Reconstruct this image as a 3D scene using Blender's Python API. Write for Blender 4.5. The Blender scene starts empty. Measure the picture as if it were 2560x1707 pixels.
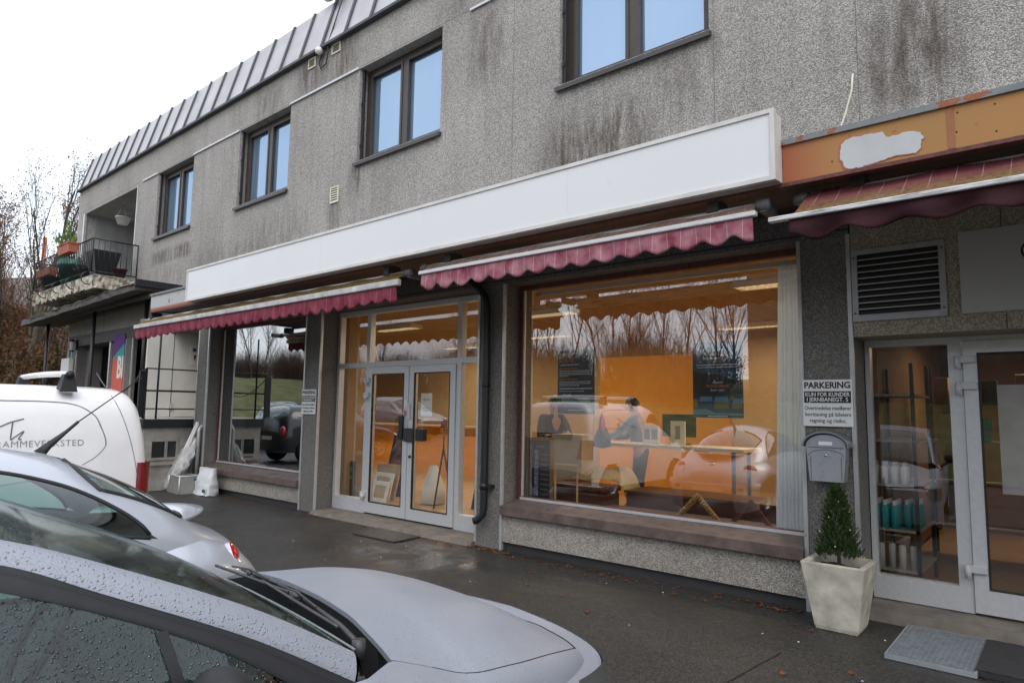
import bpy, bmesh, math, random
from mathutils import Vector, Matrix
random.seed(7)
R = math.radians
S = bpy.context.scene
COL = S.collection

# ------------------------------------------------------------------ camera
CAM = (0.0, -6.3, 1.7325)
cd = bpy.data.cameras.new("camera"); cam = bpy.data.objects.new("camera", cd); COL.objects.link(cam)
cd.sensor_width = 36; cd.lens = 36*1650/2560; cd.clip_start = .05; cd.clip_end = 2000
_y, _p, _r = R(-40.35), R(5.80), R(.877)
_f = Vector((math.sin(_y)*math.cos(_p), math.cos(_y)*math.cos(_p), math.sin(_p)))
_a = Vector((math.cos(_y), -math.sin(_y), 0)); _u = _a.cross(_f)
_rr = math.cos(_r)*_a+math.sin(_r)*_u; _uu = -math.sin(_r)*_a+math.cos(_r)*_u
_m = Matrix((_rr, _uu, -_f)).transposed().to_4x4(); _m.translation = CAM
cam.matrix_world = _m
S.camera = cam
S.view_settings.view_transform = 'Standard'; S.view_settings.look = 'None'
S.view_settings.exposure = 0.32; S.view_settings.gamma = 1

# ------------------------------------------------------------------ world (overcast)
SUN_EL, SUN_ROT = R(52), R(138)
w = bpy.data.worlds.new("World"); S.world = w; w.use_nodes = True
nt = w.node_tree; nt.nodes.clear()
sky = nt.nodes.new('ShaderNodeTexSky'); sky.sky_type = 'NISHITA'; sky.sun_disc = False
sky.sun_elevation = SUN_EL; sky.sun_rotation = SUN_ROT; sky.dust_density = 4; sky.air_density = 1.0; sky.ozone_density = 1
bg1 = nt.nodes.new('ShaderNodeBackground'); bg1.inputs[1].default_value = .06
bg2 = nt.nodes.new('ShaderNodeBackground'); bg2.inputs[1].default_value = 1.0
tc = nt.nodes.new('ShaderNodeTexCoord'); no = nt.nodes.new('ShaderNodeTexNoise'); no.inputs['Scale'].default_value = 2.2; no.inputs['Detail'].default_value = 5
cr = nt.nodes.new('ShaderNodeValToRGB')
cr.color_ramp.elements[0].position = .3; cr.color_ramp.elements[0].color = (.80, .86, .96, 1)
cr.color_ramp.elements[1].position = .7; cr.color_ramp.elements[1].color = (.98, 1.02, 1.08, 1)
ad = nt.nodes.new('ShaderNodeAddShader'); ow = nt.nodes.new('ShaderNodeOutputWorld')
nt.links.new(sky.outputs[0], bg1.inputs[0]); nt.links.new(tc.outputs['Generated'], no.inputs['Vector'])
nt.links.new(no.outputs[0], cr.inputs[0]); nt.links.new(cr.outputs[0], bg2.inputs[0])
nt.links.new(bg1.outputs[0], ad.inputs[0]); nt.links.new(bg2.outputs[0], ad.inputs[1]); nt.links.new(ad.outputs[0], ow.inputs[0])
sd = bpy.data.lights.new("sun", 'SUN'); sd.energy = .7; sd.angle = R(30); sd.color = (1, .985, .97)
so = bpy.data.objects.new("sun", sd); COL.objects.link(so)
so.rotation_euler = (R(90)-SUN_EL, 0, R(180)-SUN_ROT)

# ------------------------------------------------------------------ material helpers
class NT:
    def __init__(s, name):
        s.m = bpy.data.materials.new(name); s.m.use_nodes = True; s.t = s.m.node_tree; s.t.nodes.clear()
        s.out = s.n('ShaderNodeOutputMaterial'); s._co = None
    def n(s, typ, **k):
        x = s.t.nodes.new(typ)
        for a, v in k.items(): setattr(x, a, v)
        return x
    def l(s, a, b): s.t.links.new(a, b)
    def co(s):
        if s._co is None: s._co = s.n('ShaderNodeTexCoord').outputs['Object']
        return s._co
    def mapping(s, scale=(1, 1, 1), loc=(0, 0, 0)):
        mp = s.n('ShaderNodeMapping'); mp.inputs['Scale'].default_value = scale; mp.inputs['Location'].default_value = loc
        s.l(s.co(), mp.inputs[0]); return mp.outputs[0]
    def noise(s, scale, detail=4, vec=None, rough=.55):
        x = s.n('ShaderNodeTexNoise'); x.inputs['Scale'].default_value = scale; x.inputs['Detail'].default_value = detail
        x.inputs['Roughness'].default_value = rough
        s.l(vec if vec is not None else s.co(), x.inputs['Vector']); return x.outputs[0]
    def voro(s, scale, feature='F1', out=0, vec=None):
        x = s.n('ShaderNodeTexVoronoi'); x.feature = feature; x.inputs['Scale'].default_value = scale
        s.l(vec if vec is not None else s.co(), x.inputs['Vector']); return x.outputs[out]
    def ramp(s, fac, stops):
        x = s.n('ShaderNodeValToRGB'); e = x.color_ramp.elements
        while len(e) < len(stops): e.new(.5)
        for i, (p, c) in enumerate(stops):
            e[i].position = p
            e[i].color = (c, c, c, 1) if isinstance(c, (int, float)) else (*c, 1)
        s.l(fac, x.inputs[0]); return x.outputs[0]
    def mix(s, fac, a, b, mode='MIX'):
        x = s.n('ShaderNodeMix'); x.data_type = 'RGBA'; x.blend_type = mode
        if isinstance(fac, (int, float)): x.inputs[0].default_value = fac
        else: s.l(fac, x.inputs[0])
        for i, v in ((6, a), (7, b)):
            if isinstance(v, tuple): x.inputs[i].default_value = (*v, 1)
            else: s.l(v, x.inputs[i])
        return x.outputs[2]
    def math(s, op, a, b=None, c=None, clamp=False):
        x = s.n('ShaderNodeMath'); x.operation = op; x.use_clamp = clamp
        for i, v in enumerate((a, b, c)):
            if v is None: continue
            if isinstance(v, (int, float)): x.inputs[i].default_value = v
            else: s.l(v, x.inputs[i])
        return x.outputs[0]
    def xyz(s):
        x = s.n('ShaderNodeSeparateXYZ'); s.l(s.co(), x.inputs[0]); return x.outputs
    def band(s, v, a, b, soft):
        """1 between a and b with soft edges"""
        o = []
        for lo, hi in ((a-soft, a+soft), (b+soft, b-soft)):
            x = s.n('ShaderNodeMapRange'); x.interpolation_type = 'SMOOTHSTEP'
            x.inputs[1].default_value = lo; x.inputs[2].default_value = hi; s.l(v, x.inputs[0])
            if lo > hi:
                x.inputs[1].default_value = hi; x.inputs[2].default_value = lo; x.inputs[3].default_value = 1; x.inputs[4].default_value = 0
            o.append(x.outputs[0])
        return s.math('MULTIPLY', o[0], o[1])
    def bump(s, h, strength=.3, dist=.01):
        x = s.n('ShaderNodeBump'); x.inputs['Strength'].default_value = strength; x.inputs['Distance'].default_value = dist
        s.l(h, x.inputs['Height']); return x.outputs[0]
    def pbr(s, col, rough=.6, metal=0.0, normal=None, coat=0, spec=.5, emis=None, estr=0):
        p = s.n('ShaderNodeBsdfPrincipled')
        for k, v in (('Base Color', col), ('Roughness', rough), ('Metallic', metal)):
            if isinstance(v, tuple): p.inputs[k].default_value = (*v, 1)
            elif isinstance(v, (int, float)): p.inputs[k].default_value = v
            else: s.l(v, p.inputs[k])
        p.inputs['Specular IOR Level'].default_value = spec
        if coat: p.inputs['Coat Weight'].default_value = coat; p.inputs['Coat Roughness'].default_value = .04
        if normal is not None: s.l(normal, p.inputs['Normal'])
        if emis: p.inputs['Emission Color'].default_value = (*emis, 1); p.inputs['Emission Strength'].default_value = estr
        return p.outputs[0]
    def done(s, sh): s.l(sh, s.out.inputs[0]); return s.m

def plain(name, c, rough=.6, metal=0.0, var=.12, scale=6, bump=0, bscale=60, coat=0, spec=.5):
    t = NT(name)
    n = t.noise(scale, 5)
    lo = tuple(max(0, x*(1-var)) for x in c); hi = tuple(min(1, x*(1+var)) for x in c)
    col = t.ramp(n, [(.3, lo), (.7, hi)])
    nm = t.bump(t.noise(bscale, 3), bump, .004) if bump else None
    rr = t.ramp(t.noise(scale*2.3, 3), [(.3, max(0, rough-.08)), (.7, min(1, rough+.08))])
    return t.done(t.pbr(col, rr, metal, nm, coat, spec))

def emit(name, c, strength):
    t = NT(name); e = t.n('ShaderNodeEmission'); e.inputs[0].default_value = (*c, 1); e.inputs[1].default_value = strength
    return t.done(e.outputs[0])

def glass(name, refl=.10, tint=(.96, .97, .96), gcol=(1, 1, 1), rough=0.0, drops=False, power=2.2, dscale=72, dstr=.8):
    """thin pane: see-through plus a mirror reflection that grows at a slant"""
    t = NT(name)
    tr = t.n('ShaderNodeBsdfTransparent'); tr.inputs[0].default_value = (*tint, 1)
    gl = t.n('ShaderNodeBsdfGlossy'); gl.inputs[0].default_value = (*gcol, 1); gl.inputs['Roughness'].default_value = rough
    lw = t.n('ShaderNodeLayerWeight'); lw.inputs[0].default_value = .5
    f = t.math('POWER', lw.outputs['Facing'], power)
    f = t.math('MULTIPLY_ADD', f, 1-refl, refl, clamp=True)
    if drops:
        d = drop_height(t, dscale)
        b = t.bump(d, dstr, .006); t.l(b, gl.inputs['Normal'])
        f = t.math('MAXIMUM', f, t.math('MULTIPLY', d, .16))
    mx = t.n('ShaderNodeMixShader'); t.l(f, mx.inputs[0]); t.l(tr.outputs[0], mx.inputs[1]); t.l(gl.outputs[0], mx.inputs[2])
    return t.done(mx.outputs[0])

def drop_height(t, scale=72):
    v1 = t.voro(scale); v2 = t.voro(scale*2.1)
    c1 = t.voro(scale, out=1); sep = t.n('ShaderNodeSeparateColor'); t.l(c1, sep.inputs[0])
    keep = t.math('GREATER_THAN', sep.outputs[0], .30)
    a = t.math('MULTIPLY', t.ramp(v1, [(.1, 1.0), (.34, 0.0)]), keep)
    b = t.math('MULTIPLY', t.ramp(v2, [(.1, .5), (.3, 0.0)]), .8)
    return t.math('MAXIMUM', a, b)

def paint(name, c, metal=.35, rough=.32, drops=True, dscale=55, spec=.5, coat=.7):
    t = NT(name)
    n = t.noise(3, 4)
    col = t.ramp(n, [(.3, tuple(x*.95 for x in c)), (.7, tuple(min(1, x*1.04) for x in c))])
    nm = None
    if drops:
        nm = t.bump(drop_height(t, dscale), .7, .005)
    return t.done(t.pbr(col, rough, metal, nm, coat=coat, spec=spec))

def aggregate(name, light=(.44, .42, .395), dark=(.10, .094, .09), scale=120, stains=(), bright=1.0, streaks=.55, joints=True, bumpd=.012, lich=0):
    """exposed pebble concrete with rain streaks"""
    t = NT(name)
    v = t.voro(scale, out=1); sp = t.n('ShaderNodeSeparateColor'); t.l(v, sp.inputs[0])
    d = t.voro(scale)
    g = t.noise(scale*.55, 3, rough=.7)
    f = t.math('ADD', t.math('MULTIPLY', sp.outputs[0], .62), t.math('MULTIPLY', g, .55))
    mid = tuple((a+b)*.5*bright for a, b in zip(light, dark))
    col = t.ramp(f, [(.22, tuple(x*bright for x in dark)), (.55, mid), (.92, tuple(x*bright for x in light))])
    mort = t.ramp(d, [(.35, 1.0), (.62, .55)])
    col = t.mix(.8, col, mort, 'MULTIPLY')
    big = t.ramp(t.noise(.55, 4), [(.3, .82), (.7, 1.08)])
    col = t.mix(1.0, col, big, 'MULTIPLY')
    st = t.noise(1.0, 5, t.mapping((5.5, 5.5, .33)), rough=.6)
    sm = t.ramp(st, [(.50, 0.0), (.72, 1.0)])
    col = t.mix(t.math('MULTIPLY', sm, streaks), col, (.13, .115, .105), 'MIX') if streaks else col
    x, y, z = t.xyz()
    if stains:
        fine = t.ramp(t.noise(1.0, 5, t.mapping((9, 9, 1.6)), rough=.72), [(.36, 0.0), (.62, 1.0)])
        acc = None
        for (x0, x1, z0, z1, sx, sz, k) in stains:
            m = t.math('MULTIPLY', t.math('MULTIPLY', t.band(x, x0, x1, sx), t.band(z, z0, z1, sz)), k)
            acc = m if acc is None else t.math('MAXIMUM', acc, m)
        col = t.mix(t.math('MULTIPLY', t.math('MULTIPLY', acc, .9), fine), col, (.080, .060, .046))
    if lich:
        lm = t.math('MULTIPLY', t.ramp(t.noise(9, 6, rough=.7), [(.5, 0.0), (.66, 1.0)]), lich)
        col = t.mix(lm, col, (.16, .13, .06))
    h = t.math('ADD', t.math('MULTIPLY', d, -1.0), g)
    nm = t.bump(h, .75, bumpd)
    return t.done(t.pbr(col, .9, 0, nm, spec=.2))

def planks(name, c1, c2, axis=1, width=.11):
    t = NT(name); x = t.xyz()[axis]
    fr = t.math('FRACT', t.math('DIVIDE', x, width))
    gap = t.ramp(fr, [(.0, 0.0), (.06, 1.0), (.94, 1.0), (1.0, 0.0)])
    sc = [40, 40, 40]; sc[0 if axis != 0 else 1] = 1.5
    gr = t.noise(1, 5, t.mapping(tuple(sc)))
    idx = t.math('FLOOR', t.math('DIVIDE', x, width))
    wn = t.n('ShaderNodeTexWhiteNoise'); wn.noise_dimensions = '1D'; t.l(idx, wn.inputs['W'])
    f = t.math('ADD', t.math('MULTIPLY', gr, .6), t.math('MULTIPLY', wn.outputs[0], .4))
    col = t.ramp(f, [(.25, c1), (.75, c2)])
    col = t.mix(1.0, col, t.ramp(gap, [(0, .12), (1, 1.0)]), 'MULTIPLY')
    return t.done(t.pbr(col, .6, 0, t.bump(gap, .6, .006)))

def awning_cloth(name, c, faded, moss, moss_amt, period=.13, line=(.75, .60, .62), linew=.045, z_moss=None, blotch=.6, lk=.5):
    t = NT(name); x, y, z = t.xyz()
    n = t.noise(7, 5); col = t.ramp(n, [(.32, c), (.72, tuple(a*(1-blotch)+b*blotch for a, b in zip(c, faded)))])
    fr = t.math('FRACT', t.math('DIVIDE', x, period))
    ln = t.math('LESS_THAN', fr, linew)
    col = t.mix(t.math('MULTIPLY', ln, lk), col, line)
    if moss_amt:
        mm = t.noise(1, 6, t.mapping((14, 30, 30)), rough=.8)
        k = t.ramp(mm, [(.62-.35*moss_amt, 0.0), (.74-.3*moss_amt, 1.0)])
        if z_moss is not None:
            zz = t.n('ShaderNodeMapRange'); zz.inputs[1].default_value = z_moss[0]; zz.inputs[2].default_value = z_moss[1]
            zz.inputs[3].default_value = 1; zz.inputs[4].default_value = 0; t.l(z, zz.inputs[0])
            k = t.math('MULTIPLY', k, zz.outputs[0])
        mc = t.ramp(t.noise(24, 5, rough=.75), [(.36, tuple(a*.25 for a in moss)), (.52, moss), (.75, tuple(min(1, a*1.25) for a in moss))])
        col = t.mix(k, col, mc)
    nm = t.bump(t.noise(18, 4), .25, .02)
    d = t.n('ShaderNodeBsdfTranslucent'); t.l(col, d.inputs[0])
    mx = t.n('ShaderNodeMixShader'); mx.inputs[0].default_value = .22
    t.l(t.pbr(col, .8, 0, nm, spec=.25), mx.inputs[1]); t.l(d.outputs[0], mx.inputs[2])
    return t.done(mx.outputs[0])

# ------------------------------------------------------------------ mesh helpers
class MB:
    """collects shapes (world coordinates), links them as ONE mesh object"""
    def __init__(s): s.v = []; s.f = []; s.sm = []; s.mi = []
    def add(s, vs, fs, smooth=False, mi=0):
        o = len(s.v); s.v += [tuple(v) for v in vs]
        for f in fs: s.f.append([o+i for i in f]); s.sm.append(smooth); s.mi.append(mi)
        return s
    def box(s, x0, x1, y0, y1, z0, z1, mi=0, bevel=0):
        if x0 > x1: x0, x1 = x1, x0
        if y0 > y1: y0, y1 = y1, y0
        if z0 > z1: z0, z1 = z1, z0
        if bevel:
            bm = bmesh.new(); bmesh.ops.create_cube(bm, size=1)
            for v in bm.verts: v.co = Vector(((x0+x1)/2+v.co.x*(x1-x0), (y0+y1)/2+v.co.y*(y1-y0), (z0+z1)/2+v.co.z*(z1-z0)))
            bmesh.ops.bevel(bm, geom=bm.edges[:], offset=bevel, segments=2, affect='EDGES', profile=.5)
            bm.verts.index_update()
            s.add([v.co[:] for v in bm.verts], [[v.index for v in f.verts] for f in bm.faces], False, mi); bm.free(); return s
        vs = [(x, y, z) for z in (z0, z1) for y in (y0, y1) for x in (x0, x1)]
        return s.add(vs, [(0, 2, 3, 1), (4, 5, 7, 6), (0, 1, 5, 4), (2, 6, 7, 3), (0, 4, 6, 2), (1, 3, 7, 5)], False, mi)
    def quad(s, *p, mi=0): return s.add(p, [range(len(p))], False, mi)
    def cyl(s, p0, p1, r0, r1=None, n=12, caps=True, mi=0):
        r1 = r0 if r1 is None else r1
        return s.tube([p0, p1], [r0, r1], n, caps, mi)
    def tube(s, path, r, n=10, caps=True, mi=0):
        path = [Vector(p) for p in path]
        rs = r if isinstance(r, (list, tuple)) else [r]*len(path)
        rings = []; up = None
        for i, p in enumerate(path):
            d = (path[min(i+1, len(path)-1)]-path[max(i-1, 0)])
            if d.length < 1e-9: d = Vector((0, 0, 1))
            d.normalize()
            if up is None:
                up = Vector((0, 0, 1)) if abs(d.z) < .9 else Vector((1, 0, 0))
            a = d.cross(up)
            if a.length < 1e-6: a = d.orthogonal()
            a.normalize(); b = a.cross(d); up = b
            rings.append([p+rs[i]*(math.cos(2*math.pi*k/n)*a+math.sin(2*math.pi*k/n)*b) for k in range(n)])
        o = [v for ring in rings for v in ring]
        fs = []
        for i in range(len(path)-1):
            for k in range(n):
                fs.append((i*n+k, i*n+(k+1) % n, (i+1)*n+(k+1) % n, (i+1)*n+k))
        if caps: fs.append(list(range(n))[::-1]); fs.append([(len(path)-1)*n+k for k in range(n)])
        return s.add(o, fs, True, mi)
    def grid(s, rows, smooth=True, close=False, mi=0):
        n = len(rows[0]); vs = [p for r in rows for p in r]; fs = []
        for i in range(len(rows)-1):
            for k in range(n if close else n-1):
                fs.append((i*n+k, i*n+(k+1) % n, (i+1)*n+(k+1) % n, (i+1)*n+k))
        return s.add(vs, fs, smooth, mi)
    def prism(s, pts, vec, mi=0):
        """closed outline swept along vec"""
        n = len(pts); a = [Vector(p) for p in pts]; b = [p+Vector(vec) for p in a]
        return s.add(a+b, [list(range(n))[::-1], list(range(n, 2*n))]+[(i, (i+1) % n, n+(i+1) % n, n+i) for i in range(n)], False, mi)
    def lathe(s, prof, c, n=20, mi=0):
        rows = [[(c[0]+r*math.cos(2*math.pi*k/n), c[1]+r*math.sin(2*math.pi*k/n), c[2]+z) for k in range(n)] for r, z in prof]
        return s.grid(rows, True, True, mi)
    def ball(s, c, rx, ry=None, rz=None, n=12, m=8, mi=0):
        ry = rx if ry is None else ry; rz = rx if rz is None else rz
        rows = [[(c[0]+rx*max(.001, math.sin(math.pi*j/m))*math.cos(2*math.pi*k/n), c[1]+ry*max(.001, math.sin(math.pi*j/m))*math.sin(2*math.pi*k/n), c[2]-rz*math.cos(math.pi*j/m)) for k in range(n)] for j in range(m+1)]
        return s.grid(rows, True, True, mi)
    def xf(s, M):
        s.v = [tuple(M @ Vector(v)) for v in s.v]; return s
    def build(s, name, mat, parent=None, thick=0, autosmooth=None, subsurf=0, merge=0):
        me = bpy.data.meshes.new(name)
        off = Vector((0, 0, 0))
        q = parent
        while q is not None: off += q.location; q = q.parent
        me.from_pydata([tuple(Vector(v)-off) for v in s.v], [], s.f)
        me.polygons.foreach_set('use_smooth', s.sm); me.polygons.foreach_set('material_index', s.mi)
        for m in (mat if isinstance(mat, (list, tuple)) else [mat]): me.materials.append(m)
        if merge or any(s.sm):
            bm = bmesh.new(); bm.from_mesh(me)
            if merge: bmesh.ops.remove_doubles(bm, verts=bm.verts, dist=merge)
            bmesh.ops.recalc_face_normals(bm, faces=bm.faces); bm.to_mesh(me); bm.free()
        me.update()
        o = bpy.data.objects.new(name, me); COL.objects.link(o)
        if parent is not None: o.parent = parent
        if subsurf:
            md = o.modifiers.new('sub', 'SUBSURF'); md.levels = subsurf; md.render_levels = subsurf
        if thick:
            md = o.modifiers.new('solid', 'SOLIDIFY'); md.thickness = thick; md.offset = -1
        return o

def tag(o, label=None, cat=None, group=None, kind=None):
    if label: o['label'] = label
    if cat: o['category'] = cat
    if group: o['group'] = group
    if kind: o['kind'] = kind
    return o
def thing(name, label, cat, loc=(0, 0, 0), group=None):
    o = bpy.data.objects.new(name, None); COL.objects.link(o); o.location = loc; o.empty_display_size = .2
    return tag(o, label, cat, group)
def kids(o): return [c for c in bpy.data.objects if c.parent == o]
def copy_tree(o, parent=None):
    c = o.copy(); COL.objects.link(c); c.parent = parent
    for ch in kids(o): copy_tree(ch, c)
    return c
def text_mb(txt, size, origin, right, up, depth=.002, bold=0.0, align='CENTER', spacing=1.0, width=None, shear=0):
    """lettering as a mesh; origin = baseline point, right/up = unit vectors"""
    cu = bpy.data.curves.new('t', 'FONT'); cu.body = txt; cu.size = size; cu.align_x = align; cu.extrude = depth/2; cu.offset = bold*size
    cu.space_character = spacing; cu.shear = shear; cu.resolution_u = 3
    ob = bpy.data.objects.new('t', cu); COL.objects.link(ob)
    dg = bpy.context.evaluated_depsgraph_get(); me = bpy.data.meshes.new_from_object(ob.evaluated_get(dg))
    xs = [v.co.x for v in me.vertices]; k = 1.0
    if width and xs: k = width/(max(xs)-min(xs))
    r = Vector(right); u = Vector(up); nn = r.cross(u); o = Vector(origin)
    mb = MB(); mb.add([tuple(o+r*(v.co.x*k)+u*v.co.y+nn*v.co.z) for v in me.vertices], [list(p.vertices) for p in me.polygons])
    bpy.data.objects.remove(ob); bpy.data.curves.remove(cu); bpy.data.meshes.remove(me)
    return mb
def merge_mb(*mbs):
    r = MB()
    for m in mbs:
        o = len(r.v); r.v += m.v; r.f += [[o+i for i in f] for f in m.f]; r.sm += m.sm; r.mi += m.mi
    return r
def cr_spline(pts, n):
    """Catmull-Rom through pts, n samples, roughly even by parameter"""
    P = [Vector(p) for p in pts]; out = []
    m = len(P)-1
    for i in range(n):
        t = i/(n-1)*m; k = min(int(t), m-1); u = t-k
        p0, p1, p2, p3 = P[max(k-1, 0)], P[k], P[k+1], P[min(k+2, m)]
        out.append(.5*((2*p1)+(p2-p0)*u+(2*p0-5*p1+4*p2-p3)*u*u+(3*p1-p0-3*p2+p3)*u**3))
    return out
def lerp(a, b, t): return a+(b-a)*t
def interp(tab, x):
    """monotone cubic through the table"""
    if x <= tab[0][0]: return tab[0][1]
    if x >= tab[-1][0]: return tab[-1][1]
    n = len(tab); d = [(tab[i+1][1]-tab[i][1])/(tab[i+1][0]-tab[i][0]) for i in range(n-1)]
    k = 0
    while x > tab[k+1][0]: k += 1
    def tan(i):
        if i == 0: return d[0]
        if i == n-1: return d[-1]
        a, b = d[i-1], d[i]
        return 0 if a*b <= 0 else 2*a*b/(a+b)
    h = tab[k+1][0]-tab[k][0]; u = (x-tab[k][0])/h; m0, m1 = tan(k)*h, tan(k+1)*h
    return (2*u**3-3*u*u+1)*tab[k][1]+(u**3-2*u*u+u)*m0+(-2*u**3+3*u*u)*tab[k+1][1]+(u**3-u*u)*m1

# ------------------------------------------------------------------ materials
STAINS = [(-4.9, -3.4, 4.25, 5.25, .35, .3, .95), (-3.6, -2.8, 4.9, 5.75, .3, .3, .5), (-1.25, -.55, 4.3, 5.4, .2, .35, .95),
          (-9.6, -8.9, 7.2, 8.1, .25, .35, .9), (-10.6, -9.7, 7.35, 8.1, .15, .3, .85), (-12.2, -11.2, 7.3, 7.9, .2, .2, .6), (-8.95, -8.6, 5.15, 5.75, .12, .25, .9),
          (-9.5, -9.15, 4.7, 5.15, .08, .25, .9), (-16.8, -14.7, 5.0, 5.32, .2, .08, .85), (-14.5, -10.5, 4.45, 5.0, .4, .25, .5), (-6.2, -5.6, 6.2, 7.2, .1, .4, .7),
          (-6.6, -6.3, 7.4, 8.1, .1, .3, .8), (-2.75, -2.6, 5.2, 5.8, .06, .2, .5), (-17, -15, 4.4, 4.9, .5, .3, .4), (-12.3, -10.2, 4.6, 5.3, .3, .3, .4)]
M = {}
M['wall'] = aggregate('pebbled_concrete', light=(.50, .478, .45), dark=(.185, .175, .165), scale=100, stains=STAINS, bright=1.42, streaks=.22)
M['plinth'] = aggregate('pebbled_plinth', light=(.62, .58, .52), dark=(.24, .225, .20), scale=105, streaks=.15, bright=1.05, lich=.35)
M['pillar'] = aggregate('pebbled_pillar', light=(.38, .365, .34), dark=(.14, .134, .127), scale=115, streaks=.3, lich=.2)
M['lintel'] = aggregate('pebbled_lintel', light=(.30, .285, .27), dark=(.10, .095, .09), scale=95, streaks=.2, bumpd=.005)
M['tanlintel'] = aggregate('tan_lintel', light=(.52, .46, .37), dark=(.30, .265, .215), scale=80, streaks=.1, bumpd=.004)
M['loggia'] = plain('loggia_plaster', (.33, .33, .325), .9, var=.2, scale=2, bump=.2)
M['zinc'] = plain('standing_seam_zinc', (.46, .44, .45), .42, .35, var=.12, scale=1.3)
M['seam'] = plain('dark_seam', (.06, .065, .07), .5, .2)
M['brownframe'] = plain('brown_window_frame', (.055, .042, .036), .45, var=.15, scale=9)
M['darkframe'] = plain('dark_sill', (.055, .05, .05), .45)
M['alu'] = plain('brushed_aluminium', (.60, .61, .62), .38, .3, var=.06, scale=30)
M['strip'] = plain('corner_strip', (.55, .55, .55), .35, .5, var=.1, scale=8)
M['sill'] = plain('brown_wood_sill', (.115, .085, .075), .6, var=.35, scale=7, bump=.2)
M['rust'] = plain('rusty_red_trim', (.11, .035, .025), .6, var=.4, scale=20)
M['signwhite'] = plain('white_acrylic', (.71, .715, .725), .35, var=.012, scale=.6)
M['signframe'] = plain('sign_frame', (.62, .60, .57), .5, .2, var=.12, scale=4)
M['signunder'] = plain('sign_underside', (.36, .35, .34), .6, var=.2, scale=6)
M['soffit'] = planks('wood_soffit', (.035, .017, .010), (.10, .048, .025), 1, .085)
M['peelgrey'] = plain('bare_primer', (.47, .49, .50), .55, var=.08, scale=5)
M['flash'] = plain('grey_flashing', (.22, .245, .26), .5, .2, var=.15, scale=4)
M['black'] = plain('black_metal', (.012, .013, .015), .45)
M['rubber'] = plain('black_plastic', (.016, .016, .018), .6, bump=.15)
M['darkvoid'] = plain('dark_void', (.008, .008, .008), .9)
M['white'] = plain('white_enamel', (.72, .72, .69), .45, var=.05)
M['cream'] = plain('cream_plastic', (.66, .63, .52), .5)
M['concrete'] = plain('concrete', (.30, .285, .26), .9, var=.25, scale=5, bump=.3)
M['step'] = plain('worn_step', (.17, .15, .125), .8, var=.3, scale=6, bump=.3)
M['paleconc'] = plain('pale_cast_concrete', (.45, .43, .35), .85, var=.34, scale=6, bump=.35, bscale=90)
M['peelpaint'] = None
M['shopglass'] = glass('shop_glass', .25)
M['doorglass'] = glass('door_glass', .11)
M['darkglass'] = glass('dark_display_glass', .34, tint=(.5, .55, .56))
M['salonglass'] = glass('salon_glass', .15, tint=(.85, .83, .80))
M['carglass'] = glass('car_glass', .055, tint=(.60, .80, .74), drops=True, dscale=100, dstr=.55)
M['wetscreen'] = glass('wet_windscreen', .06, tint=(.30, .38, .36), gcol=(.58, .65, .62), rough=.09, drops=True, power=2.6, dscale=190, dstr=.25)
M['cleancarglass'] = glass('clean_car_glass', .06, tint=(.48, .66, .61))
M['cowl'] = plain('cowl_black', (.006, .006, .0065), .8, spec=.06)
M['dark'] = plain('charcoal', (.03, .03, .032), .6)
M['lead'] = plain('lead_pencil', (.12, .12, .125), .5)
M['lightgrey'] = plain('light_grey', (.5, .5, .5), .6)
M['mailgrey'] = plain('grey_enamel', (.36, .37, .40), .32, .35, var=.04)
M['mailroof'] = plain('grey_enamel_dark', (.24, .25, .27), .35, .35, var=.04)
M['red'] = plain('red_lens', (.45, .01, .012), .12, coat=.6)
M['darkred'] = plain('dark_red_lens', (.20, .012, .014), .15, coat=.6)
M['chrome'] = plain('chrome', (.7, .7, .7), .12, 1)
M['silver'] = paint('wet_silver_paint', (.335, .355, .405), .3, .42, True, 105, coat=.0)
M['silverdry'] = paint('silver_paint', (.50, .53, .585), .35, .3, False)
M['vanwhite'] = paint('white_paint', (.79, .79, .79), 0, .3, False)
M['blackpaint'] = paint('black_paint', (.018, .02, .022), .1, .28, False)
M['bluepaint'] = paint('dark_blue_paint', (.03, .05, .09), .2, .28, False)
M['tyre'] = plain('tyre', (.018, .018, .019), .85)
M['rim'] = plain('alloy_rim', (.42, .43, .45), .35, .7)
M['seat'] = plain('grey_upholstery', (.10, .115, .11), .9, var=.1)
M['lightseat'] = plain('pale_grey_seat', (.30, .36, .34), .9, var=.1)
M['skin'] = plain('skin', (.52, .30, .21), .5, var=.06)
M['hair'] = plain('dark_hair', (.025, .017, .012), .6, var=.3, scale=40)
M['bluewear'] = plain('blue_grey_cloth', (.14, .18, .24), .9, var=.1)
M['darkwear'] = plain('dark_cloth', (.035, .036, .042), .9)
M['jeans'] = plain('dark_trousers', (.05, .055, .07), .9)
M['terracotta'] = plain('terracotta_plastic', (.42, .13, .07), .7)
M['soil'] = plain('soil', (.035, .025, .018), .95, bump=.5)
M['wood'] = plain('pale_wood', (.46, .31, .17), .55, var=.2, scale=12)
M['darkwood'] = plain('dark_red_wood', (.10, .03, .025), .4, var=.25, scale=12)
M['gold'] = plain('gilt', (.36, .25, .09), .4, .5, var=.35, scale=25)
M['paper'] = plain('white_paper', (.74, .74, .72), .8, var=.02)
M['kraft'] = plain('kraft_paper', (.50, .39, .22), .8, var=.08)
M['orangewall'] = plain('orange_panel', (.82, .36, .035), .55, var=.06)
M['yellowwall'] = plain('yellow_wall', (.74, .47, .15), .8, var=.05)
M['tanwall'] = plain('tan_wall', (.40, .285, .155), .8, var=.08)
M['ceil'] = planks('slat_ceiling', (.26, .17, .09), (.34, .235, .13), 0, .14)
M['shopfloor'] = plain('shop_floor', (.42, .28, .14), .35, var=.12, scale=3)
M['blind'] = None
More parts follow.
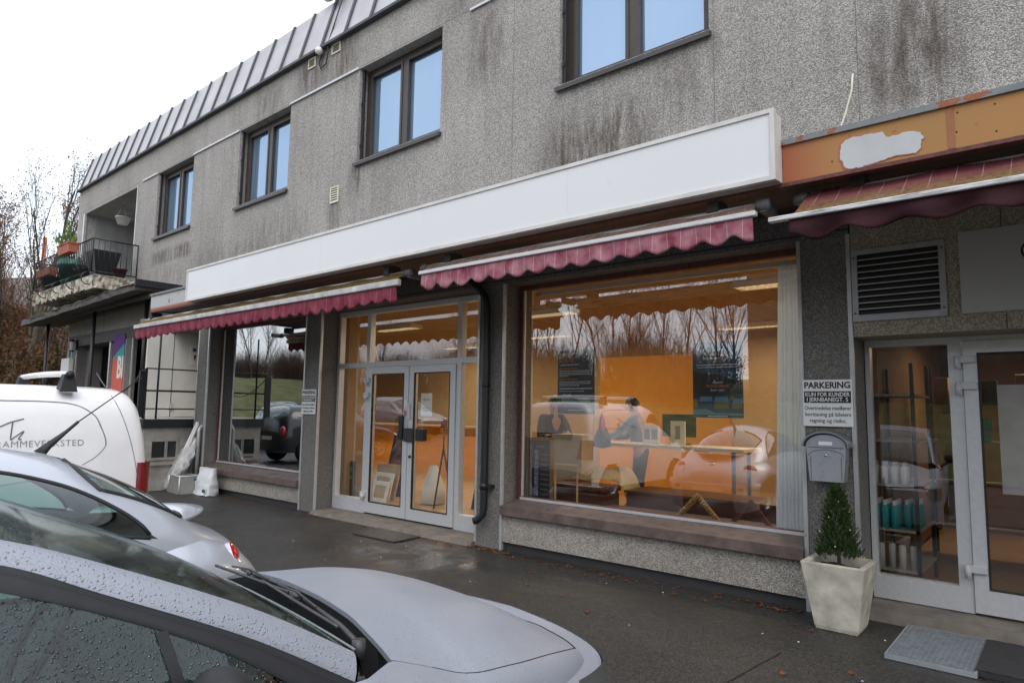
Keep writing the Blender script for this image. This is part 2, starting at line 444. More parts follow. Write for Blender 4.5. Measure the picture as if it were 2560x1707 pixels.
M['greyblind'] = plain('grey_curtain', (.20, .22, .24), .8, var=.06)
M['teal'] = plain('teal_plastic', (.02, .33, .36), .35)
M['brownbox'] = plain('dark_brown_leather', (.07, .022, .016), .5)
def mk_upper_glass():
    t = NT('coated_window_glass')
    g = t.n('ShaderNodeBsdfGlossy'); g.inputs[0].default_value = (.40, .53, .69, 1); g.inputs['Roughness'].default_value = .03
    wv = t.noise(1, 3, t.mapping((1.6, 1.6, .5)))
    d = t.n('ShaderNodeBsdfDiffuse'); t.l(t.ramp(wv, [(.3, (.20, .29, .40)), (.7, (.25, .34, .45))]), d.inputs[0])
    nm = t.bump(t.noise(.9, 2), .04, .02); t.l(nm, g.inputs['Normal'])
    mx = t.n('ShaderNodeMixShader'); mx.inputs[0].default_value = .42
    t.l(g.outputs[0], mx.inputs[1]); t.l(d.outputs[0], mx.inputs[2]); return t.done(mx.outputs[0])
M['upglass'] = mk_upper_glass()
def mk_peel():
    t = NT('peeling_cream_paint')
    n = t.noise(3.6, 7, rough=.6)
    col = t.ramp(n, [(.38, (.10, .085, .06)), (.45, (.30, .265, .20)), (.52, (.50, .465, .37)), (.8, (.60, .57, .48))])
    return t.done(t.pbr(col, .9, 0, t.bump(n, 1.0, .03)))
M['peelpaint'] = mk_peel()
def mk_fascia():
    """orange fascia paint fading to red at the sign end, with grime"""
    t = NT('weathered_orange_paint'); x, y, z = t.xyz()
    base = t.ramp(t.noise(1.1, 4), [(.3, (.34, .185, .058)), (.7, (.40, .185, .062))])
    rd = t.n('ShaderNodeMapRange'); rd.inputs[1].default_value = -1.62; rd.inputs[2].default_value = -1.22; rd.inputs[3].default_value = 1; rd.inputs[4].default_value = 0; t.l(x, rd.inputs[0])
    col = t.mix(rd.outputs[0], base, (.33, .09, .042))
    fl = t.math('MULTIPLY', t.ramp(t.noise(26, 5, rough=.7), [(.58, 0.0), (.66, 1.0)]), t.math('MAXIMUM', t.math('MULTIPLY', t.band(x, -.47, -.32, .05), t.band(z, 3.6, 3.72, .03)), t.math('MULTIPLY', t.band(x, -1.2, -.75, .05), t.band(z, 3.66, 3.74, .03))))
    col = t.mix(fl, col, (.18, .075, .03))
    # left end is bare metal with flakes of orange left
    lf = t.math('LESS_THAN', x, -11.0); bare = t.ramp(t.noise(4, 6, rough=.7), [(.36, 0.0), (.42, 1.0)])
    edge = t.band(z, 3.52, 3.75, .02)
    col = t.mix(t.math('MULTIPLY', t.math('MULTIPLY', lf, bare), edge), col, (.42, .43, .43))
    return t.done(t.pbr(col, .55, 0, t.bump(t.noise(30, 4), .12, .004), spec=.4))
M['fascia'] = mk_fascia()
def mk_flashrust():
    t = NT('rusted_flashing')
    n = t.noise(2.6, 6, rough=.7)
    col = t.ramp(n, [(.44, (.16, .18, .19)), (.57, (.20, .22, .225)), (.60, (.26, .07, .025)), (.70, (.36, .17, .06))])
    return t.done(t.pbr(col, .6))
M['flashrust'] = mk_flashrust()
M['awn_red'] = awning_cloth('red_awning_cloth', (.20, .026, .055), (.30, .075, .105), (.3, .2, .06), 0, line=(.6, .25, .32), blotch=.9)
M['awn_pink'] = awning_cloth('faded_pink_awning_cloth', (.30, .05, .095), (.56, .30, .34), (.3, .2, .06), 0, blotch=.95)
M['awn_pinktop'] = awning_cloth('bleached_awning_top', (.36, .19, .17), (.46, .32, .27), (.34, .24, .08), .4, blotch=.9)
M['awn_mosstop'] = awning_cloth('mossy_awning_top', (.16, .06, .05), (.24, .12, .08), (.20, .135, .04), .95, blotch=.9)
M['awn_darktop'] = awning_cloth('maroon_awning_top', (.155, .038, .05), (.20, .065, .07), (.22, .15, .05), 1.0, period=.145, z_moss=(3.15, 3.33), linew=.035, lk=.35)
M['awn_dark'] = awning_cloth('maroon_awning_cloth', (.036, .010, .014), (.05, .014, .019), (.1, .1, .1), 0, period=50, line=(.1, .03, .04))
def mk_whitebar(name, wear):
    t = NT(name); n = t.noise(1, 6, t.mapping((5, 90, 90)), rough=.7)
    col = t.ramp(n, [(.30, (.05, .05, .05)), (.30+.2*wear+.02, (.62, .62, .62)), (.9, (.72, .72, .73))])
    return t.done(t.pbr(col, .5, .1))
M['whitebar'] = mk_whitebar('white_front_bar', .2)
M['wornbar'] = mk_whitebar('worn_front_bar', 1.1)
M['greybar'] = plain('weathered_front_bar', (.46, .455, .45), .5, .2, var=.3, scale=6)
def mk_asphalt():
    t = NT('wet_asphalt')
    st = t.voro(95, out=1); sp = t.n('ShaderNodeSeparateColor'); t.l(st, sp.inputs[0])
    g = t.noise(60, 4, rough=.75)
    f = t.math('ADD', t.math('MULTIPLY', sp.outputs[0], .5), t.math('MULTIPLY', g, .6))
    col = t.ramp(f, [(.3, (.009, .0086, .008)), (.62, (.038, .035, .032)), (.86, (.075, .069, .062)), (.985, (.12, .115, .11))])
    big = t.noise(.7, 5)
    col = t.mix(1.0, col, t.ramp(big, [(.3, .75), (.7, 1.15)]), 'MULTIPLY')
    pud = t.ramp(t.noise(.55, 4, t.mapping((1, 1.6, 1), (3.1, .4, 0))), [(.50, 0.0), (.62, 1.0)])
    x, y, z = t.xyz()
    spot = t.math('MULTIPLY', t.band(x, -7.6, -4.9, .8), t.band(y, -1.5, -.35, .45))
    pud = t.math('MAXIMUM', t.math('MULTIPLY', pud, .45), t.math('MULTIPLY', spot, t.ramp(t.noise(1.7, 4), [(.42, 0.0), (.58, 1.0)])))
    rough = t.math('SUBTRACT', .58, t.math('MULTIPLY', pud, .46))
    h = t.math('MULTIPLY', g, t.math('SUBTRACT', 1.0, t.math('MULTIPLY', pud, .85)))
    col = t.mix(pud, col, t.mix(.5, col, (.01, .01, .01)), 'MIX')
    return t.done(t.pbr(col, rough, 0, t.bump(h, .6, .008), spec=.5))
M['asphalt'] = mk_asphalt()
def mk_grass():
    t = NT('winter_grass')
    n = t.noise(1.3, 6, rough=.7)
    col = t.ramp(n, [(.3, (.04, .042, .016)), (.5, (.10, .11, .032)), (.7, (.17, .15, .06))])
    return t.done(t.pbr(col, .95, 0, t.bump(t.noise(14, 5), .8, .1)))
M['grass'] = mk_grass()
M['bark'] = plain('bark', (.085, .07, .055), .95, var=.4, scale=9)
M['mossbark'] = plain('mossy_bark', (.075, .072, .045), .95, var=.35, scale=4)
def leafmat(name, a, b):
    t = NT(name); n = t.noise(1.7, 4); col = t.ramp(n, [(.35, a), (.65, b)])
    d = t.n('ShaderNodeBsdfTranslucent'); t.l(col, d.inputs[0]); mx = t.n('ShaderNodeMixShader'); mx.inputs[0].default_value = .3
    t.l(t.pbr(col, .8, spec=.2), mx.inputs[1]); t.l(d.outputs[0], mx.inputs[2]); return t.done(mx.outputs[0])
M['rustleaf'] = leafmat('rusty_dead_leaves', (.17, .06, .025), (.27, .13, .06))
M['brownleaf'] = leafmat('brown_hedge_leaves', (.05, .042, .02), (.15, .075, .035))
M['twig'] = leafmat('winter_twigs', (.06, .045, .035), (.13, .085, .06))
M['greenleaf'] = leafmat('dark_evergreen', (.02, .035, .012), (.05, .07, .02))
M['spruce'] = leafmat('spruce_needles', (.03, .065, .02), (.085, .125, .036))
M['limeleaf'] = leafmat('lime_fern', (.11, .18, .05), (.22, .30, .10))
M['blind'] = leafmat('white_blind', (.66, .78, .93), (.72, .84, .98))
M['litter'] = leafmat('wet_leaf_litter', (.15, .045, .016), (.30, .11, .04))

# ------------------------------------------------------------------ ground and setting
def terrain(name, x0, x1, y0, y1, nx, ny, h, mat):
    mb = MB(); rows = [[(lerp(x0, x1, i/nx), lerp(y0, y1, j/ny), h(lerp(x0, x1, i/nx), lerp(y0, y1, j/ny))) for i in range(nx+1)] for j in range(ny+1)]
    mb.grid(rows); return tag(mb.build(name, mat), kind='structure')
def sst(a, b, x):
    t = min(1, max(0, (x-a)/(b-a))); return t*t*(3-2*t)
def bankz(x, y):
    far = 2.6*sst(-9, -28, y)+1.6*sst(-28, -60, y)
    up = .62*sst(-7.2, -9.6, y)
    left = 3.6*sst(-24.5, -44, x)
    return max(up*sst(-9, -15, x)+far*1.0, left)
g = MB(); g.quad((-400, -400, -.35), (400, -400, -.35), (400, 400, -.35), (-400, 400, -.35)); tag(g.build('ground', M['grass']), kind='structure')
g = MB()
rows = [[(x, y, -.004) for x in (-60, -40, -26, -14, -6, 0, 10, 40)] for y in (-14, -9.5, -7.2, -4, -2, 1.0)]
rows = [[(x, y, -.004 if not (y < -7.2) else .62*sst(-7.2, -9.6, y)*sst(-9, -15, x)-.004) for (x, y, z) in r] for r in rows]
g.grid(rows); tag(g.build('asphalt_forecourt', M['asphalt']), kind='structure')
terrain('grass_bank', -90, 60, -70, -13.0, 60, 30, lambda x, y: bankz(x, y)-.25*(y > -13.2)+.18*math.sin(x*1.3+y)*math.cos(y*.9), M['grass'])
terrain('grass_slope', -120, -25.5, -13, 60, 40, 30, lambda x, y: 4.2*sst(-25, -46, x)-.02+.15*math.sin(x+y*1.7), M['grass'])
terrain('wooded_hill', -260, -90, -60, 140, 40, 40, lambda x, y: 21*math.exp(-((x+150)/45)**2-((y-34)/46)**2)+3.5+1.0*math.sin(x*.4)*math.cos(y*.33), plain('far_woods', (.13, .115, .11), .95, var=.4, scale=.6))

# ------------------------------------------------------------------ the building
B = thing('commercial_building', 'long grey pebbled concrete building with shops below and brown windows above', 'building')
XL, XR = -22.5, 6.0
WINS = [(-16.77, -14.84), (-12.76, -10.85), (-8.76, -6.78), (-4.65, -2.71)]
ZS, ZH = 5.72, 7.31
def wall_holes(mb, x0, x1, z0, z1, y0, y1, holes):
    xs = sorted(set([x0, x1]+[v for h in holes for v in h[:2]])); zs = sorted(set([z0, z1]+[v for h in holes for v in h[2:]]))
    inside = lambda x, z: any(h[0] < x < h[1] and h[2] < z < h[3] for h in holes)
    for a, b in zip(xs, xs[1:]):
        for c, d in zip(zs, zs[1:]):
            if inside((a+b)/2, (c+d)/2): continue
            mb.quad((a, y0, c), (b, y0, c), (b, y0, d), (a, y0, d)); mb.quad((a, y1, d), (b, y1, d), (b, y1, c), (a, y1, c))
    for a, b, c, d in holes:
        mb.quad((a, y0, c), (a, y0, d), (a, y1, d), (a, y1, c)); mb.quad((b, y0, d), (b, y0, c), (b, y1, c), (b, y1, d))
        mb.quad((a, y0, d), (b, y0, d), (b, y1, d), (a, y1, d)); mb.quad((a, y0, c), (a, y1, c), (b, y1, c), (b, y0, c))
    mb.quad((x0, y0, z0), (x0, y0, z1), (x0, y1, z1), (x0, y1, z0)); mb.quad((x1, y0, z1), (x1, y0, z0), (x1, y1, z0), (x1, y1, z1))
    mb.quad((x0, y0, z1), (x1, y0, z1), (x1, y1, z1), (x0, y1, z1)); mb.quad((x0, y0, z0), (x0, y1, z0), (x1, y1, z0), (x1, y0, z0))
m = MB()
wall_holes(m, XL, XR, 3.62, 8.06, 0, .3, [(a, b, ZS, ZH) for a, b in WINS]+[(-21.95, -18.0, 4.62, 7.24)])
m.build('upper_wall', M['wall'], B)
# loggia behind the balcony
m = MB(); m.box(-21.95, -18.0, 1.5, 1.6, 4.6, 7.4); m.box(-22.03, -21.952, .3, 1.5, 4.6, 7.4); m.box(-17.998, -17.9, .3, 1.5, 4.6, 7.4)
m.box(-22.03, -17.9, .303, 1.5, 7.26, 7.45); m.box(-22.03, -17.9, .303, 1.5, 4.5, 4.62); m.build('loggia', M['loggia'], B)
m = MB(); m.box(-21.99, -21.90, -.02, .04, 4.62, 7.24); m.build('loggia_corner_strip', M['strip'], B); m = MB(); m.box(-18.03, -17.985, -.012, -.001, 4.62, 7.24); m.build('loggia_corner_strip', M['strip'], B)
# panel joints and metal head strips between the windows
m = MB()
for x in (-2.66, -4.0, -5.4, -9.4, -13.4, -17.4, -1.32): m.box(x-.003, x+.003, -.001, .004, 3.9 if x > -3 else 4.3, ZS-.05 if x == -4.0 else 7.25)
m.box(XL, XR, -.001, .004, 7.337, 7.345)
m.build('panel_joint', plain('joint_mastic', (.16, .155, .15), .9), B)
for a, b in ((-17.69, -16.77), (-14.84, -12.76), (-10.85, -8.76), (-6.2, -4.65)): m = MB(); m.box(a, b, -.03, -.003, 7.30, 7.335); m.build('head_strip', M['strip'], B)
# mansard roof
m = MB(); zb, zt, yb, yt = 8.06, 9.05, -.07, .2
m.quad((XL-.06, yb, zb), (XR, yb, zb), (XR, yt, zt), (XL+.2, yt, zt)); m.quad((XL-.06, 9.5, zb), (XL-.06, yb, zb), (XL+.2, yt, zt), (XL+.2, 9.5, zt))
m.quad((XL+.2, yt, zt), (XR, yt, zt), (XR, 9.5, zt), (XL+.2, 9.5, zt))
x = -22.25
while x < XR:
    m.prism([(x-.035, yb-.002, zb-.008), (x+.035, yb-.002, zb-.008), (x+.03, yb-.032, zb+.0), (x-.03, yb-.032, zb+.0)], (0, yt-yb, zt-zb-.002), mi=1); x += .692
rf = m.build('roof', [M['zinc'], M['seam']], B)
m = MB(); m.box(XL-.08, XR, yb-.03, .0, zb-.05, zb-.004); m.box(XL-.08, XL, .002, 9.5, zb-.05, zb-.004); m.build('eave_edge', M['seam'], rf)
m = MB(); m.box(XL, XL+.25, .3, 9.5, -.1, 8.0); m.box(XL, XR, 9.3, 9.5, -.1, 8.0); m.box(XL+.25, XR, .302, 9.3, 7.95, 8.04); m.box(XR-.2, XR, .302, 9.3, -.1, 7.95)
m.build('end_wall', M['wall'], B)
m = MB(); m.box(XL+.25, XR-.2, .32, 9.3, 3.72, 3.95); m.build('floor_slab', M['concrete'], B)
# upper windows
for a, b in WINS:
    fr = MB(); y = .17; fw = .075; mx = (a+b)/2-.03
    for (p, q, r_, s_) in ((a, a+fw+.03, ZS, ZH), (b-fw, b, ZS, ZH), (a+fw+.03, b-fw, ZH-.09, ZH), (a+fw+.03, b-fw, ZS, ZS+fw), (mx-.05, mx+.05, ZS+fw, ZH-.09)):
        fr.box(p, q, y, y+.09, r_, s_)
    for (p, q) in ((a+fw+.03, mx-.05), (mx+.05, b-fw)):   # sash beads
        fr.box(p, p+.045, y-.012, y+.03, ZS+fw, ZH-.09); fr.box(q-.045, q, y-.012, y+.03, ZS+fw, ZH-.09)
        fr.box(p+.045, q-.045, y-.012, y+.03, ZS+fw, ZS+fw+.045); fr.box(p+.045, q-.045, y-.012, y+.03, ZH-.135, ZH-.09)
    wn = fr.build('window', M['brownframe'], B)
    p = MB(); p.quad((a+fw, y+.05, ZS+.05), (mx, y+.05, ZS+.05), (mx, y+.05, ZH-.05), (a+fw, y+.05, ZH-.05)); p.build('pane', M['upglass'], wn)
    p = MB(); p.quad((mx, y+.051, ZS+.05), (b-fw, y+.051, ZS+.05), (b-fw, y+.051, ZH-.05), (mx, y+.051, ZH-.05)); p.build('pane', M['upglass'], wn)
    p = MB(); p.prism([(a-.03, -.06, ZS-.045), (a-.03, .17, ZS+.002), (a-.03, .17, ZS-.03), (a-.03, -.06, ZS-.10)], (b-a+.06, 0, 0)); p.build('sill', M['darkframe'], wn)
    p = MB(); p.box(a+.02, a+.06, .05, .09, ZS+.02, ZH-.02)
    for zz in (ZS+.25, ZS+.95): p.box(a+.02, a+.05, .035, .05, zz, zz+.05)
    p.build('guide_rail', M['black'], wn)
# ground floor fabric
PIL = [(-14.0, -13.55), (-9.98, -9.52), (-5.92, -5.48), (-1.88, -1.45), (-18.03, -17.6), (-22.1, -21.68), (2.15, 2.58)]
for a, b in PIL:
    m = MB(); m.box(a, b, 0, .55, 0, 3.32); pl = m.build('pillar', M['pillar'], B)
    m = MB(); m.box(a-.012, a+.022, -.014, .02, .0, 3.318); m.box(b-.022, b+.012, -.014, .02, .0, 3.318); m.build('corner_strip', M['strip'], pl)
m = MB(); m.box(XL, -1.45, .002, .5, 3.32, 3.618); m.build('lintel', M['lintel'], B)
m = MB(); m.box(XL, -1.45, -.001, .01, 3.36, 3.375); m.build('lintel_joint', M['dark'], B)
m = MB(); m.box(-1.436, 2.15, .001, .5, 2.4, 3.619); m.build('lintel', M['tanlintel'], B)
m = MB(); m.box(-.36, -.354, -.001, .0, 2.4, 3.4); m.build('lintel_joint', M['dark'], B)
# shop front canopy: fascia, soffit, flashing
CY = -1.25
m = MB(); m.box(-13.38, -11.56, CY, CY+.03, 3.475, 3.79); m.build('fascia', M['fascia'], B)
m = MB(); m.box(-1.60, 5, CY, CY+.03, 3.47, 3.765); fa = m.build('fascia', M['fascia'], B)
m = MB(); m.box(-11.56, -1.60, CY+.01, CY+.03, 3.475, 3.765); m.build('fascia_backing', M['flash'], B)
m = MB(); m.quad((-13.38, CY, 3.462), (5, CY, 3.462), (5, -.001, 3.60), (-13.38, -.001, 3.60)); m.quad((-13.38, CY, 3.49), (-13.38, -.001, 3.617), (5, -.001, 3.617), (5, CY, 3.49)); m.build('soffit', M['soffit'], B)
m = MB(); m.box(-13.38, 5, CY-.012, CY+.05, 3.44, 3.468); m.build('soffit_edge', M['rust'], B)
m = MB(); m.prism([(-13.39, CY-.02, 3.762), (-13.39, CY-.02, 3.805), (-13.39, -.002, 3.90), (-13.39, -.002, 3.80)], (18.39, 0, 0)); m.build('flashing', M['flashrust'], B)
m = MB(); m.box(-13.385, -13.36, CY+.032, -.002, 3.47, 3.80); m.build('canopy_end', M['flash'], B)
m = MB(); m.box(-.54, -.50, CY-.004, CY+.0005, 3.475, 3.755); m.build('fascia_joint', plain('joint_stain', (.30, .12, .05), .7), fa)
PATCH = [(-1.193, 3.625), (-1.182, 3.668), (-1.154, 3.695), (-1.093, 3.706), (-1.047, 3.701), (-.995, 3.703), (-.918, 3.697), (-.888, 3.645), (-.838, 3.65), (-.782, 3.657), (-.734, 3.651), (-.693, 3.629), (-.682, 3.605), (-.668, 3.588), (-.686, 3.577), (-.692, 3.525), (-.717, 3.498), (-.74, 3.499), (-.819, 3.503), (-.875, 3.502), (-.913, 3.491), (-.977, 3.487), (-1.03, 3.480), (-1.055, 3.474), (-1.114, 3.474), (-1.167, 3.496), (-1.176, 3.536), (-1.192, 3.556)]
def jag(pts, k, amt):
    o = []
    for (a, b), (c, d) in zip(pts, pts[1:]+pts[:1]):
        for i in range(k): o.append((lerp(a, c, i/k)+random.uniform(-amt, amt), lerp(b, d, i/k)+random.uniform(-amt, amt)))
    return o
jp = jag(PATCH, 3, .005)
cx0 = sum(p[0] for p in jp)/len(jp); cz0 = sum(p[1] for p in jp)/len(jp)
m = MB(); m.prism([(cx0+(x-cx0)*1.03-.004, CY-.0035, cz0+(z-cz0)*1.07-.002) for x, z in jp], (0, .0025, 0)); m.build('torn_paint_edge', plain('torn_paint', (.42, .13, .08), .8), fa)
m = MB(); m.prism([(x, CY-.0065, z) for x, z in jp], (0, .004, 0)); m.build('bare_patch', M['peelgrey'], fa)
for x, z in ((-1.25, 3.56), (-.48, 3.71), (-.49, 3.58), (-.28, 3.71), (-.28, 3.53)): m = MB(); m.cyl((x, CY-.0008, z), (x, CY+.01, z), .006); m.build('screw_hole', M['darkvoid'], fa)
# bay plinths, sills and shop windows
def shop_window(x0, x1, zs, zt, gl, y=.28):
    m = MB(); fw = .05
    m.box(x0, x0+fw, y-.03, y+.05, zs, zt); m.box(x1-fw, x1, y-.03, y+.05, zs, zt); m.box(x0+fw, x1-fw, y-.03, y+.05, zt-.06, zt); m.box(x0+fw, x1-fw, y-.03, y+.05, zs, zs+.035)
    w_ = m.build('shop_window', M['rust'], B)
    m = MB(); m.box(x0+fw, x1-fw, y-.04, y-.03, zs, zs+.03); m.box(x0+fw, x0+fw+.02, y-.012, y+.02, zs+.035, zt-.06); m.build('glazing_bead', M['alu'], w_)
    m = MB(); m.quad((x0+fw, y, zs+.03), (x1-fw, y, zs+.03), (x1-fw, y, zt-.06), (x0+fw, y, zt-.06)); m.build('pane', gl, w_)
    return w_
W2 = shop_window(-5.44, -1.9, .60, 3.32, M['shopglass'])
W1 = shop_window(-13.52, -9.98, .56, 3.32, M['darkglass'])
def apron(x0, x1, zt, zsill, par):
    m = MB(); m.box(x0, x1, .012, .5, .1, zsill); m.build('plinth', M['plinth'], B)
    m = MB(); m.box(x0, x1, .05, .45, -.02, .1); m.build('plinth_foot', M['dark'], B)
    m = MB(); m.prism([(x0, -.06, zsill+.002), (x0, -.06, zsill+.105), (x0, .25, zt), (x0, .25, zsill+.002)], (x1-x0, 0, 0)); m.build('sill', M['sill'], par)
apron(-5.467, -1.893, .60, .435, W2)
apron(-13.538, -9.993, .55, .37, W1)
# alu doors (middle bay)
def alu_frame(mb, x0, x1, z0, z1, t, y0, y1, bot=None):
    b_ = t if bot is None else bot
    mb.box(x0, x0+t, y0, y1, z0, z1); mb.box(x1-t, x1, y0, y1, z0, z1); mb.box(x0+t, x1-t, y0, y1, z1-t, z1); mb.box(x0+t, x1-t, y0, y1, z0, z0+b_)
def pane(x0, x1, z0, z1, y, gl, par): m = MB(); m.quad((x0, y, z0), (x1, y, z0), (x1, y, z1), (x0, y, z1)); return m.build('pane', gl, par)
yd = .32
fr = MB()
for a, b in ((-9.5, -9.44), (-8.72, -8.63), (-6.64, -6.56), (-6.0, -5.93)): fr.box(a, b, yd, yd+.1, .06, 3.31)
for a, b in ((-9.44, -8.72), (-8.63, -6.64), (-6.56, -6.0)):
    fr.box(a, b, yd, yd+.1, 3.23, 3.31); fr.box(a, b, yd, yd+.1, 2.36, 2.44)
    if b - a < 1.5: fr.box(a, b, yd, yd+.1, .06, .27)
ent = fr.build('entrance_frame', M['alu'], B)
for a, b in ((-9.44, -8.72), (-8.63, -6.64), (-6.56, -6.0)): pane(a, b, 2.44, 3.23, yd+.05, M['doorglass'], ent)
for a, b in ((-9.44, -8.72), (-6.56, -6.0)): pane(a, b, .27, 2.36, yd+.05, M['doorglass'], ent)
for k, (a, b) in enumerate(((-8.625, -7.64), (-7.625, -6.645))):
    m = MB(); alu_frame(m, a, b, .085, 2.352, .105, yd-.02, yd+.06, .16); d = m.build('door', M['alu'], B)
    pane(a+.1, b-.1, .24, 2.25, yd+.02, M['doorglass'], d)
    m = MB(); alu_frame(m, a+.105, b-.105, .245, 2.247, .014, yd-.024, yd+.01); m.build('gasket', M['rubber'], d)
    if k == 0:
        m = MB(); m.box(-7.80, -7.72, yd-.06, yd-.021, 1.24, 1.60); m.build('push_plate', M['black'], d)
        for z in (2.15, 1.91, .36): m = MB(); m.box(-8.70, -8.58, yd-.055, yd-.021, z-.04, z+.04, bevel=.008); m.cyl((-8.64, yd-.05, z-.09), (-8.64, yd-.05, z+.02), .022); m.build('hinge', M['alu'], d)
        m = MB(); m.box(-7.73, -7.66, yd-.0235, yd-.0205, 1.74, 1.84); m.build('sticker', M['paper'], d)
        m = MB(); m.box(-7.72, -7.67, yd-.0235, yd-.0205, 1.6, 1.68); m.build('sticker', M['red'], d)
    else:
        m = MB(); m.box(-7.66, -7.46, yd-.075, yd-.021, 1.22, 1.42, bevel=.01); m.build('handle_plate', M['dark'], d); m = MB(); m.cyl((-7.56, yd-.04, 1.0), (-7.56, yd-.015, 1.0), .022); m.build('lock_cylinder', M['dark'], d)
        m = MB(); m.box(-7.42, -7.24, yd-.06, yd+.015, 1.24, 1.42, bevel=.01); m.build('push_plate', M['black'], d)
        m = MB(); m.box(-7.60, -7.575, yd-.05, yd-.021, 1.55, 1.80); m.build('lock_strip', M['alu'], d)
m = MB(); m.prism([(-9.5, -.12, -.01), (-9.5, -.08, .045), (-9.5, .45, .06), (-9.5, .45, -.01)], (3.6, 0, 0)); m.build('threshold', M['step'], B)
# salon door (right bay)
ys = .4
fr = MB()
for a, b in ((-1.44, -1.40), (-.80, -.70), (.42, .5)): fr.box(a, b, ys, ys+.1, .13, 2.398)
fr.box(-1.40, -.80, ys, ys+.1, 2.34, 2.398); fr.box(-1.40, -.80, ys, ys+.1, .13, .33); fr.box(-.70, .42, ys, ys+.1, 2.36, 2.398)
fr.box(.5, 2.15, ys, ys+.1, 2.3, 2.398); fr.box(.5, 2.15, ys, ys+.1, .13, .33); fr.box(2.05, 2.15, ys, ys+.1, .33, 2.3)
sal = fr.build('entrance_frame', M['alu'], B)
pane(-1.40, -.80, .33, 2.34, ys+.05, M['salonglass'], sal); pane(.5, 2.05, .33, 2.3, ys+.05, M['salonglass'], sal)
m = MB(); alu_frame(m, -.695, .415, .145, 2.355, .10, ys-.02, ys+.06, .19); d = m.build('door', M['alu'], B)
pane(-.60, .32, .33, 2.26, ys+.02, M['salonglass'], d)
m = MB(); alu_frame(m, -.595, .315, .335, 2.255, .012, ys-.023, ys+.01); m.build('gasket', M['rubber'], d)
for z in (2.2, 1.98, .49): m = MB(); m.box(-.715, -.60, ys-.05, ys-.021, z-.03, z+.03, bevel=.006); m.cyl((-.73, ys-.045, z-.075), (-.73, ys-.045, z+.03), .024); m.build('hinge', M['lightgrey'], d)
m = MB(); m.prism([(-1.44, .12, -.01), (-1.44, .15, .1), (-1.44, .52, .13), (-1.44, .52, -.01)], (3.6, 0, 0)); m.build('threshold', M['step'], B)
# shop interior
FZ = .18
m = MB(); m.box(-17, -1.55, .42, 7.2, FZ-.1, FZ); m.box(-1.5, 2.1, .5, 6, FZ-.1, FZ-.02); m.build('interior_floor', M['shopfloor'], B)
m = MB(); m.box(-17, -1.55, .5, 7.2, 3.34, 3.42); m.build('ceiling', M['ceil'], B)
m = MB(); m.box(-17, -1.55, 7.0, 7.2, FZ, 3.34); m.build('interior_wall', M['tanwall'], B)
m = MB(); m.box(-1.65, -1.55, .56, 7.0, FZ, 3.34); m.build('interior_wall', M['yellowwall'], B)
m = MB(); m.box(-17, -16.9, .5, 7.0, FZ, 3.34); m.box(-9.75, -9.7, .56, 1.3, FZ, 3.34); m.build('interior_wall', M['tanwall'], B)
m = MB(); m.box(-16.9, -9.76, 1.25, 1.3, FZ, 3.34); m.box(-13.9, -13.85, .5, 1.25, FZ, 3.34); m.build('display_back', M['dark'], B)
m = MB(); m.box(-13.5, -9.8, .4, 1.2, .45, .5); m.box(-5.4, -1.7, .36, .9, .5, .57); m.build('window_board', M['sill'], B)
m = MB(); m.box(-6.94, -4.38, 4.5, 4.56, FZ, 2.73); m.build('orange_partition', M['orangewall'], B)
m = MB(); m.box(-16.5, -9.4, 4.5, 4.56, FZ, 1.28); m.build('orange_partition', M['orangewall'], B)
m = MB(); m.box(-16.5, -9.4, 4.3, 4.7, 1.281, 1.32); m.build('counter_top', M['wood'], B)
m = MB(); m.box(-1.42, 2.1, 5.5, 5.6, FZ, 3.3); m.box(-1.42, 2.1, .52, 5.5, 2.9, 3.0); m.box(2.1, 2.2, .52, 5.5, FZ, 3.0); m.box(-1.545, -1.5, .56, 5.5, FZ, 2.9); m.build('interior_wall', plain('salon_wall', (.20, .12, .07), .8), B)
# dock and left end
m = MB(); m.box(-22.5, -17.62, .02, .3, 3.33, 4.6); m.build('lintel', plain('brown_board', (.10, .085, .075), .8, var=.25), B)
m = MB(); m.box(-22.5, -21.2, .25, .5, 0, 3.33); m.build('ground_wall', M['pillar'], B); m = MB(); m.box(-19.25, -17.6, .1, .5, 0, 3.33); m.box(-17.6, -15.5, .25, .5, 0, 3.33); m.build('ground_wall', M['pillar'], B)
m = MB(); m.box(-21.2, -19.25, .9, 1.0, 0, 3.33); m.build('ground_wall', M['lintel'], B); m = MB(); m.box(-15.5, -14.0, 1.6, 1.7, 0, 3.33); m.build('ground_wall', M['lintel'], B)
m = MB(); m.box(-19.3, -19.22, .04, .1, 0, 3.33); m.build('corner_strip', M['strip'], B)
dk = MB(); dk.box(-17.6, -14.0, -1.0, .25, 1.24, 1.41); dk.box(-15.4, -14.0, .25, 1.6, 1.24, 1.41); dk = dk.build('loading_dock', M['black'], B)
m = MB(); m.box(-17.55, -14.05, -.95, 0, 0, 1.24); m.build('dock_wall', M['concrete'], dk)
m = MB(); m.box(-17.59, -14.01, -.99, 1.59, 1.411, 1.425); m.build('dock_floor', plain('dock_floor', (.5, .47, .42), .7, var=.2), dk)
m = MB()
m.box(-14.051, -14.0, -.93, -.1, .50, .56)
for a, b in ((-.80, -.55), (-.50, -.33)):
    m.box(-14.05, -14.02, a-.03, a, .6, 1.03); m.box(-14.05, -14.02, b, b+.03, .6, 1.03); m.box(-14.05, -14.02, a, b, .97, 1.03); m.box(-14.05, -14.02, a, b, .6, .65)
dw = m.build('cellar_window', M['concrete'], dk)
m = MB()
for a, b in ((-.80, -.55), (-.50, -.33)): m.box(-14.05, -14.035, a, b, .65, .97)
m.build('pane', plain('dirty_glass', (.02, .022, .022), .15), dw)
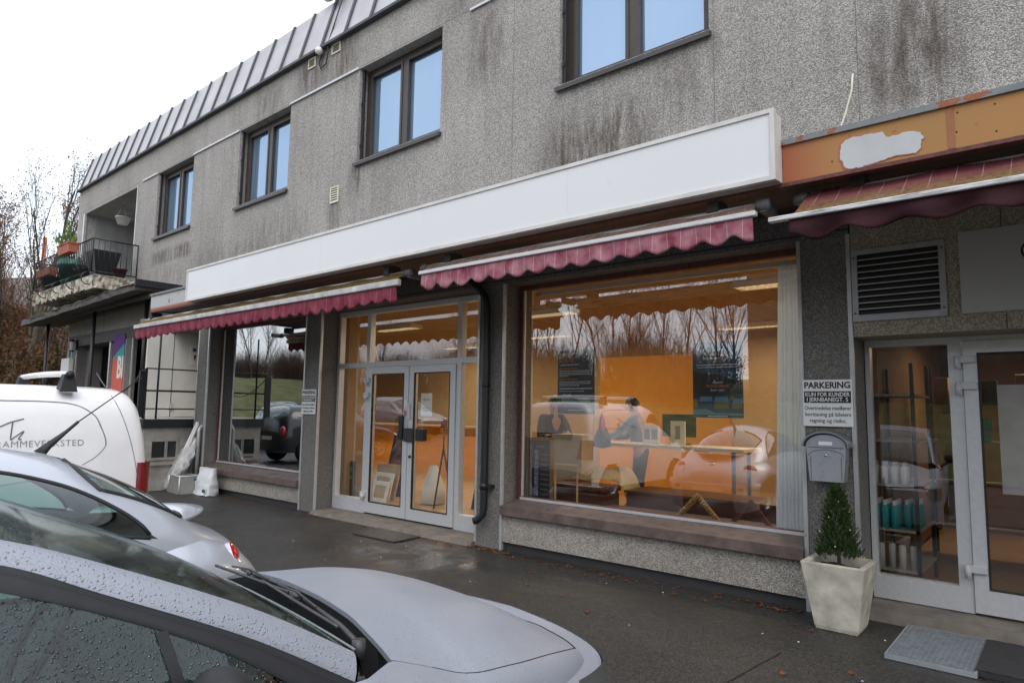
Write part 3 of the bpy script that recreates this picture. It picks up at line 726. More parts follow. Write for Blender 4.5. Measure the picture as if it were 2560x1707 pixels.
m = MB(); m.box(-15.42, -15.37, -.5, 1.58, 1.44, 3.6); wd = m.build('dock_door', plain('cream_door', (.66, .645, .60), .5, var=.06, scale=3), B)
m = MB(); m.box(-15.3705, -15.364, .05, .062, 1.44, 3.6); m.build('door_joint', M['dark'], wd)
m = MB(); m.box(-15.369, -15.362, .42, .62, 2.62, 3.05); m.build('notice', M['paper'], wd)
m = MB(); m.box(-15.361, -15.358, .47, .55, 2.92, 3.0); m.build('emblem', plain('notice_blue', (.08, .07, .22), .6), wd)
m = MB(); m.prism([(-15.361, .50, 2.84), (-15.361, .56, 2.84), (-15.361, .53, 2.72), (-15.361, .51, 2.72)], (.003, 0, 0)); m.build('emblem', M['red'], wd)
m = MB(); m.box(-15.37, -15.33, .02, .10, 1.60, 1.74); m.build('handle', M['lightgrey'], wd)
rl = MB()
for z in (2.42, 1.98, 1.62): rl.tube([(-14.01, -1.0, z), (-14.01, 0.0, z)], .014 if z != 1.98 else .02, 8)
rl.tube([(-14.01, -.77, 1.42), (-14.01, -.77, 3.2)], .02, 8); rl.box(-14.03, -13.99, -1.03, -.98, 1.42, 2.42)
tag(rl.build('dock_railing', M['black']), 'thin black pipe railing along the edge of the loading dock', 'railing')
m = MB(); m.box(-14.05, -13.99, -1.12, -1.035, 1.45, 2.36); tag(m.build('gate_board', M['black']), 'narrow black upright board at the outer corner of the loading dock', 'board')
m = MB(); pth = [(-14.02, -1.06, 2.38)]+[(lerp(-14.02, -16.6, i/10), -1.06-.0*i, 2.38-.62*math.sin(math.pi*i/10)*.75) for i in range(1, 11)]
m.tube(pth, .012, 6); tag(m.build('chain', M['lead']), 'slack grey chain hanging across the loading dock entrance', 'chain')

# ------------------------------------------------------------------ balcony and canopy
m = MB()
def noisy_fascia(mb, x0, x1, y, z0, z1, n):
    rows = []
    for j in range(5):
        rows.append([(lerp(x0, x1, i/n), y+.012*math.sin(i*1.7+j*2.1)*math.sin(i*.53)+random.uniform(-.014, .014)-.02*j/4, lerp(z0, z1, j/4)+(random.choice((-.05, -.02, 0, .03, .08))*random.random() if j in (0,) else 0)) for i in range(n+1)])
    mb.grid(rows, False)
noisy_fascia(m, -22.4, -17.62, -.98, 4.43, 4.74, 60)
m.box(-22.4, -17.62, -.93, 0, 4.45, 4.74); m.add([], [])
rows = [[(-17.61+.02*math.sin(i*2.2+j)+random.uniform(-.012, .012), lerp(-.98, 0, i/14), lerp(4.44, 4.745, j/4)) for i in range(15)] for j in range(5)]
m.grid(rows, False)
bal = m.build('balcony', M['peelpaint'], B)
m = MB(); m.box(-22.42, -17.6, -.97, 0, 4.741, 4.765); m.build('balcony_floor', M['concrete'], bal)
m = MB(); yr = -1.02
for z, r in ((5.63, .018), (4.84, .014)): m.tube([(-22.26, -.02, z), (-22.26, yr, z), (-17.64, yr, z), (-17.64, -.02, z)], r, 8)
n = 36
for i in range(n+1): x = lerp(-22.26, -17.64, i/n); m.cyl((x, yr, 4.84), (x, yr, 5.63), .0085 if i not in (0, n) else .02, n=6)
for i in range(1, 8): y = lerp(yr, -.02, i/8); m.cyl((-17.64, y, 4.84), (-17.64, y, 5.63), .0085, n=6); m.cyl((-22.26, y, 4.84), (-22.26, y, 5.63), .0085, n=6)
m.cyl((-17.64, -.03, 4.8), (-17.64, -.03, 5.64), .014, n=6)
for x in (-22.2, -21.2, -20.0, -18.9, -17.8):
    m.tube([(x, yr, 4.84), (x, yr-.09, 4.80), (x, yr-.15, 4.72), (x, yr-.14, 4.60), (x, yr-.06, 4.53), (x, yr+.1, 4.53)], .014, 7)
m.build('balcony_railing', M['black'], bal)
m = MB(); x0, x1 = -23.4, -15.05; rows = []
for j, (y, z) in enumerate(((0, 4.36), (-.98, 4.27), (-.98, 4.11), (0, 4.18))):
    rows.append([(lerp(x0, x1, i/30), y+(random.uniform(-.02, .02) if 0 < j < 3 else 0), z-.2*(1-i/30)+(.02*math.sin(i*1.9) if j == 1 else 0)) for i in range(31)])
m.grid(rows, False, False); m.add([rows[k][-1] for k in range(4)], [(0, 1, 2, 3)]); m.add([rows[k][0] for k in range(4)], [(3, 2, 1, 0)])
cp = m.build('canopy', plain('weathered_canopy', (.07, .062, .056), .8, var=.35, scale=4), B)
m = MB()
for i in range(4, 31, 1):
    if i in (9, 10, 17): continue
    a, b = lerp(x0, x1, (i-1)/30), lerp(x0, x1, i/30); za, zb_ = 4.27-.2*(1-(i-1)/30), 4.27-.2*(1-i/30)
    d = random.uniform(-.02, .02)
    m.quad((a, -1.0, za-.03+d), (b, -1.0, zb_-.03+d*.6), (b, -.90, zb_+.015), (a, -.90, za+.015))
m.build('torn_edge_metal', plain('bent_edge_metal', (.35, .37, .39), .35, .6, var=.35, scale=9), cp)
m = MB(); m.box(-15.06, -14.98, -.98, 0, 4.20, 4.345); m.build('end_board', M['black'], cp)
m = MB()
for y in (-.6, -.25): m.box(-23.2, -15.1, y-.05, y+.05, 4.0, 4.08)
m.build('beam', plain('canopy_beam', (.06, .055, .05), .8), cp)
for x, y in ((-15.95, -.36), (-19.0, -.45), (-22.6, -.5)):
    m = MB(); m.cyl((x, y, 1.42 if x > -17 else 0), (x, y, 4.15), .045, n=10); m.build('canopy_post', M['black'], cp)
t = thing('banner', 'orange and purple banner with white letters on the wall under the canopy', 'banner', (-18.4, 0, 2))
m = MB(); m.box(-18.78, -18.06, -.03, -.01, 1.2, 2.95); m.build('orange_field', plain('banner_orange', (.66, .12, .08), .7, var=.04), t)
m = MB(); m.prism([(-18.78, -.031, 2.95), (-18.78, -.031, 2.86), (-18.06, -.031, 2.82), (-18.06, -.031, 3.2)], (0, .02, 0)); m.build('teal_field', plain('banner_teal', (.05, .33, .30), .7), t)
m = MB(); m.prism([(-18.78, -.032, 2.87), (-18.06, -.032, 3.21), (-18.06, -.032, 3.46), (-18.78, -.032, 3.46)], (0, .02, 0)); m.build('purple_field', plain('banner_purple', (.12, .03, .22), .7), t)
text_mb('BI', .76, (-18.45, -.032, 2.36), (1, 0, 0), (0, 0, 1), .004, .03, 'LEFT', width=.37).build('lettering', M['paper'], t)
m = MB(); m.box(-22.56, -21.9, -.13, -.0, 2.58, 2.98, bevel=.02); tag(m.build('meter_box', M['white']), 'white meter box on the far left wall corner under the canopy', 'box')
t = thing('wall_lamp', 'dark wall lantern with pale glass beside the left entrance', 'lamp', (-21.66, -.1, 3.15))
m = MB(); m.box(-21.70, -21.62, -.06, 0, 3.2, 3.5); m.lathe([(.02, .36), (.10, .30), (.09, .29)], (-21.66, -.14, 3.15), 10); m.lathe([(.05, .0), (.06, .03), (.02, .04)], (-21.66, -.14, 3.15), 10); m.build('bracket', M['black'], t)
m = MB(); m.lathe([(.045, .04), (.075, .28)], (-21.66, -.14, 3.15), 10); m.build('lamp_glass', M['lightgrey'], t)
m = MB(); m.tube([(-22.58, .06, 8.05), (-22.58, .06, .0)], .045, 8); tag(m.build('rain_pipe', plain('pale_pipe', (.42, .50, .54), .4)), 'pale blue grey rain pipe down the far left corner of the building', 'pipe')
m = MB(); m.tube([(-22.9, -1.6, -.1), (-22.95, -1.6, 3.6)], .03, 8); tag(m.build('pole', M['strip']), 'thin pale upright pole standing just left of the building end', 'pole')
# plants on the balcony
def foliage(mb, c, r, h, n, leaf, up=.6, spread=1.0):
    for _ in range(n):
        a = random.uniform(0, 2*math.pi); rr = r*math.sqrt(random.random())*spread; z = random.random()
        p = Vector((c[0]+rr*(1-.5*z)*math.cos(a), c[1]+rr*(1-.5*z)*math.sin(a), c[2]+h*z))
        d = Vector((math.cos(a)*(1-up), math.sin(a)*(1-up), up+random.uniform(-.3, .3))).normalized()*leaf*random.uniform(.6, 1.4)
        s_ = d.cross(Vector((random.uniform(-1, 1), random.uniform(-1, 1), random.uniform(-1, 1))))
        if s_.length < 1e-5: continue
        s_ = s_.normalized()*leaf*.22
        mb.add([p, p+d*.5+s_, p+d, p+d*.5-s_], [(0, 1, 2, 3)])
def tub(name, label, cat, c, r0, r1, h, mat, sq=False):
    t = thing(name, label, cat, c); m = MB()
    if sq:
        q = lambda r, z: [(c[0]+a*r, c[1]+b*r, c[2]+z) for a, b in ((-1, -1), (1, -1), (1, 1), (-1, 1))]
        m.grid([q(r0, 0), q(r1, h), q(r1-.03, h), q(r1-.05, h-.08)], False, True)
    else: m.lathe([(.01, 0), (r0, 0), (r1, h-.03), (r1+.02, h-.03), (r1+.02, h), (r1-.03, h), (r1-.05, h-.07)], c, 20)
    m.build('pot', mat, t); m = MB(); m.lathe([(.001, h-.06), (r1-.03, h-.07)], c, 14); m.build('soil', M['soil'], t)
    return t
t = thing('planter_box', 'terracotta window box with a pale green fern on the balcony rail', 'planter', (-19.1, -1.13, 5.4))
m = MB(); q = lambda e, z: [(-19.1-.42-e, -1.13-.09-e, z), (-19.1+.42+e, -1.13-.09-e, z), (-19.1+.42+e, -1.13+.09+e, z), (-19.1-.42-e, -1.13+.09+e, z)]
m.grid([q(0, 5.42), q(.03, 5.63), q(.045, 5.63), q(.045, 5.66), q(.02, 5.66), q(.0, 5.58)], False, True); m.add(q(0, 5.42), [(0, 1, 2, 3)]); m.build('trough', M['terracotta'], t)
m = MB(); foliage(m, (-19.15, -1.13, 5.6), .28, .28, 60, .13, .85); foliage(m, (-19.2, -1.13, 5.75), .10, .5, 70, .10, .9); m.build('fern', M['limeleaf'], t)
t = thing('planter_box', 'long terracotta window box behind the balcony bars at the far left end', 'planter', (-21.9, -.85, 5.2))
m = MB(); q = lambda e, z: [(-21.9-.6-e, -.85-.09-e, z), (-21.9+.6+e, -.85-.09-e, z), (-21.9+.6+e, -.85+.09+e, z), (-21.9-.6-e, -.85+.09+e, z)]
m.grid([q(0, 5.22), q(.03, 5.42), q(.01, 5.42), q(.0, 5.36)], False, True); m.add(q(0, 5.22), [(0, 1, 2, 3)]); m.add(q(0, 5.3), [(0, 1, 2, 3)]); m.build('trough', M['terracotta'], t)
m = MB(); foliage(m, (-21.9, -.85, 5.35), .35, .12, 60, .1, .7); m.build('plants', M['brownleaf'], t)
t = tub('plant_tub', 'tall black tapered plant tub at the right corner of the balcony', 'planter', (-17.98, -.68, 4.765), .19, .30, .62, M['black'], True)
t = tub('plant_tub', 'dark round plant tub low behind the balcony bars on the left', 'planter', (-21.9, -.6, 4.765), .24, .33, .45, M['black'])
t = tub('plant_tub', 'dark green plant tub in the middle of the balcony', 'planter', (-20.3, -.62, 4.765), .26, .36, .58, plain('green_plastic', (.01, .06, .045), .5))
m = MB(); m.lathe([(.4, .58), (.38, .72), (.3, .74)], (-20.3, -.62, 4.765), 16); m.build('rim_cloth', plain('emerald_plastic', (.01, .17, .10), .4), t)
t = tub('flower_pot', 'purple flowering heather pot between the green tub and the black tub', 'flower pot', (-19.05, -.65, 4.765), .16, .22, .35, M['dark'])
m = MB(); foliage(m, (-19.05, -.65, 5.05), .34, .36, 260, .08, .6); m.build('heather', leafmat('heather', (.28, .19, .27), (.42, .34, .40)), t)
t = tub('flower_pot', 'small dark brown pot beside the foot of the black balcony tub', 'flower pot', (-17.78, -.35, 4.765), .1, .15, .24, M['brownbox'])
t = thing('hanging_pot', 'white hanging flower pot under the loggia ceiling', 'flower pot', (-20.1, .4, 6.7))
m = MB(); m.lathe([(.001, 0), (.13, .0), (.19, .18), (.20, .18), (.20, .2), (.16, .2)], (-20.1, .4, 6.7), 18); m.build('pot', M['white'], t)
m = MB()
for k in range(3): a = k*2.1; m.cyl((-20.1+.18*math.cos(a), .4+.18*math.sin(a), 6.9), (-20.1, .4, 7.26), .007, n=5)
m.build('hanger', M['lightgrey'], t)

# ------------------------------------------------------------------ signs, awnings and fittings on the front
t = thing('sign_board', 'long blank white light box sign above the shop windows', 'sign', (-6.5, -1.3, 3.46))
m = MB(); x0, x1, y0, y1, z0, z1 = -11.50, -1.60, -1.42, -1.252, 3.46, 4.015; tw = .035
m.box(x0, x1, y0, y0+.05, z1-tw, z1); m.box(x0, x1, y0, y0+.05, z0, z0+tw); m.box(x0, x0+tw, y0, y0+.05, z0+tw, z1-tw); m.box(x1-tw, x1, y0, y0+.05, z0+tw, z1-tw)
m.box(x0, x1, y0+.05, y1, z1-.012, z1-.002); m.box(x0, x0+.012, y0+.05, y1, z0+.01, z1-.012); m.box(x1-.016, x1-.004, y0+.05, y1, z0+.01, z1-.012); m.build('frame', M['signframe'], t)
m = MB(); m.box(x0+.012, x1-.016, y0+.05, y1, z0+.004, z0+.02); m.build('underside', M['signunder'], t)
xs = [x0+tw, -9.5, -7.5, -5.5, -3.5, x1-tw]
m = MB()
for a, b in zip(xs, xs[1:]): m.box(a+.0008, b-.0008, y0+.012, y0+.03, z0+tw, z1-tw)
m.build('white_panel', M['signwhite'], t)
m = MB(); m.tube([(-1.36, -.012, 4.78), (-1.37, -.03, 4.62), (-1.42, -.05, 4.42), (-1.47, -.08, 4.25), (-1.5, -.2, 3.9)], .009, 6); tag(m.build('loose_cable', M['cream']), 'loose pale cable hanging down the wall above the orange board', 'cable')

def awning(label, x0, x1, yr, zr, yb, zb, drop, clothmat, valmat, barmat, bar, per, bartip=0, drape=0):
    t = thing('awning', label, 'awning', ((x0+x1)/2, 0, 0))
    cx = (x0+x1)/2
    n = max(40, int((x1-x0)/.025))
    rows = []
    for j in range(7):
        u = j/6
        rows.append([(lerp(x0, x1, i/n), lerp(yr, yb, u), lerp(zr, zb+bar*.4, u)-.03*math.sin(math.pi*u)*drape+.006*math.sin(i*.21+j)) for i in range(n+1)])
    m = MB(); m.grid(rows); m.build('cloth', clothmat, t)
    rows = []
    for j in range(7):
        u = j/6; r = []
        for i in range(n+1):
            x = lerp(x0, x1, i/n)
            wv = .5-.5*math.cos(2*math.pi*(x-x0)/per)
            z = zb-bar*.5-u*(drop-.055+(.055+.012*math.sin(x*2.3+1.1*math.sin(x*.9)))*wv+.007*math.sin(x*1.3)+.004*math.sin(x*7.1))
            fold = (.018+.02*drape)*u*math.sin(2*math.pi*(x-x0)/per+.6*math.sin(x*3))+.018*drape*u*math.sin(x*9+u*4)
            r.append((x, yb-.006-fold, z))
        rows.append(r)
    m = MB(); m.grid(rows); m.build('valance', valmat, t, thick=.003)
    m = MB(); m.box(x0-bartip, x1+bartip, yb-.03, yb+.03, zb-bar/2, zb+bar/2, bevel=min(.012, bar*.2)); m.build('front_bar', barmat, t)
    m = MB(); m.cyl((x0-.03, yr, zr-.03), (x1+.03, yr, zr-.03), .028, n=12); m.build('roller', M['alu'], t)
    for x in (x0-.05, x1+.05):
        m = MB(); m.cyl((x-.05, yr, zr-.03), (x+.05, yr, zr-.03), .05, n=12); m.box(x-.03, x+.03, yr-.02, yr+.25, zr-.09, zr+.0, bevel=.01); m.build('end_bracket', M['lead'], t)
    for x in (x0+.35, x1-.35):
        xm = lerp(x, cx, .28)
        m = MB(); m.tube([(x, yr+.05, zr-.08), (xm, (yr+yb)/2+.1, zr-.13), (lerp(x, cx, .05), yb+.02, zb)], .02, 8); m.build('folding_arm', M['lead'], t)
        m = MB(); m.box(x-.05, x+.05, yr-.04, yr+.16, zr-.02, 3.59+.11*yr, bevel=.008); m.build('bracket', M['dark'], t)
    return t
awning('long red awning with mossy top over the dark display window and door', -13.74, -6.0, -1.20, 3.35, -1.35, 3.185, .205, M['awn_mosstop'], M['awn_red'], M['greybar'], .078, .26, .05)
awning('faded pink striped awning over the big shop window', -5.62, -1.82, -1.20, 3.375, -1.30, 3.26, .19, M['awn_pinktop'], M['awn_pink'], M['whitebar'], .042, .26, .03)
awning('dark maroon awning with yellow lichen over the salon door', -1.47, 1.9, -1.08, 3.41, -1.55, 3.11, .165, M['awn_darktop'], M['awn_dark'], M['wornbar'], .036, .36, .14, .75)

def vent(label, x0, x1, z0, z1, n, frame, slat, name='vent_grille', fw=.045, y=0, scr=True):
    t = thing(name, label, 'vent', ((x0+x1)/2, y, z0))
    m = MB(); m.box(x0, x1, y-.022, y-.003, z1-fw, z1); m.box(x0, x1, y-.022, y-.003, z0, z0+fw); m.box(x0, x0+fw, y-.022, y-.003, z0+fw, z1-fw); m.box(x1-fw, x1, y-.022, y-.003, z0+fw, z1-fw); m.build('frame', frame, t)
    m = MB(); h = (z1-z0-2*fw)/n
    for i in range(n):
        zz = z0+fw+i*h
        m.prism([(x0+fw, y-.02, zz+.12*h), (x0+fw, y-.004, zz+.75*h), (x0+fw, y-.001, zz+.7*h), (x0+fw, y-.018, zz+.0*h)], (x1-x0-2*fw, 0, 0))
        if scr: m.box(x0+fw, x1-fw, y-.0225, y-.0195, zz+.02*h, zz+.2*h, mi=1)
    m.build('louvres', [slat, frame], t)
    m = MB(); m.box(x0+fw, x1-fw, y-.002, y-.0005, z0+fw, z1-fw); m.build('dark_opening', M['darkvoid'], t)
    if scr:
        m = MB()
        for x in (x0+.02, x1-.02):
            for z in (z0+.07, z1-.07): m.cyl((x, y-.028, z), (x, y-.022, z), .009, n=8)
        m.build('screw', M['lead'], t)
    return t
vent('large louvred ventilation grille above the salon side window', -1.43, -.735, 2.53, 3.16, 10, plain('grille_frame', (.40, .41, .43), .4, .4), plain('louvre', (.05, .046, .042), .6, .2))
vent('small cream vent high on the wall below the eave, right of the bulb', -9.58, -9.33, 7.83, 8.02, 5, M['cream'], M['cream'], fw=.02, scr=False)
vent('small cream vent high on the wall below the eave, left of the bulb', -10.31, -10.08, 7.80, 7.99, 5, M['cream'], M['cream'], fw=.02, scr=False)
vent('small cream vent alone in the middle of the grey wall', -9.44, -9.21, 5.13, 5.41, 6, M['cream'], M['cream'], fw=.02, scr=False)
t = thing('flood_lamp', 'small white lamp with a looped cable under the roof edge', 'lamp', (-9.85, -.05, 7.97))
m = MB(); m.ball((-9.85, -.1, 7.97), .07); m.cyl((-9.85, -.1, 7.97), (-9.85, 0, 8.0), .03); m.build('lamp_head', M['white'], t)
m = MB(); m.tube([(-9.85, -.04, 7.93), (-9.95, -.03, 7.8), (-9.88, -.03, 7.68), (-9.72, -.03, 7.72), (-9.66, -.04, 7.9), (-9.64, -.06, 8.05), (-9.5, .1, 8.9), (-9.45, .2, 9.06)], .012, 6); m.build('cable', M['black'], t)
t = thing('satellite_dish', 'grey satellite dish on the roof edge at the top of the picture', 'satellite dish', (-9.7, .35, 9.05))
m = MB(); rows = [[(-9.7+.48*q*math.cos(a)*1.0, .15-.12*(1-q*q)+.1*q*math.sin(a), 9.42+.48*q*math.sin(a)) for a in [2*math.pi*k/24 for k in range(24)]] for q in (.02, .4, .75, 1)]
m.grid(rows, True, True); m.build('dish', M['lightgrey'], t, thick=.01); m = MB(); m.tube([(-9.7, .35, 9.04), (-9.7, .35, 9.4), (-9.7, .1, 9.42)], .025, 8); m.tube([(-9.7, .12, 9.0), (-9.7, -.35, 9.3)], .012, 6); m.build('mount', M['lead'], t)
t = thing('steel_sign', 'blank brushed steel plate sign right of the ventilation grille', 'sign', (0, -.01, 2.54))
m = MB(); m.box(-.64, .85, -.012, -.002, 2.54, 3.2); m.build('plate', plain('brushed_plate', (.46, .465, .47), .40, .25, var=.04, scale=3), t)
m = MB()
for x, z in ((-.61, 3.16), (-.61, 2.58), (.82, 3.16), (.82, 2.58)): m.cyl((x, -.018, z), (x, -.012, z), .01, n=10)
m.build('screw', M['lightgrey'], t)
m = MB(); m.tube([(-.03+.21*math.cos(a), -.014, 2.99+.12*math.sin(a)) for a in [2*math.pi*k/40 for k in range(41)]], .008, 6); m.build('ring_emblem', M['black'], t)

def parking_sign(x0, z0, label):
    t = thing('parking_sign', label, 'sign', (x0+.2, -.016, z0)); k = .41/.4; y = -.03
    m = MB(); m.box(x0, x0+.41, y, -.016, z0, z0+.41); m.build('plate', M['paper'], t)
    m = MB(); m.box(x0+.012, x0+.398, y-.003, y-.0005, z0+.205, z0+.308); m.build('black_field', M['black'], t)
    X = x0+.205; r, u = (1, 0, 0), (0, 0, 1)
    L = merge_mb(text_mb('PARKERING', .078, (X, y-.001, z0+.335), r, u, .002, .03, width=.38),
                 text_mb('Overtredelse medfører', .05, (X, y-.001, z0+.143), r, u, .002, .004, width=.385),
                 text_mb('borttauing på bileiers', .05, (X, y-.001, z0+.088), r, u, .002, .004, width=.375),
                 text_mb('regning og risiko.', .05, (X, y-.001, z0+.033), r, u, .002, .004, width=.30))
    L.build('lettering', M['black'], t)
    L = merge_mb(text_mb('KUN FOR KUNDER', .05, (X, y-.0035, z0+.263), r, u, .002, .014, width=.365), text_mb('I JERNBANEGT. 5', .05, (X, y-.0035, z0+.218), r, u, .002, .014, width=.34))
    L.build('lettering', M['paper'], t)
parking_sign(-1.865, 1.62, 'white parking notice on the pillar above the grey letterbox')
parking_sign(-9.985, 1.59, 'white parking notice on the pillar left of the glass double door')

# letterbox
t = thing('letterbox', 'grey metal letterbox with curved lid on the pillar', 'letterbox', (-1.655, -.015, 1.15))
X = -1.655; z0 = 1.15; m = MB()
n = 14; prof = lambda yy: [(X-.135, yy, z0), (X+.135, yy, z0), (X+.162, yy, z0+.30)]+[(X+.162*math.cos(math.pi*i/n), yy, z0+.30+.10*math.sin(math.pi*i/n)) for i in range(1, n)]+[(X-.162, yy, z0+.30)]
m.prism(prof(-.15), (0, .134, 0)); m.build('body', M['mailgrey'], t)
m = MB(); arc = [(X+.19*math.cos(a), -.175, z0+.295+.135*math.sin(a)) for a in [math.pi*(i/20) for i in range(21)]]
arc2 = [(p[0]-X)*.93+X for p in arc]
m.prism(arc+[((p[0]-X)*.94+X, p[1], (p[2]-z0-.295)*.9+z0+.292) for p in arc[::-1]], (0, .16, 0)); m.build('lid', M['mailroof'], t)
m = MB(); m.tube([(X+.14*math.cos(a), -.151, z0+.215+.055*math.sin(a)) for a in [math.pi*(i/16) for i in range(17)]], .003, 5); m.box(X-.145, X+.145, -.153, -.15, z0+.285, z0+.293); m.box(X-.125, X-.12, -.1525, -.15, z0+.01, z0+.21); m.box(X+.12, X+.125, -.1525, -.15, z0+.01, z0+.21); m.build('flap_edge', M['lead'], t)
m = MB(); m.box(X-.055, X+.055, -.1535, -.15, z0+.31, z0+.34); m.build('name_plate', M['paper'], t)
m = MB(); m.cyl((X, -.158, z0+.225), (X, -.15, z0+.225), .011, n=12); m.build('lock', M['chrome'], t)

# down pipe
t = thing('downpipe', 'black downpipe bending from under the awning down the pillar', 'pipe', (-5.72, -.08, .3))
m = MB(); m.tube([(-6.16, -.1, 3.56), (-6.10, -.1, 3.46), (-5.82, -.1, 3.26), (-5.735, -.1, 3.16), (-5.715, -.09, 3.05), (-5.71, -.08, 2.2), (-5.71, -.08, .50), (-5.72, -.09, .41), (-5.78, -.12, .34), (-5.82, -.14, .325)], .048, 14); m.build('pipe', M['black'], t)
m = MB(); m.cyl((-5.71, -.08, .72), (-5.71, -.08, .80), .056, n=14); m.cyl((-5.71, -.08, 2.0), (-5.71, -.08, 2.04), .054, n=14); m.box(-5.66, -5.60, -.09, .0, .74, .78); m.build('clip', M['black'], t)

# planter with spruce at the salon door
t = thing('concrete_planter', 'pale square concrete planter beside the salon door', 'planter', (-1.54, -.27, 0))
cx_, cy_ = -1.545, -.27; q = lambda r, z: [(cx_+a*r, cy_+b*r, z) for a, b in ((-1, -1), (1, -1), (1, 1), (-1, 1))]
m = MB(); m.grid([q(.155, 0), q(.165, .03), q(.235, .50), q(.24, .53), q(.19, .53), q(.175, .43)], False, True); m.add(q(.155, 0), [(3, 2, 1, 0)])
o = m.build('pot', M['paleconc'], t); md = o.modifiers.new('bev', 'BEVEL'); md.width = .008; md.segments = 2
m = MB(); rows = [[(cx_+lerp(-.18, .18, i/8), cy_+lerp(-.18, .18, j/8), .465+random.uniform(-.012, .012)) for i in range(9)] for j in range(9)]; m.grid(rows); m.build('soil', M['soil'], t)
t = thing('dwarf_spruce', 'small conical spruce with tiny string lights in the concrete planter', 'tree', (cx_, cy_, .47))
m = MB(); m.tube([(cx_, cy_, .46), (cx_+.005, cy_, .8), (cx_, cy_, 1.08)], [.016, .01, .003], 7); m.build('trunk', M['bark'], t)
m = MB()
for _ in range(900):
    z = random.random()**1.25; rr = .195*(1-z)**.7*random.uniform(.75, 1.1)+.012; a = random.uniform(0, 6.283)
    r1 = rr*random.uniform(.45, 1.1); p = Vector((cx_+r1*math.cos(a)*.75, cy_+r1*math.sin(a)*.75, .56+.54*z+random.uniform(-.02, .02)))
    d = Vector((math.cos(a)*.6, math.sin(a)*.6, .75)).normalized()*random.uniform(.035, .07)
    for k in range(9):
        u = k/9; b = p+d*u; nd = (d.normalized()+Vector((random.uniform(-1, 1), random.uniform(-1, 1), random.uniform(-.6, 1)))*.8).normalized()*.022
        s_ = nd.cross(Vector((random.uniform(-1, 1), random.uniform(-1, 1), 1))).normalized()*.005
        m.add([b-s_, b+s_, b+nd], [(0, 1, 2)])
m.build('crown', M['spruce'], t)
m = MB(); pts = []
for k in range(12):
    z = k/12; a = k*2.4; rr = .17*(1-z)**.85+.02; m.ball((cx_+rr*math.cos(a), cy_+rr*math.sin(a)*1.0, .58+.52*z), .004, n=6, m=4)
m.build('string_light', emit('warm_fairy_light', (1, .74, .42), .8), t)

# mats, ground clutter
t = thing('grating_mat', 'galvanised steel grating in front of the salon door', 'mat', (-.84, -.4, 0))
m = MB(); x0, x1, y0, y1 = -1.13, -.585, -.80, .08; zz = .034
m.box(x0, x1, y0, y0+.012, .0, zz); m.box(x0, x1, y1-.012, y1, .0, zz); m.box(x0, x0+.01, y0+.012, y1-.012, .0, zz); m.box(x1-.01, x1, y0+.012, y1-.012, .0, zz); m.build('frame', plain('galvanised_frame', (.34, .37, .39), .4, .4), t)
m = MB(); k = 16
for i in range(1, k): x = lerp(x0, x1, i/k); m.box(x-.0022, x+.0022, y0+.012, y1-.012, .012, zz-.001)
k = 34
for i in range(1, k): y = lerp(y0, y1, i/k); m.box(x0+.01, x1-.01, y-.0018, y+.0018, .012, zz-.002)
m.box(x0+.01, x1-.01, y0+.012, y1-.012,   .003, .006); m.build('grid', plain('galvanised_bars', (.30, .335, .355), .4, .45, var=.2, scale=20), t)
m = MB(); rows = [[(lerp(-.60, .5, i/30), lerp(-.74, .06, j/24),   .040+.004*((i*7+j*13) % 3)/2) for i in range(31)] for j in range(25)]; m.grid(rows, False); m.box(-.60, .5, -.74, .06, .0, .038)
tag(m.build('door_mat', plain('charcoal_mat', (.025, .025, .027), .95, bump=.6)), 'charcoal ribbed door mat overlapping the steel grating', 'mat')
m = MB(); m.prism([(-7.6, -.66, .0), (-6.74, -.64, .0), (-6.77, -.17, .0), (-7.66, -.15, .0)], (0, 0, .016)); tag(m.build('door_mat', plain('wet_rubber_mat', (.035, .032, .03), .55, bump=.5)), 'flat wet brown door mat in front of the glass double door', 'mat')
t = thing('metal_case', 'dull grey metal case standing on the asphalt by the dock', 'box', (-13.5, -.4, 0))
m = MB(); q = [(-13.78, -.56), (-13.16, -.60), (-13.10, -.22), (-13.72, -.18)]
cxx, cyy = -13.44, -.39
m.add([(x, y, .0) for x, y in q]+[(cxx+(x-cxx)*.86, cyy+(y-cyy)*.86, .33) for x, y in q], [(3, 2, 1, 0), (4, 5, 6, 7), (0, 1, 5, 4), (1, 2, 6, 5), (2, 3, 7, 6), (3, 0, 4, 7)]); m.build('body', plain('dull_metal', (.27, .265, .25), .5, .4), t)
m = MB()
for i in range(4):
    x, y = q[i]; x2, y2 = q[(i+1) % 4]; T = lambda a, b: (cxx+(a-cxx)*.87, cyy+(b-cyy)*.87, .333)
    m.tube([(x, y, .01), T(x, y)], .014, 6); m.tube([T(x, y), T(x2, y2)], .012, 6)
m.build('edge_trim', M['alu'], t)
def wrinkled(mb, base, w, h, d, seed):
    rnd = random.Random(seed); rows = []
    for j in range(11):
        u = j/10; r = []
        for k in range(20):
            a = 2*math.pi*k/20; s_ = (1+.02*math.sin(6*u)) * (1+.16*rnd.uniform(-1, 1))
            ca, sa = math.cos(a), math.sin(a); e = .45
            r.append((base[0]+.04*u+w/2*(s_*.4+.6*(1-.10*u))*math.copysign(abs(ca)**e, ca), base[1]+d/2*s_*(1-.72*u**1.5)*math.copysign(abs(sa)**e, sa), base[2]+h*u+rnd.uniform(-.012, .012)))
        rows.append(r)
    mb.grid(rows, True, True); mb.add(rows[-1], [range(20)], True)
t = thing('rubbish_bag', 'crumpled white plastic sack leaning on the pillar foot', 'bag', (-12.9, -.27, 0))
m = MB(); wrinkled(m, (-12.80, -.24, .01), .62, .50, .26, 4); m.build('sack', plain('white_plastic_sack', (.68, .69, .71), .4), t)
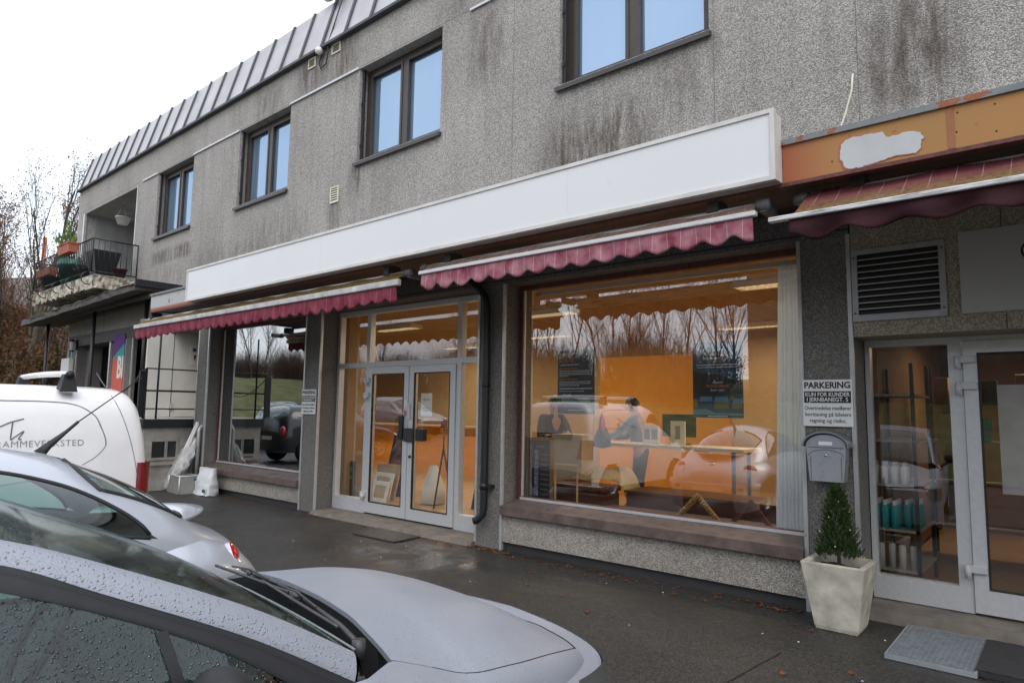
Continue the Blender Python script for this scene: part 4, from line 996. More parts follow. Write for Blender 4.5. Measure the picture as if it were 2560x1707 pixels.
m = MB(); m.box(-12.98, -12.90, -.405, -.385, .27, .31); m.build('printed_mark', plain('print_blue', (.04, .05, .2), .6), t)
m = MB(); m.box(-12.62, -12.54, -.405, -.385, .07, .13); m.build('printed_mark', plain('print_green', (.02, .12, .06), .6), t)
t = thing('wrapped_poles', 'white poles in torn clear plastic leaning against the pillar', 'poles', (-13.8, -.3, 0))
m = MB(); m.cyl((-13.98, -.5, .02), (-13.72, -.06, 1.36), .028); m.cyl((-13.90, -.46, .03), (-13.70, -.05, 1.33), .02); m.cyl((-13.75, -.5, .05), (-13.68, -.1, 1.0), .022); m.build('pole', M['paper'], t)
m = MB(); rows = []
rnd = random.Random(3)
for j in range(13):
    u = j/12; c = Vector((-13.95, -.5, .05)).lerp(Vector((-13.72, -.08, 1.05)), u); ww = (.09+.24*math.sin(math.pi*min(1, u*1.1))**.8)
    rows.append([(c.x+ww*math.cos(a)*(1+.35*rnd.uniform(-1, 1)), c.y+ww*.35*math.sin(a)*(1+.3*rnd.uniform(-1, 1)), c.z+rnd.uniform(-.03, .03)) for a in [2*math.pi*k/18 for k in range(18)]])
m.grid(rows, True, True)
def mk_film():
    t_ = NT('clear_plastic_film'); a = t_.n('ShaderNodeBsdfTransparent'); d = t_.pbr((.75, .76, .76), .25, normal=t_.bump(t_.noise(20, 5), .8, .03)); f = t_.ramp(t_.noise(9, 6, rough=.7), [(.3, .25), (.7, .75)])
    x = t_.n('ShaderNodeMixShader'); t_.l(f, x.inputs[0]); t_.l(a.outputs[0], x.inputs[1]); t_.l(d, x.inputs[2]); return t_.done(x.outputs[0])
m.build('plastic_wrap', mk_film(), t)
m = MB(); m.tube([(-13.6, -.08, .0), (-13.6, -.08, 1.2), (-13.6, -.02, 1.3)], .035, 10); tag(m.build('drain_pipe', M['strip']), 'short grey drain pipe beside the dock pillar', 'pipe')
# wet leaves along the walls
m = MB()
def leaf(x, y, s_, z=.004):
    a = random.uniform(0, 6.28); c, n_ = math.cos(a), math.sin(a); k = [(-1, 0), (-.3, .55), (.3, .5), (1, .05), (.35, -.5), (-.35, -.55)]
    m.add([(x+s_*(px*c-py*n_), y+s_*(px*n_+py*c), z+random.uniform(0, s_*.5)) for px, py in k], [range(6)])
for _ in range(300):
    x = random.uniform(-9.4, -1.9) if random.random() < .8 else random.uniform(-13.4, -10)
    y = -abs(random.gauss(0, .11))-.04
    if -9.4 < x < -6: y -= .13
    leaf(x, y, random.uniform(.012, .030))
for _ in range(55): leaf(random.uniform(-9.5, -1.2), -abs(random.gauss(0, 1.2))-.1, random.uniform(.012, .034))
tag(m.build('leaf_litter', M['litter']), 'scattered wet red brown leaves along the foot of the shop wall', 'leaves', kind='stuff')
m = MB()
for _ in range(22):
    x, y = random.uniform(-9, -1), -abs(random.gauss(.6, .8))-.1; s_ = random.uniform(.003, .007); m.box(x-s_, x+s_, y-s_*.6, y+s_*.6, .0, .004)
tag(m.build('gravel_specks', M['paper']), 'tiny pale bits of grit and paper scattered on the asphalt', 'grit', kind='stuff')
m = MB(); pts = [(-1.86+.18*i/10*1+random.uniform(-.012, .012), -2.55+i*.17+random.uniform(-.02, .02)) for i in range(9)]
for (a, b), (c, d) in zip(pts, pts[1:]): m.quad((a-.004, b, .0005), (a+.004, b, .0005), (c+.004, d, .0005), (c-.004, d, .0005))
tag(m.build('asphalt_crack', M['darkvoid']), kind='structure')

# ------------------------------------------------------------------ shop interior things
def ceiling_lamp(x, y, l=1.2):
    t = thing('ceiling_light', 'lit louvred strip light under the shop ceiling', 'ceiling light', (x, y, 3.3), 'lit strip lights on the shop ceiling')
    m = MB(); m.box(x-l/2, x+l/2, y-.15, y-.13, 3.26, 3.339); m.box(x-l/2, x+l/2, y+.13, y+.15, 3.26, 3.339); m.box(x-l/2, x-l/2+.02, y-.13, y+.13, 3.26, 3.339); m.box(x+l/2-.02, x+l/2, y-.13, y+.13, 3.26, 3.339); m.build('housing', M['white'], t)
    m = MB()
    for i in range(14): xx = lerp(x-l/2+.05, x+l/2-.05, i/13); m.box(xx-.003, xx+.003, y-.128, y+.128, 3.265, 3.30)
    m.build('louvre', M['alu'], t)
    m = MB(); m.box(x-l/2+.03, x+l/2-.03, y-.1, y+.1, 3.318, 3.325); m.build('tube', emit('warm_tube', (1, .68, .36), 2.6), t)
    ld = bpy.data.lights.new('strip_light_lamp', 'AREA'); ld.shape = 'RECTANGLE'; ld.size = l; ld.size_y = .26; ld.energy = LAMP; ld.color = (1, .79, .53)
    lo = bpy.data.objects.new('strip_light_lamp', ld); COL.objects.link(lo); lo.parent = t; lo.location = (0, 0, -.05)
LAMP = 37
for x, y in ((-6.55, 2.25), (-2.55, 1.75), (-10.25, 2.2), (-4.4, 5.6), (-8.6, 4.9), (-13.2, 3.4), (-12, 5.8)): ceiling_lamp(x, y)
ld = bpy.data.lights.new('salon_lamp', 'AREA'); ld.size = 1.0; ld.energy = 18; ld.color = (1, .70, .42)
t = thing('pendant_lamp', 'dim warm lamp inside the dark salon', 'lamp', (-.4, 3.2, 2.7)); lo = bpy.data.objects.new('salon_lamp', ld); COL.objects.link(lo); lo.parent = t; lo.location = (0, 0, -.1)
m = MB(); m.lathe([(.05, .1), (.3, .0), (.28, .0), (.04, .08)], (-.4, 3.2, 2.7), 16); m.cyl((-.4, 3.2, 2.8), (-.4, 3.2, 2.9), .01, n=6); m.build('shade', M['dark'], t)

def poster_lines(specs, x0, x1, y):
    """specs: (z, h, u0, u1) strips of tiny unreadable print"""
    mb = MB()
    for z, h, a, b in specs:
        u = a
        while u < b-.01:
            w_ = min(b-u, random.uniform(.03, .09)); mb.box(lerp(x0, x1, u), lerp(x0, x1, u+w_), y, y+.001, z, z+h); u += w_+.012
    return mb
r_, u_ = (1, 0, 0), (0, 0, 1)
t = thing('poster', 'dark text poster on the left of the big shop window', 'poster', (-4.6, .325, 1.67)); x0, x1, z0, z1 = -4.87, -4.33, 1.68, 2.46; yy = .318
m = MB(); m.box(x0, x1, .322, .326, z0, z1); m.build('sheet', plain('slate_poster', (.030, .038, .048), .5), t)
orange_print = plain('orange_print', (.55, .22, .06), .6); white_print = plain('white_print', (.62, .64, .66), .6)
merge_mb(text_mb('RAMMEVERKSTED', .05, (x0+.03, yy, z1-.075), r_, u_, .001, .01, 'LEFT', width=.25), text_mb('MED STOR', .05, (x0+.03, yy, z1-.115), r_, u_, .001, .01, 'LEFT', width=.22), text_mb('MELDEBUTIKK', .05, (x0+.03, yy, z1-.155), r_, u_, .001, .01, 'LEFT', width=.22),
         poster_lines([(z1-.235, .010, .05, .55), (z1-.365, .010, .05, .55)], x0, x1, yy)).build('orange_lettering', orange_print, t)
merge_mb(text_mb('velkommen inn!', .045, (x0+.03, yy, z1-.195), r_, u_, .001, .002, 'LEFT', shear=.3), text_mb('GALLERI', .036, (x0+.075, yy, z1-.565), r_, u_, .001, .008, 'LEFT'), text_mb('PRØV', .032, (x1-.12, yy, z1-.08), r_, u_, .001, .006, 'LEFT'),
         poster_lines([(z1-.262, .008, .05, .9), (z1-.284, .008, .05, .86), (z1-.306, .008, .05, .9), (z1-.328, .008, .05, .3), (z1-.395, .008, .05, .9), (z1-.417, .008, .05, .9), (z1-.44, .008, .05, .6), (z1-.48, .012, .05, .95), (z1-.51, .007, .05, .75), (z1-.60, .008, .12, .85), (z1-.625, .008, .12, .9), (z0+.04, .008, .3, .7)], x0, x1, yy)).build('white_lettering', white_print, t)
t = thing('poster', 'blue frame shop poster with yellow houses in the big window', 'poster', (-2.8, .325, 1.67)); x0, x1, z0, z1 = -3.085, -2.545, 1.67, 2.46
m = MB(); m.box(x0, x1, .322, .326, z0, z1); m.build('sheet', plain('petrol_poster', (.012, .055, .10), .5, var=.25, scale=4), t)
m = MB(); m.prism([(x0, .3205, z0+.21), (x1, .3205, z0+.25), (x1, .3205, z0+.36), (x1-.18, .3205, z0+.42), (x1-.32, .3205, z0+.47), (x0+.1, .3205, z0+.46), (x0, .3205, z0+.5)], (0, .001, 0)); m.build('printed_hill', plain('print_hill', (.012, .016, .014), .6), t)
m = MB()
for a, b, c in ((.0, .1, .19), (.44, .72, .18), (.78, .98, .16)): m.box(lerp(x0, x1, a), lerp(x0, x1, b), .319, .3202, z0+.1, z0+c)
m.prism([(x0+.38, .319, z0+.18), (x0+.43, .319, z0+.23), (x0+.47, .319, z0+.18)], (0, .001, 0)); m.build('printed_house', plain('print_yellow', (.22, .15, .04), .6), t)
m = MB()
for a, b, c in ((.12, .38, .22), (.42, .70, .215), (.78, .99, .20)): m.prism([(lerp(x0, x1, a), .3185, z0+c-.05), (lerp(x0, x1, a+.05), .3185, z0+c), (lerp(x0, x1, b), .3185, z0+c), (lerp(x0, x1, b+.02), .3185, z0+c-.05)], (0, .001, 0))
m.prism([(x0, .3185, z0+.03), (x1, .3185, z0+.03), (x1, .3185, z0+.045), (x0+.25, .3185, z0+.05), (x0+.15, .3185, z0+.09), (x0, .3185, z0+.085)], (0, .001, 0)); m.build('printed_snow', plain('print_snow', (.12, .22, .30), .6), t)
merge_mb(text_mb('FRAMESHOP', .055, (-2.815, yy, z1-.145), r_, u_, .001, .01, width=.24), text_mb('IN GARASJEN', .04, (-2.815, yy, z1-.215), r_, u_, .001, .006, width=.17), text_mb('TIRSDAG-LØRDAG', .04, (-2.815, yy, z1-.475), r_, u_, .001, .004, width=.25)).build('orange_lettering', orange_print, t)
merge_mb(text_mb('Rammeverksted & Galleri', .042, (-2.815, yy, z1-.182), r_, u_, .001, .002, width=.32, shear=.35), text_mb('Åpent', .045, (-2.815, yy, z1-.435), r_, u_, .001, .002, shear=.35), text_mb('hver uke!', .04, (-2.815, yy, z1-.515), r_, u_, .001, .002, shear=.35), poster_lines([(z1-.245, .010, .08, .92), (z1-.27, .008, .1, .9), (z0+.012, .010, .3, .7)], x0, x1, yy)).build('white_lettering', white_print, t)

t = thing('framed_board', 'framed dark board with a strip of small photos in the window corner', 'picture frame', (-5.25, .47, .57)); x0, x1, z0, z1 = -5.46, -5.04, .575, 1.37
m = MB(); f_ = .035
m.box(x0, x1, .44, .48, z1-f_, z1); m.box(x0, x1, .44, .48, z0, z0+f_); m.box(x0, x0+f_, .44, .48, z0+f_, z1-f_); m.box(x1-f_, x1, .44, .48, z0+f_, z1-f_); m.build('frame', plain('dull_gold_wood', (.22, .14, .06), .5), t)
m = MB(); m.box(x0+f_, x1-f_, .46, .475, z0+f_, z1-f_); m.build('board', M['dark'], t)
m = MB()
for i in range(9): m.box(x0+.13, x0+.19, .457, .46, z0+.06+i*.065, z0+.117+i*.065)
m.build('photo', plain('photo_print', (.20, .24, .32), .4, var=.8, scale=45), t)
poster_lines([(z0+.08+i*.062, .012, .55, .85) for i in range(9)]+[(z1-.12, .02, .4, .7)], x0, x1, .457).build('lettering', plain('faint_print', (.2, .21, .22), .7), t)
m = MB(); m.box(x0+.06, x0+.095, .457, .46, z0+.06, z0+.56); m.build('stripe', M['darkwood'], t)
t = thing('empty_frame', 'thin empty pale wooden frame standing in the shop window', 'picture frame', (-4.82, .5, .57)); x0, x1, z0, z1 = -5.0, -4.65, .575, 1.06
m = MB(); f_ = .018
m.box(x0, x1, .44, .46, z1-f_, z1); m.box(x0, x1, .44, .46, z0, z0+f_); m.box(x0, x0+f_, .44, .46, z0+f_, z1-f_); m.box(x1-f_, x1, .44, .46, z0+f_, z1-f_); m.build('frame', M['wood'], t)
def vframe(label, xa, xl, xr, z0, z1, wd, mat, ribs):
    t = thing('frame_corner', label, 'frame sample', ((xl+xr)/2, .46, z0))
    for s_, xf in ((1, xl), (-1, xr)):
        m = MB(); a = Vector((xa, 0, z1)); b = Vector((xf, 0, z0)); d = (b-a).normalized(); nn = Vector((-d.z, 0, d.x))*(1 if s_ > 0 else -1)
        if nn.z > 0: nn = -nn
        apex_in = a+Vector((0, 0, -wd/abs(d.x)*1.0)); 
        pts = [(a.x, .44, a.z), (b.x, .44, b.z), (b.x+(wd*1.25)*s_, .44, z0), (apex_in.x, .44, apex_in.z)]
        m.prism(pts, (0, .035, 0))
        if ribs:
            L = (b-a).length; k = 14
            for i in range(k):
                c = a+d*(L*(i+.7)/k); e = c+nn*wd*.85; m.tube([(c.x, .437, c.z), (lerp(c.x, e.x, .5), .428, lerp(c.z, e.z, .5)), (e.x, .437, e.z)], .009, 6)
        m.build('moulding', mat, t)
vframe('gilt ribbed corner of a picture frame standing on the window board', -3.11, -3.39, -2.83, .575, .87, .05, M['gold'], True)
vframe('plain dark red brown corner of a picture frame on the window board', -2.54, -2.79, -2.30, .575, .86, .045, M['darkwood'], False)
t = thing('window_blind', 'white vertical blind at the right end of the big shop window', 'blind', (-2.1, .5, .6))
m = MB(); rows = []
for j in range(2): rows.append([(lerp(-2.29+.08*j, -1.93, i/60), .44+.02*math.sin(i*1.05)+.008*math.sin(i*.37), .60 if j == 0 else 3.2) for i in range(61)])
m.grid(rows); m.build('curtain', M['blind'], t); m = MB(); m.box(-5.3, -1.9, .42, .47, 3.2, 3.25); m.build('rail', M['lightgrey'], t)
t = thing('window_curtain', 'grey folded curtain in the left of the dark display window', 'curtain', (-13.2, .45, .5))
m = MB(); rows = []
for j in range(2): rows.append([(lerp(-13.45, -12.75, i/60), .46+.03*math.sin(i*.8)+.01*math.sin(i*.31), .52 if j == 0 else 3.25) for i in range(61)])
m.grid(rows); m.build('cloth', M['greyblind'], t)
t = thing('leather_chest', 'dark brown leather chest behind the shop window', 'chest', (-4.9, .85, .18))
m = MB(); m.box(-5.25, -4.42, .65, 1.05, FZ+.001, .72, bevel=.03); m.build('body', M['brownbox'], t)
m = MB(); m.box(-5.27, -4.40, .63, 1.07, .72, .80, bevel=.03); m.build('lid', M['brownbox'], t)
m = MB(); rows = []
for j in range(9):
    rows.append([(lerp(-5.25, -4.35, i/16), 1.1+.35*j/8, .80+.14*(j/8)+.06*(i/16)-.26*max(0, (i/16-.8)/.2)**2+.012*math.sin(i*.9+j*1.3)) for i in range(17)])
m.grid(rows); tag(m.build('kraft_sheet', M['kraft'], thick=.004), 'large creased sheet of kraft paper behind the chest', 'paper')
t = thing('work_table', 'long work table crossing behind the shop window', 'table', (-4.4, 2.1, .18))
m = MB(); m.box(-5.95, -3.1, 1.75, 2.35, 1.235, 1.275); m.build('tabletop', plain('table_top', (.66, .58, .44), .5), t)
for x in (-5.8, -3.25):
    for y in (1.8, 2.3): m = MB(); m.box(x-.018, x+.018, y-.018, y+.018, FZ, 1.235); m.build('leg', M['lead'], t)
t = thing('low_cabinet', 'long low dark cabinet on the shop floor behind the big window', 'cabinet', (-3.1, 1.3, FZ))
m = MB(); m.box(-4.30, -1.8, 1.0, 1.6, FZ+.001, .72, bevel=.01); m.build('carcass', M['brownbox'], t); m = MB(); m.box(-4.32, -1.78, .98, 1.62, .721, .75); m.build('top', plain('dark_brown_top', (.10, .05, .03), .4), t)
t = thing('monitor', 'black computer monitor standing on the work table', 'monitor', (-4.05, 2.2, 1.276))
m = MB(); m.box(-4.42, -3.92, 2.18, 2.21, 1.38, 1.69, bevel=.008); m.build('screen', M['black'], t); m = MB(); m.box(-4.2, -4.14, 2.21, 2.24, 1.28, 1.5); m.box(-4.3, -4.04, 2.14, 2.3, 1.276, 1.29); m.build('stand', M['black'], t)
def picture(label, x0, x1, z0, z1, y, two):
    t = thing('small_picture', label, 'picture', ((x0+x1)/2, y, z0)); m = MB(); m.box(x0, x1, y, y+.02, z0, z1); m.build('mount', M['paper'], t)
    m = MB()
    for a, b in (((.1, .45), (.55, .9)) if two else ((.33, .67),)): m.box(lerp(x0, x1, a), lerp(x0, x1, b), y-.001, y+.0, lerp(z0, z1, .25), lerp(z0, z1, .8))
    m.build('print', plain('ink_print', (.25, .23, .2), .7, var=.7, scale=70), t)
picture('white mounted double print on the work table left of the monitor', -4.6, -4.35, 1.276, 1.53, 1.95, True)
picture('white mounted print with one figure in front of the monitor', -4.19, -3.98, 1.276, 1.60, 1.98, False)
t = thing('carton', 'pale cardboard carton held up between the two men', 'box', (-5.35, 1.3, 1.1)); m = MB(); m.box(-5.62, -5.12, 1.22, 1.5, FZ, 1.39); m.build('box', plain('pale_carton', (.55, .48, .36), .8), t)
t = thing('red_rucksack', 'dark bag with red flap hanging between the two men', 'bag', (-5.05, 1.6, 1.2)); m = MB(); m.lathe([(.01, 0), (.13, .03), (.11, .18), (.05, .30), (.01, .32)], (-5.05, 1.62, 1.20), 10); m.build('bag', M['dark'], t); m = MB(); m.lathe([(.05, 0), (.055, .1), (.03, .22), (.005, .26)], (-5.04, 1.6, 1.42), 8); m.build('flap', plain('red_cloth', (.45, .02, .02), .8), t)
t = thing('craft_bag', 'orange bag on the shop floor behind the window', 'bag', (-4.3, 1.3, .18)); m = MB(); m.lathe([(.01, 0), (.32, .02), (.27, .2), (.13, .42), (.05, .52)], (-4.3, 1.3, .181), 12); m.build('bag', plain('orange_cloth', (.5, .13, .05), .8), t)
# things seen through the glass doors
t = thing('chalk_board', 'black chalk board with Merry Xmas lettering behind the left door pane', 'sign', (-9.76, .8, .3))
m = MB(); m.box(-9.97, -9.57, .8, .82, FZ, .78); m.build('board', M['dark'], t)
merge_mb(text_mb('Merry', .12, (-9.77, .798, .62), r_, u_, .001, .005, shear=.3), text_mb('Xmas', .12, (-9.77, .798, .48), r_, u_, .001, .005, shear=.3)).build('lettering', plain('chalk_gold', (.5, .33, .12), .8), t)
def lean_frame(label, x0, x1, z1, y, fm, im, wd=.06):
    t = thing('picture_frame', label, 'picture frame', ((x0+x1)/2, y, FZ)); m = MB(); lean = .25; z0 = FZ
    def bx(a, b, c, d, dy=0):
        q = lambda x, z, o: (x, y+lean*(z-z0)+o, z)
        m.add([q(a, c, 0+dy), q(b, c, 0+dy), q(b, d, 0+dy), q(a, d, 0+dy), q(a, c, .03), q(b, c, .03), q(b, d, .03), q(a, d, .03)], [(0, 1, 2, 3), (7, 6, 5, 4), (0, 4, 5, 1), (1, 5, 6, 2), (2, 6, 7, 3), (3, 7, 4, 0)])
    bx(x0, x1, z0, z0+wd); bx(x0, x1, z1-wd, z1); bx(x0, x0+wd, z0+wd, z1-wd); bx(x1-wd, x1, z0+wd, z1-wd); m.build('frame', fm, t)
    m = MB(); bx(x0+wd, x1-wd, z0+wd, z1-wd, .012); m.build('picture', im, t)
lean_frame('black framed red picture leaning behind the left glass door leaf', -9.5, -8.95, 1.25, 1.35, M['dark'], plain('red_drawing', (.20, .06, .05), .7, var=.9, scale=9))
lean_frame('pale wooden frame, largest of the stack behind the left door leaf', -9.35, -8.75, .75, 1.0, M['wood'], M['kraft'])
lean_frame('white frame in the middle of the stack behind the left door leaf', -9.2, -8.72, .62, .86, M['paper'], M['kraft'])
lean_frame('small pale frame, front of the stack behind the left door leaf', -9.02, -8.62, .50, .72, M['paper'], M['kraft'])
t = thing('tripod', 'black folded tripod easel behind the right glass door leaf', 'tripod', (-7.42, .85, FZ))
for dx, dy in ((-.19, .0), (.2, .05), (.02, .25)): m = MB(); m.cyl((-7.42, .85, 1.12), (-7.42+dx, .85+dy, FZ), .014, n=8); m.build('leg', M['black'], t)
m = MB(); m.cyl((-7.42, .85, 1.0), (-7.42, .85, 1.5), .012, n=8); m.box(-7.47, -7.37, .82, .88, 1.42, 1.54, bevel=.01); m.build('column', M['darkred'], t)
t = thing('white_sack', 'white sack on the shop floor behind the right glass door leaf', 'bag', (-8.0, 1.2, FZ)); m = MB(); m.lathe([(.01, 0), (.2, .02), (.19, .25), (.1, .5), (.06, .62)], (-8.0, 1.2, FZ), 14); m.build('sack', M['paper'], t)
for i, (lab, x) in enumerate((('dark slim panel', -7.1), ('brown slim panel', -6.95), ('pale slim panel', -6.78), ('pale broad panel', -6.45))):
    lean_frame(lab+' leaning behind the right side of the glass doors', x-.1-.1*(i == 3), x+.06, .9+.1*i, 1.25+.12*i, (M['dark'], M['darkwood'], M['wood'], M['wood'])[i], (M['dark'], M['darkwood'], M['kraft'], M['kraft'])[i], .03)
m = MB(); m.box(-7.43, -7.19, .369, .371, 1.6, 1.94); t = tag(m.build('notice', M['paper']), 'white handwritten notice taped inside the right glass door leaf', 'notice')
m = MB(); merge_mb(text_mb('Åpent', .06, (-7.31, .367, 1.83), r_, u_, .001, 0, shear=.3), poster_lines([(1.72, .008, .2, .8), (1.68, .008, .3, .7)], -7.43, -7.19, .366)).build('lettering', plain('pencil', (.2, .2, .2), .8), t)
# salon shelf with bottles
def shelf_unit(name, label, x0, x1, y0, y1, zs, top):
    t = thing(name, label, 'shelf', ((x0+x1)/2, (y0+y1)/2, FZ-.02))
    for x in (x0, x1-.03):
        for y in (y0, y1-.03): m = MB(); m.box(x, x+.03, y, y+.03, FZ-.02, top); m.build('post', M['black'], t)
    for z in zs: m = MB(); m.box(x0, x1, y0, y1, z-.02, z); m.build('shelf', M['wood'] if False else plain('grey_shelf', (.32, .30, .27), .7), t)
shelf_unit('display_rack', 'black metal rack with bottles behind the salon side window', -1.49, -1.10, .62, 1.5, (.35, .70, 1.10, 1.5, 1.92), 2.2)
shelf_unit('display_rack', 'dark rack with frames and boxes deeper inside the salon', -1.3, .1, 2.6, 2.9, (.5, 1.0, 1.45, 1.86), 2.3)
def bottle(x, y, z, h, r, mat, cap, label, group):
    t = thing('bottle', label, 'bottle', (x, y, z), group)
    m = MB(); m.lathe([(.001, 0), (r, 0), (r, h*.74), (r*.8, h*.8), (r*.4, h*.83)], (x, y, z), 10); m.build('body', mat, t)
    m = MB(); m.lathe([(r*.5, h*.80), (r*.5, h), (.001, h)], (x, y, z), 10); m.build('cap', cap, t)
    return t
b0 = bottle(-1.45, .66, .70, .25, .032, M['teal'], M['paper'], 'turquoise bottle with white cap on the salon rack', 'turquoise bottles on the salon rack')
for i in range(5):
    for j in range(4):
        if i == j == 0: continue
        c = copy_tree(b0); c.location = (-1.45+.075*i, .66+.085*j+.15*(i > 2), .70)
b1 = bottle(-1.45, .66, 1.10, .2, .03, M['paper'], M['lightgrey'], 'white bottle on the upper shelf of the salon rack', 'white bottles on the salon rack')
for i in range(4):
    for j in range(2):
        if i == j == 0: continue
        c = copy_tree(b1); c.location = (-1.45+.08*i, .66+.09*j, 1.10)
b2 = bottle(-1.42, .66, .35, .26, .03, M['lightgrey'], M['dark'], 'pale grey bottle on the lowest shelf of the salon rack', 'grey bottles on the salon rack')
for i in range(1, 4): c = copy_tree(b2); c.location = (-1.42+.085*i, .66+.03*(i % 2), .35)
for i, (x, h, mat, lab) in enumerate(((-1.15, .3, 'wood', 'tilted wooden box on the deep salon rack'), (-.95, .2, 'kraft', 'pale small box on the deep salon rack'), (-.7, .26, 'greenleaf', 'dark green carton on the deep salon rack'), (-.4, .32, 'wood', 'wooden picture on the right of the deep salon rack'))):
    m = MB(); m.box(x-.07, x+.07, 2.65, 2.8, 1.862, 1.862+h, bevel=.008); tag(m.build('carton', M[mat]), lab, 'box')
for i, (x, h, mat, lab) in enumerate(((-1.1, .3, 'kraft', 'kraft carton on the middle shelf of the deep salon rack'), (-.8, .25, 'teal', 'turquoise carton on the middle shelf of the deep salon rack'), (-.5, .3, 'lightgrey', 'grey carton on the middle shelf of the deep salon rack'))):
    m = MB(); m.box(x-.1, x+.1, 2.65, 2.8, 1.452, 1.452+h, bevel=.008); tag(m.build('carton', M[mat]), lab, 'box')
m = MB(); m.box(-.48, .2, .5, .503, 1.1, 1.99); tag(m.build('door_poster', plain('pale_grey_poster', (.50, .50, .54), .7)), 'large pale grey sheet hung inside the salon door', 'poster')
t = thing('salon_chair', 'dark salon chair deep inside behind the glass', 'chair', (.3, 1.7, FZ))
m = MB(); m.box(.05, .55, 1.5, 2.0, .55, .68, bevel=.04); m.build('seat', M['dark'], t); m = MB(); m.box(.05, .55, 1.95, 2.05, .68, 1.3, bevel=.04); m.build('backrest', M['dark'], t); m = MB(); m.cyl((.3, 1.75, FZ), (.3, 1.75, .55), .04); m.lathe([(.25, 0), (.25, .03), (.04, .05)], (.3, 1.75, FZ-.015), 16); m.build('base', M['chrome'], t)

# ------------------------------------------------------------------ people
def skin_mesh(pts, edges, rad, name, mat, parent, levels=2):
    me = bpy.data.meshes.new(name); me.from_pydata([tuple(p) for p in pts], edges, [])
    o = bpy.data.objects.new(name, me); COL.objects.link(o)
    md = o.modifiers.new('skin', 'SKIN'); md.use_smooth_shade = True
    for i, r in enumerate(rad):
        sv = me.skin_vertices[0].data[i]; sv.radius = (r, r) if isinstance(r, (int, float)) else r; sv.use_root = (i == 0)
    sb = o.modifiers.new('s', 'SUBSURF'); sb.levels = levels; sb.render_levels = levels
    dg = bpy.context.evaluated_depsgraph_get(); me2 = bpy.data.meshes.new_from_object(o.evaluated_get(dg))
    bpy.data.objects.remove(o); bpy.data.meshes.remove(me)
    off = Vector(parent.location) if parent else Vector()
    for v in me2.vertices: v.co -= off
    for p in me2.polygons: p.use_smooth = True
    me2.materials.clear(); me2.materials.append(mat); me2.name = name
    o = bpy.data.objects.new(name, me2); COL.objects.link(o); o.parent = parent
    return o
def person(label, base, face, lhand, rhand, lean, shirt, trousers, jacket_open=False):
    """base = floor point, face = heading angle (0 looks to +X), hands = world points"""
    t = thing('person', label, 'person', base); f = Vector((math.cos(face), math.sin(face), 0)); s_ = Vector((-f.y, f.x, 0)); b = Vector(base)
    at = lambda fw, sd, z: b+f*fw+s_*sd+Vector((0, 0, z))
    pel = at(-.02, 0, .96); wai = at(.0+lean*.3, 0, 1.10); che = at(lean*.7, 0, 1.33); nek = at(lean, 0, 1.49); hb = at(lean+.025, 0, 1.56); ht = at(lean+.05, 0, 1.70)
    P = [pel, wai, che, nek, hb, at(lean+.045, 0, 1.64), ht]; Rr = [(.15, .12), (.145, .11), (.17, .125), .055, .07, (.082, .095), (.06, .07)]
    E_ = [(0, 1), (1, 2), (2, 3), (3, 4), (4, 5), (5, 6)]; arms = []; legs = []
    for sd, hand in ((1, Vector(lhand)), (-1, Vector(rhand))):
        sh = at(lean*.85, .19*sd, 1.42); mid = (sh+hand)/2; d = (hand-sh); L = d.length; k = math.sqrt(max(0, .30**2-(L/2)**2)) if L < .6 else .0
        el = mid+Vector((0, 0, -1))*k*.8+s_*sd*k*.4; n0 = len(P); wr = el.lerp(hand, .88)
        P += [sh, el, wr, hand]; Rr += [.062, .045, .028, (.036, .02)]; E_ += [(2, n0), (n0, n0+1), (n0+1, n0+2), (n0+2, n0+3)]; arms.append((sh, el, wr))
        hd = (hand-wr).normalized(); pn = hd.cross(Vector((0, 0, 1))); pn = pn.normalized() if pn.length > .01 else s_
        for q in range(4):
            o_ = hand+pn*(.012*(q-1.5)*1.6); ln = (.07, .08, .076, .058)[q]; i0 = len(P); P += [o_+hd*ln*.5+Vector((0, 0, -.006)), o_+hd*ln+Vector((0, 0, -.022))]; Rr += [.0085, .007]; E_ += [(n0+3, i0), (i0, i0+1)]
        i0 = len(P); P += [hand-hd*.03+pn*.045*sd, hand+hd*.015+pn*.06*sd]; Rr += [.011, .009]; E_ += [(n0+2, i0), (i0, i0+1)]
    for sd in (1, -1):
        hp = at(-.02, .095*sd, .90); kn = at(.03, .10*sd, .49); an = at(-.03, .11*sd, .08); to = at(.12, .125*sd, .035); n0 = len(P)
        P += [hp, kn, an, to]; Rr += [.09, .058, .042, .04]; E_ += [(0, n0), (n0, n0+1), (n0+1, n0+2), (n0+2, n0+3)]; legs.append((hp, kn, an, to))
    body = skin_mesh(P, E_, Rr, 'body', M['skin'], t)
    fc = MB(); hc = at(lean+.05, 0, 1.635)
    fc.add([], [])
    m = MB()
    for sd in (1, -1): m.ball(hc+f*.085+s_*.032*sd+Vector((0, 0, .01)), .011)
    m.build('eye', M['dark'], t)
    m = MB(); m.ball(hc+f*.098+Vector((0, 0, -.02)), .016, .016, .024); m.build('nose', M['skin'], t); m = MB(); m.ball(hc+f*.085+Vector((0, 0, -.062)), .02, .02, .006); m.build('mouth', M['darkwood'], t)
    m = MB()
    for sd in (1, -1): m.ball(hc+s_*.088*sd-f*.005, .014, .014, .03)
    m.build('ear', M['skin'], t)
    m = MB(); rows = []
    for j in range(9):
        ph = math.pi*.5*j/8*1.25; rows.append([hc+Vector((0, 0, .045))+f*((.108*math.sin(ph)*math.cos(a)) - .012)+s_*(.094*math.sin(ph)*math.sin(a))+Vector((0, 0, .085*math.cos(ph)-(.03*(math.sin(ph))*(1 if math.cos(a) < .2 else 0)))) for a in [2*math.pi*k/18 for k in range(18)]])
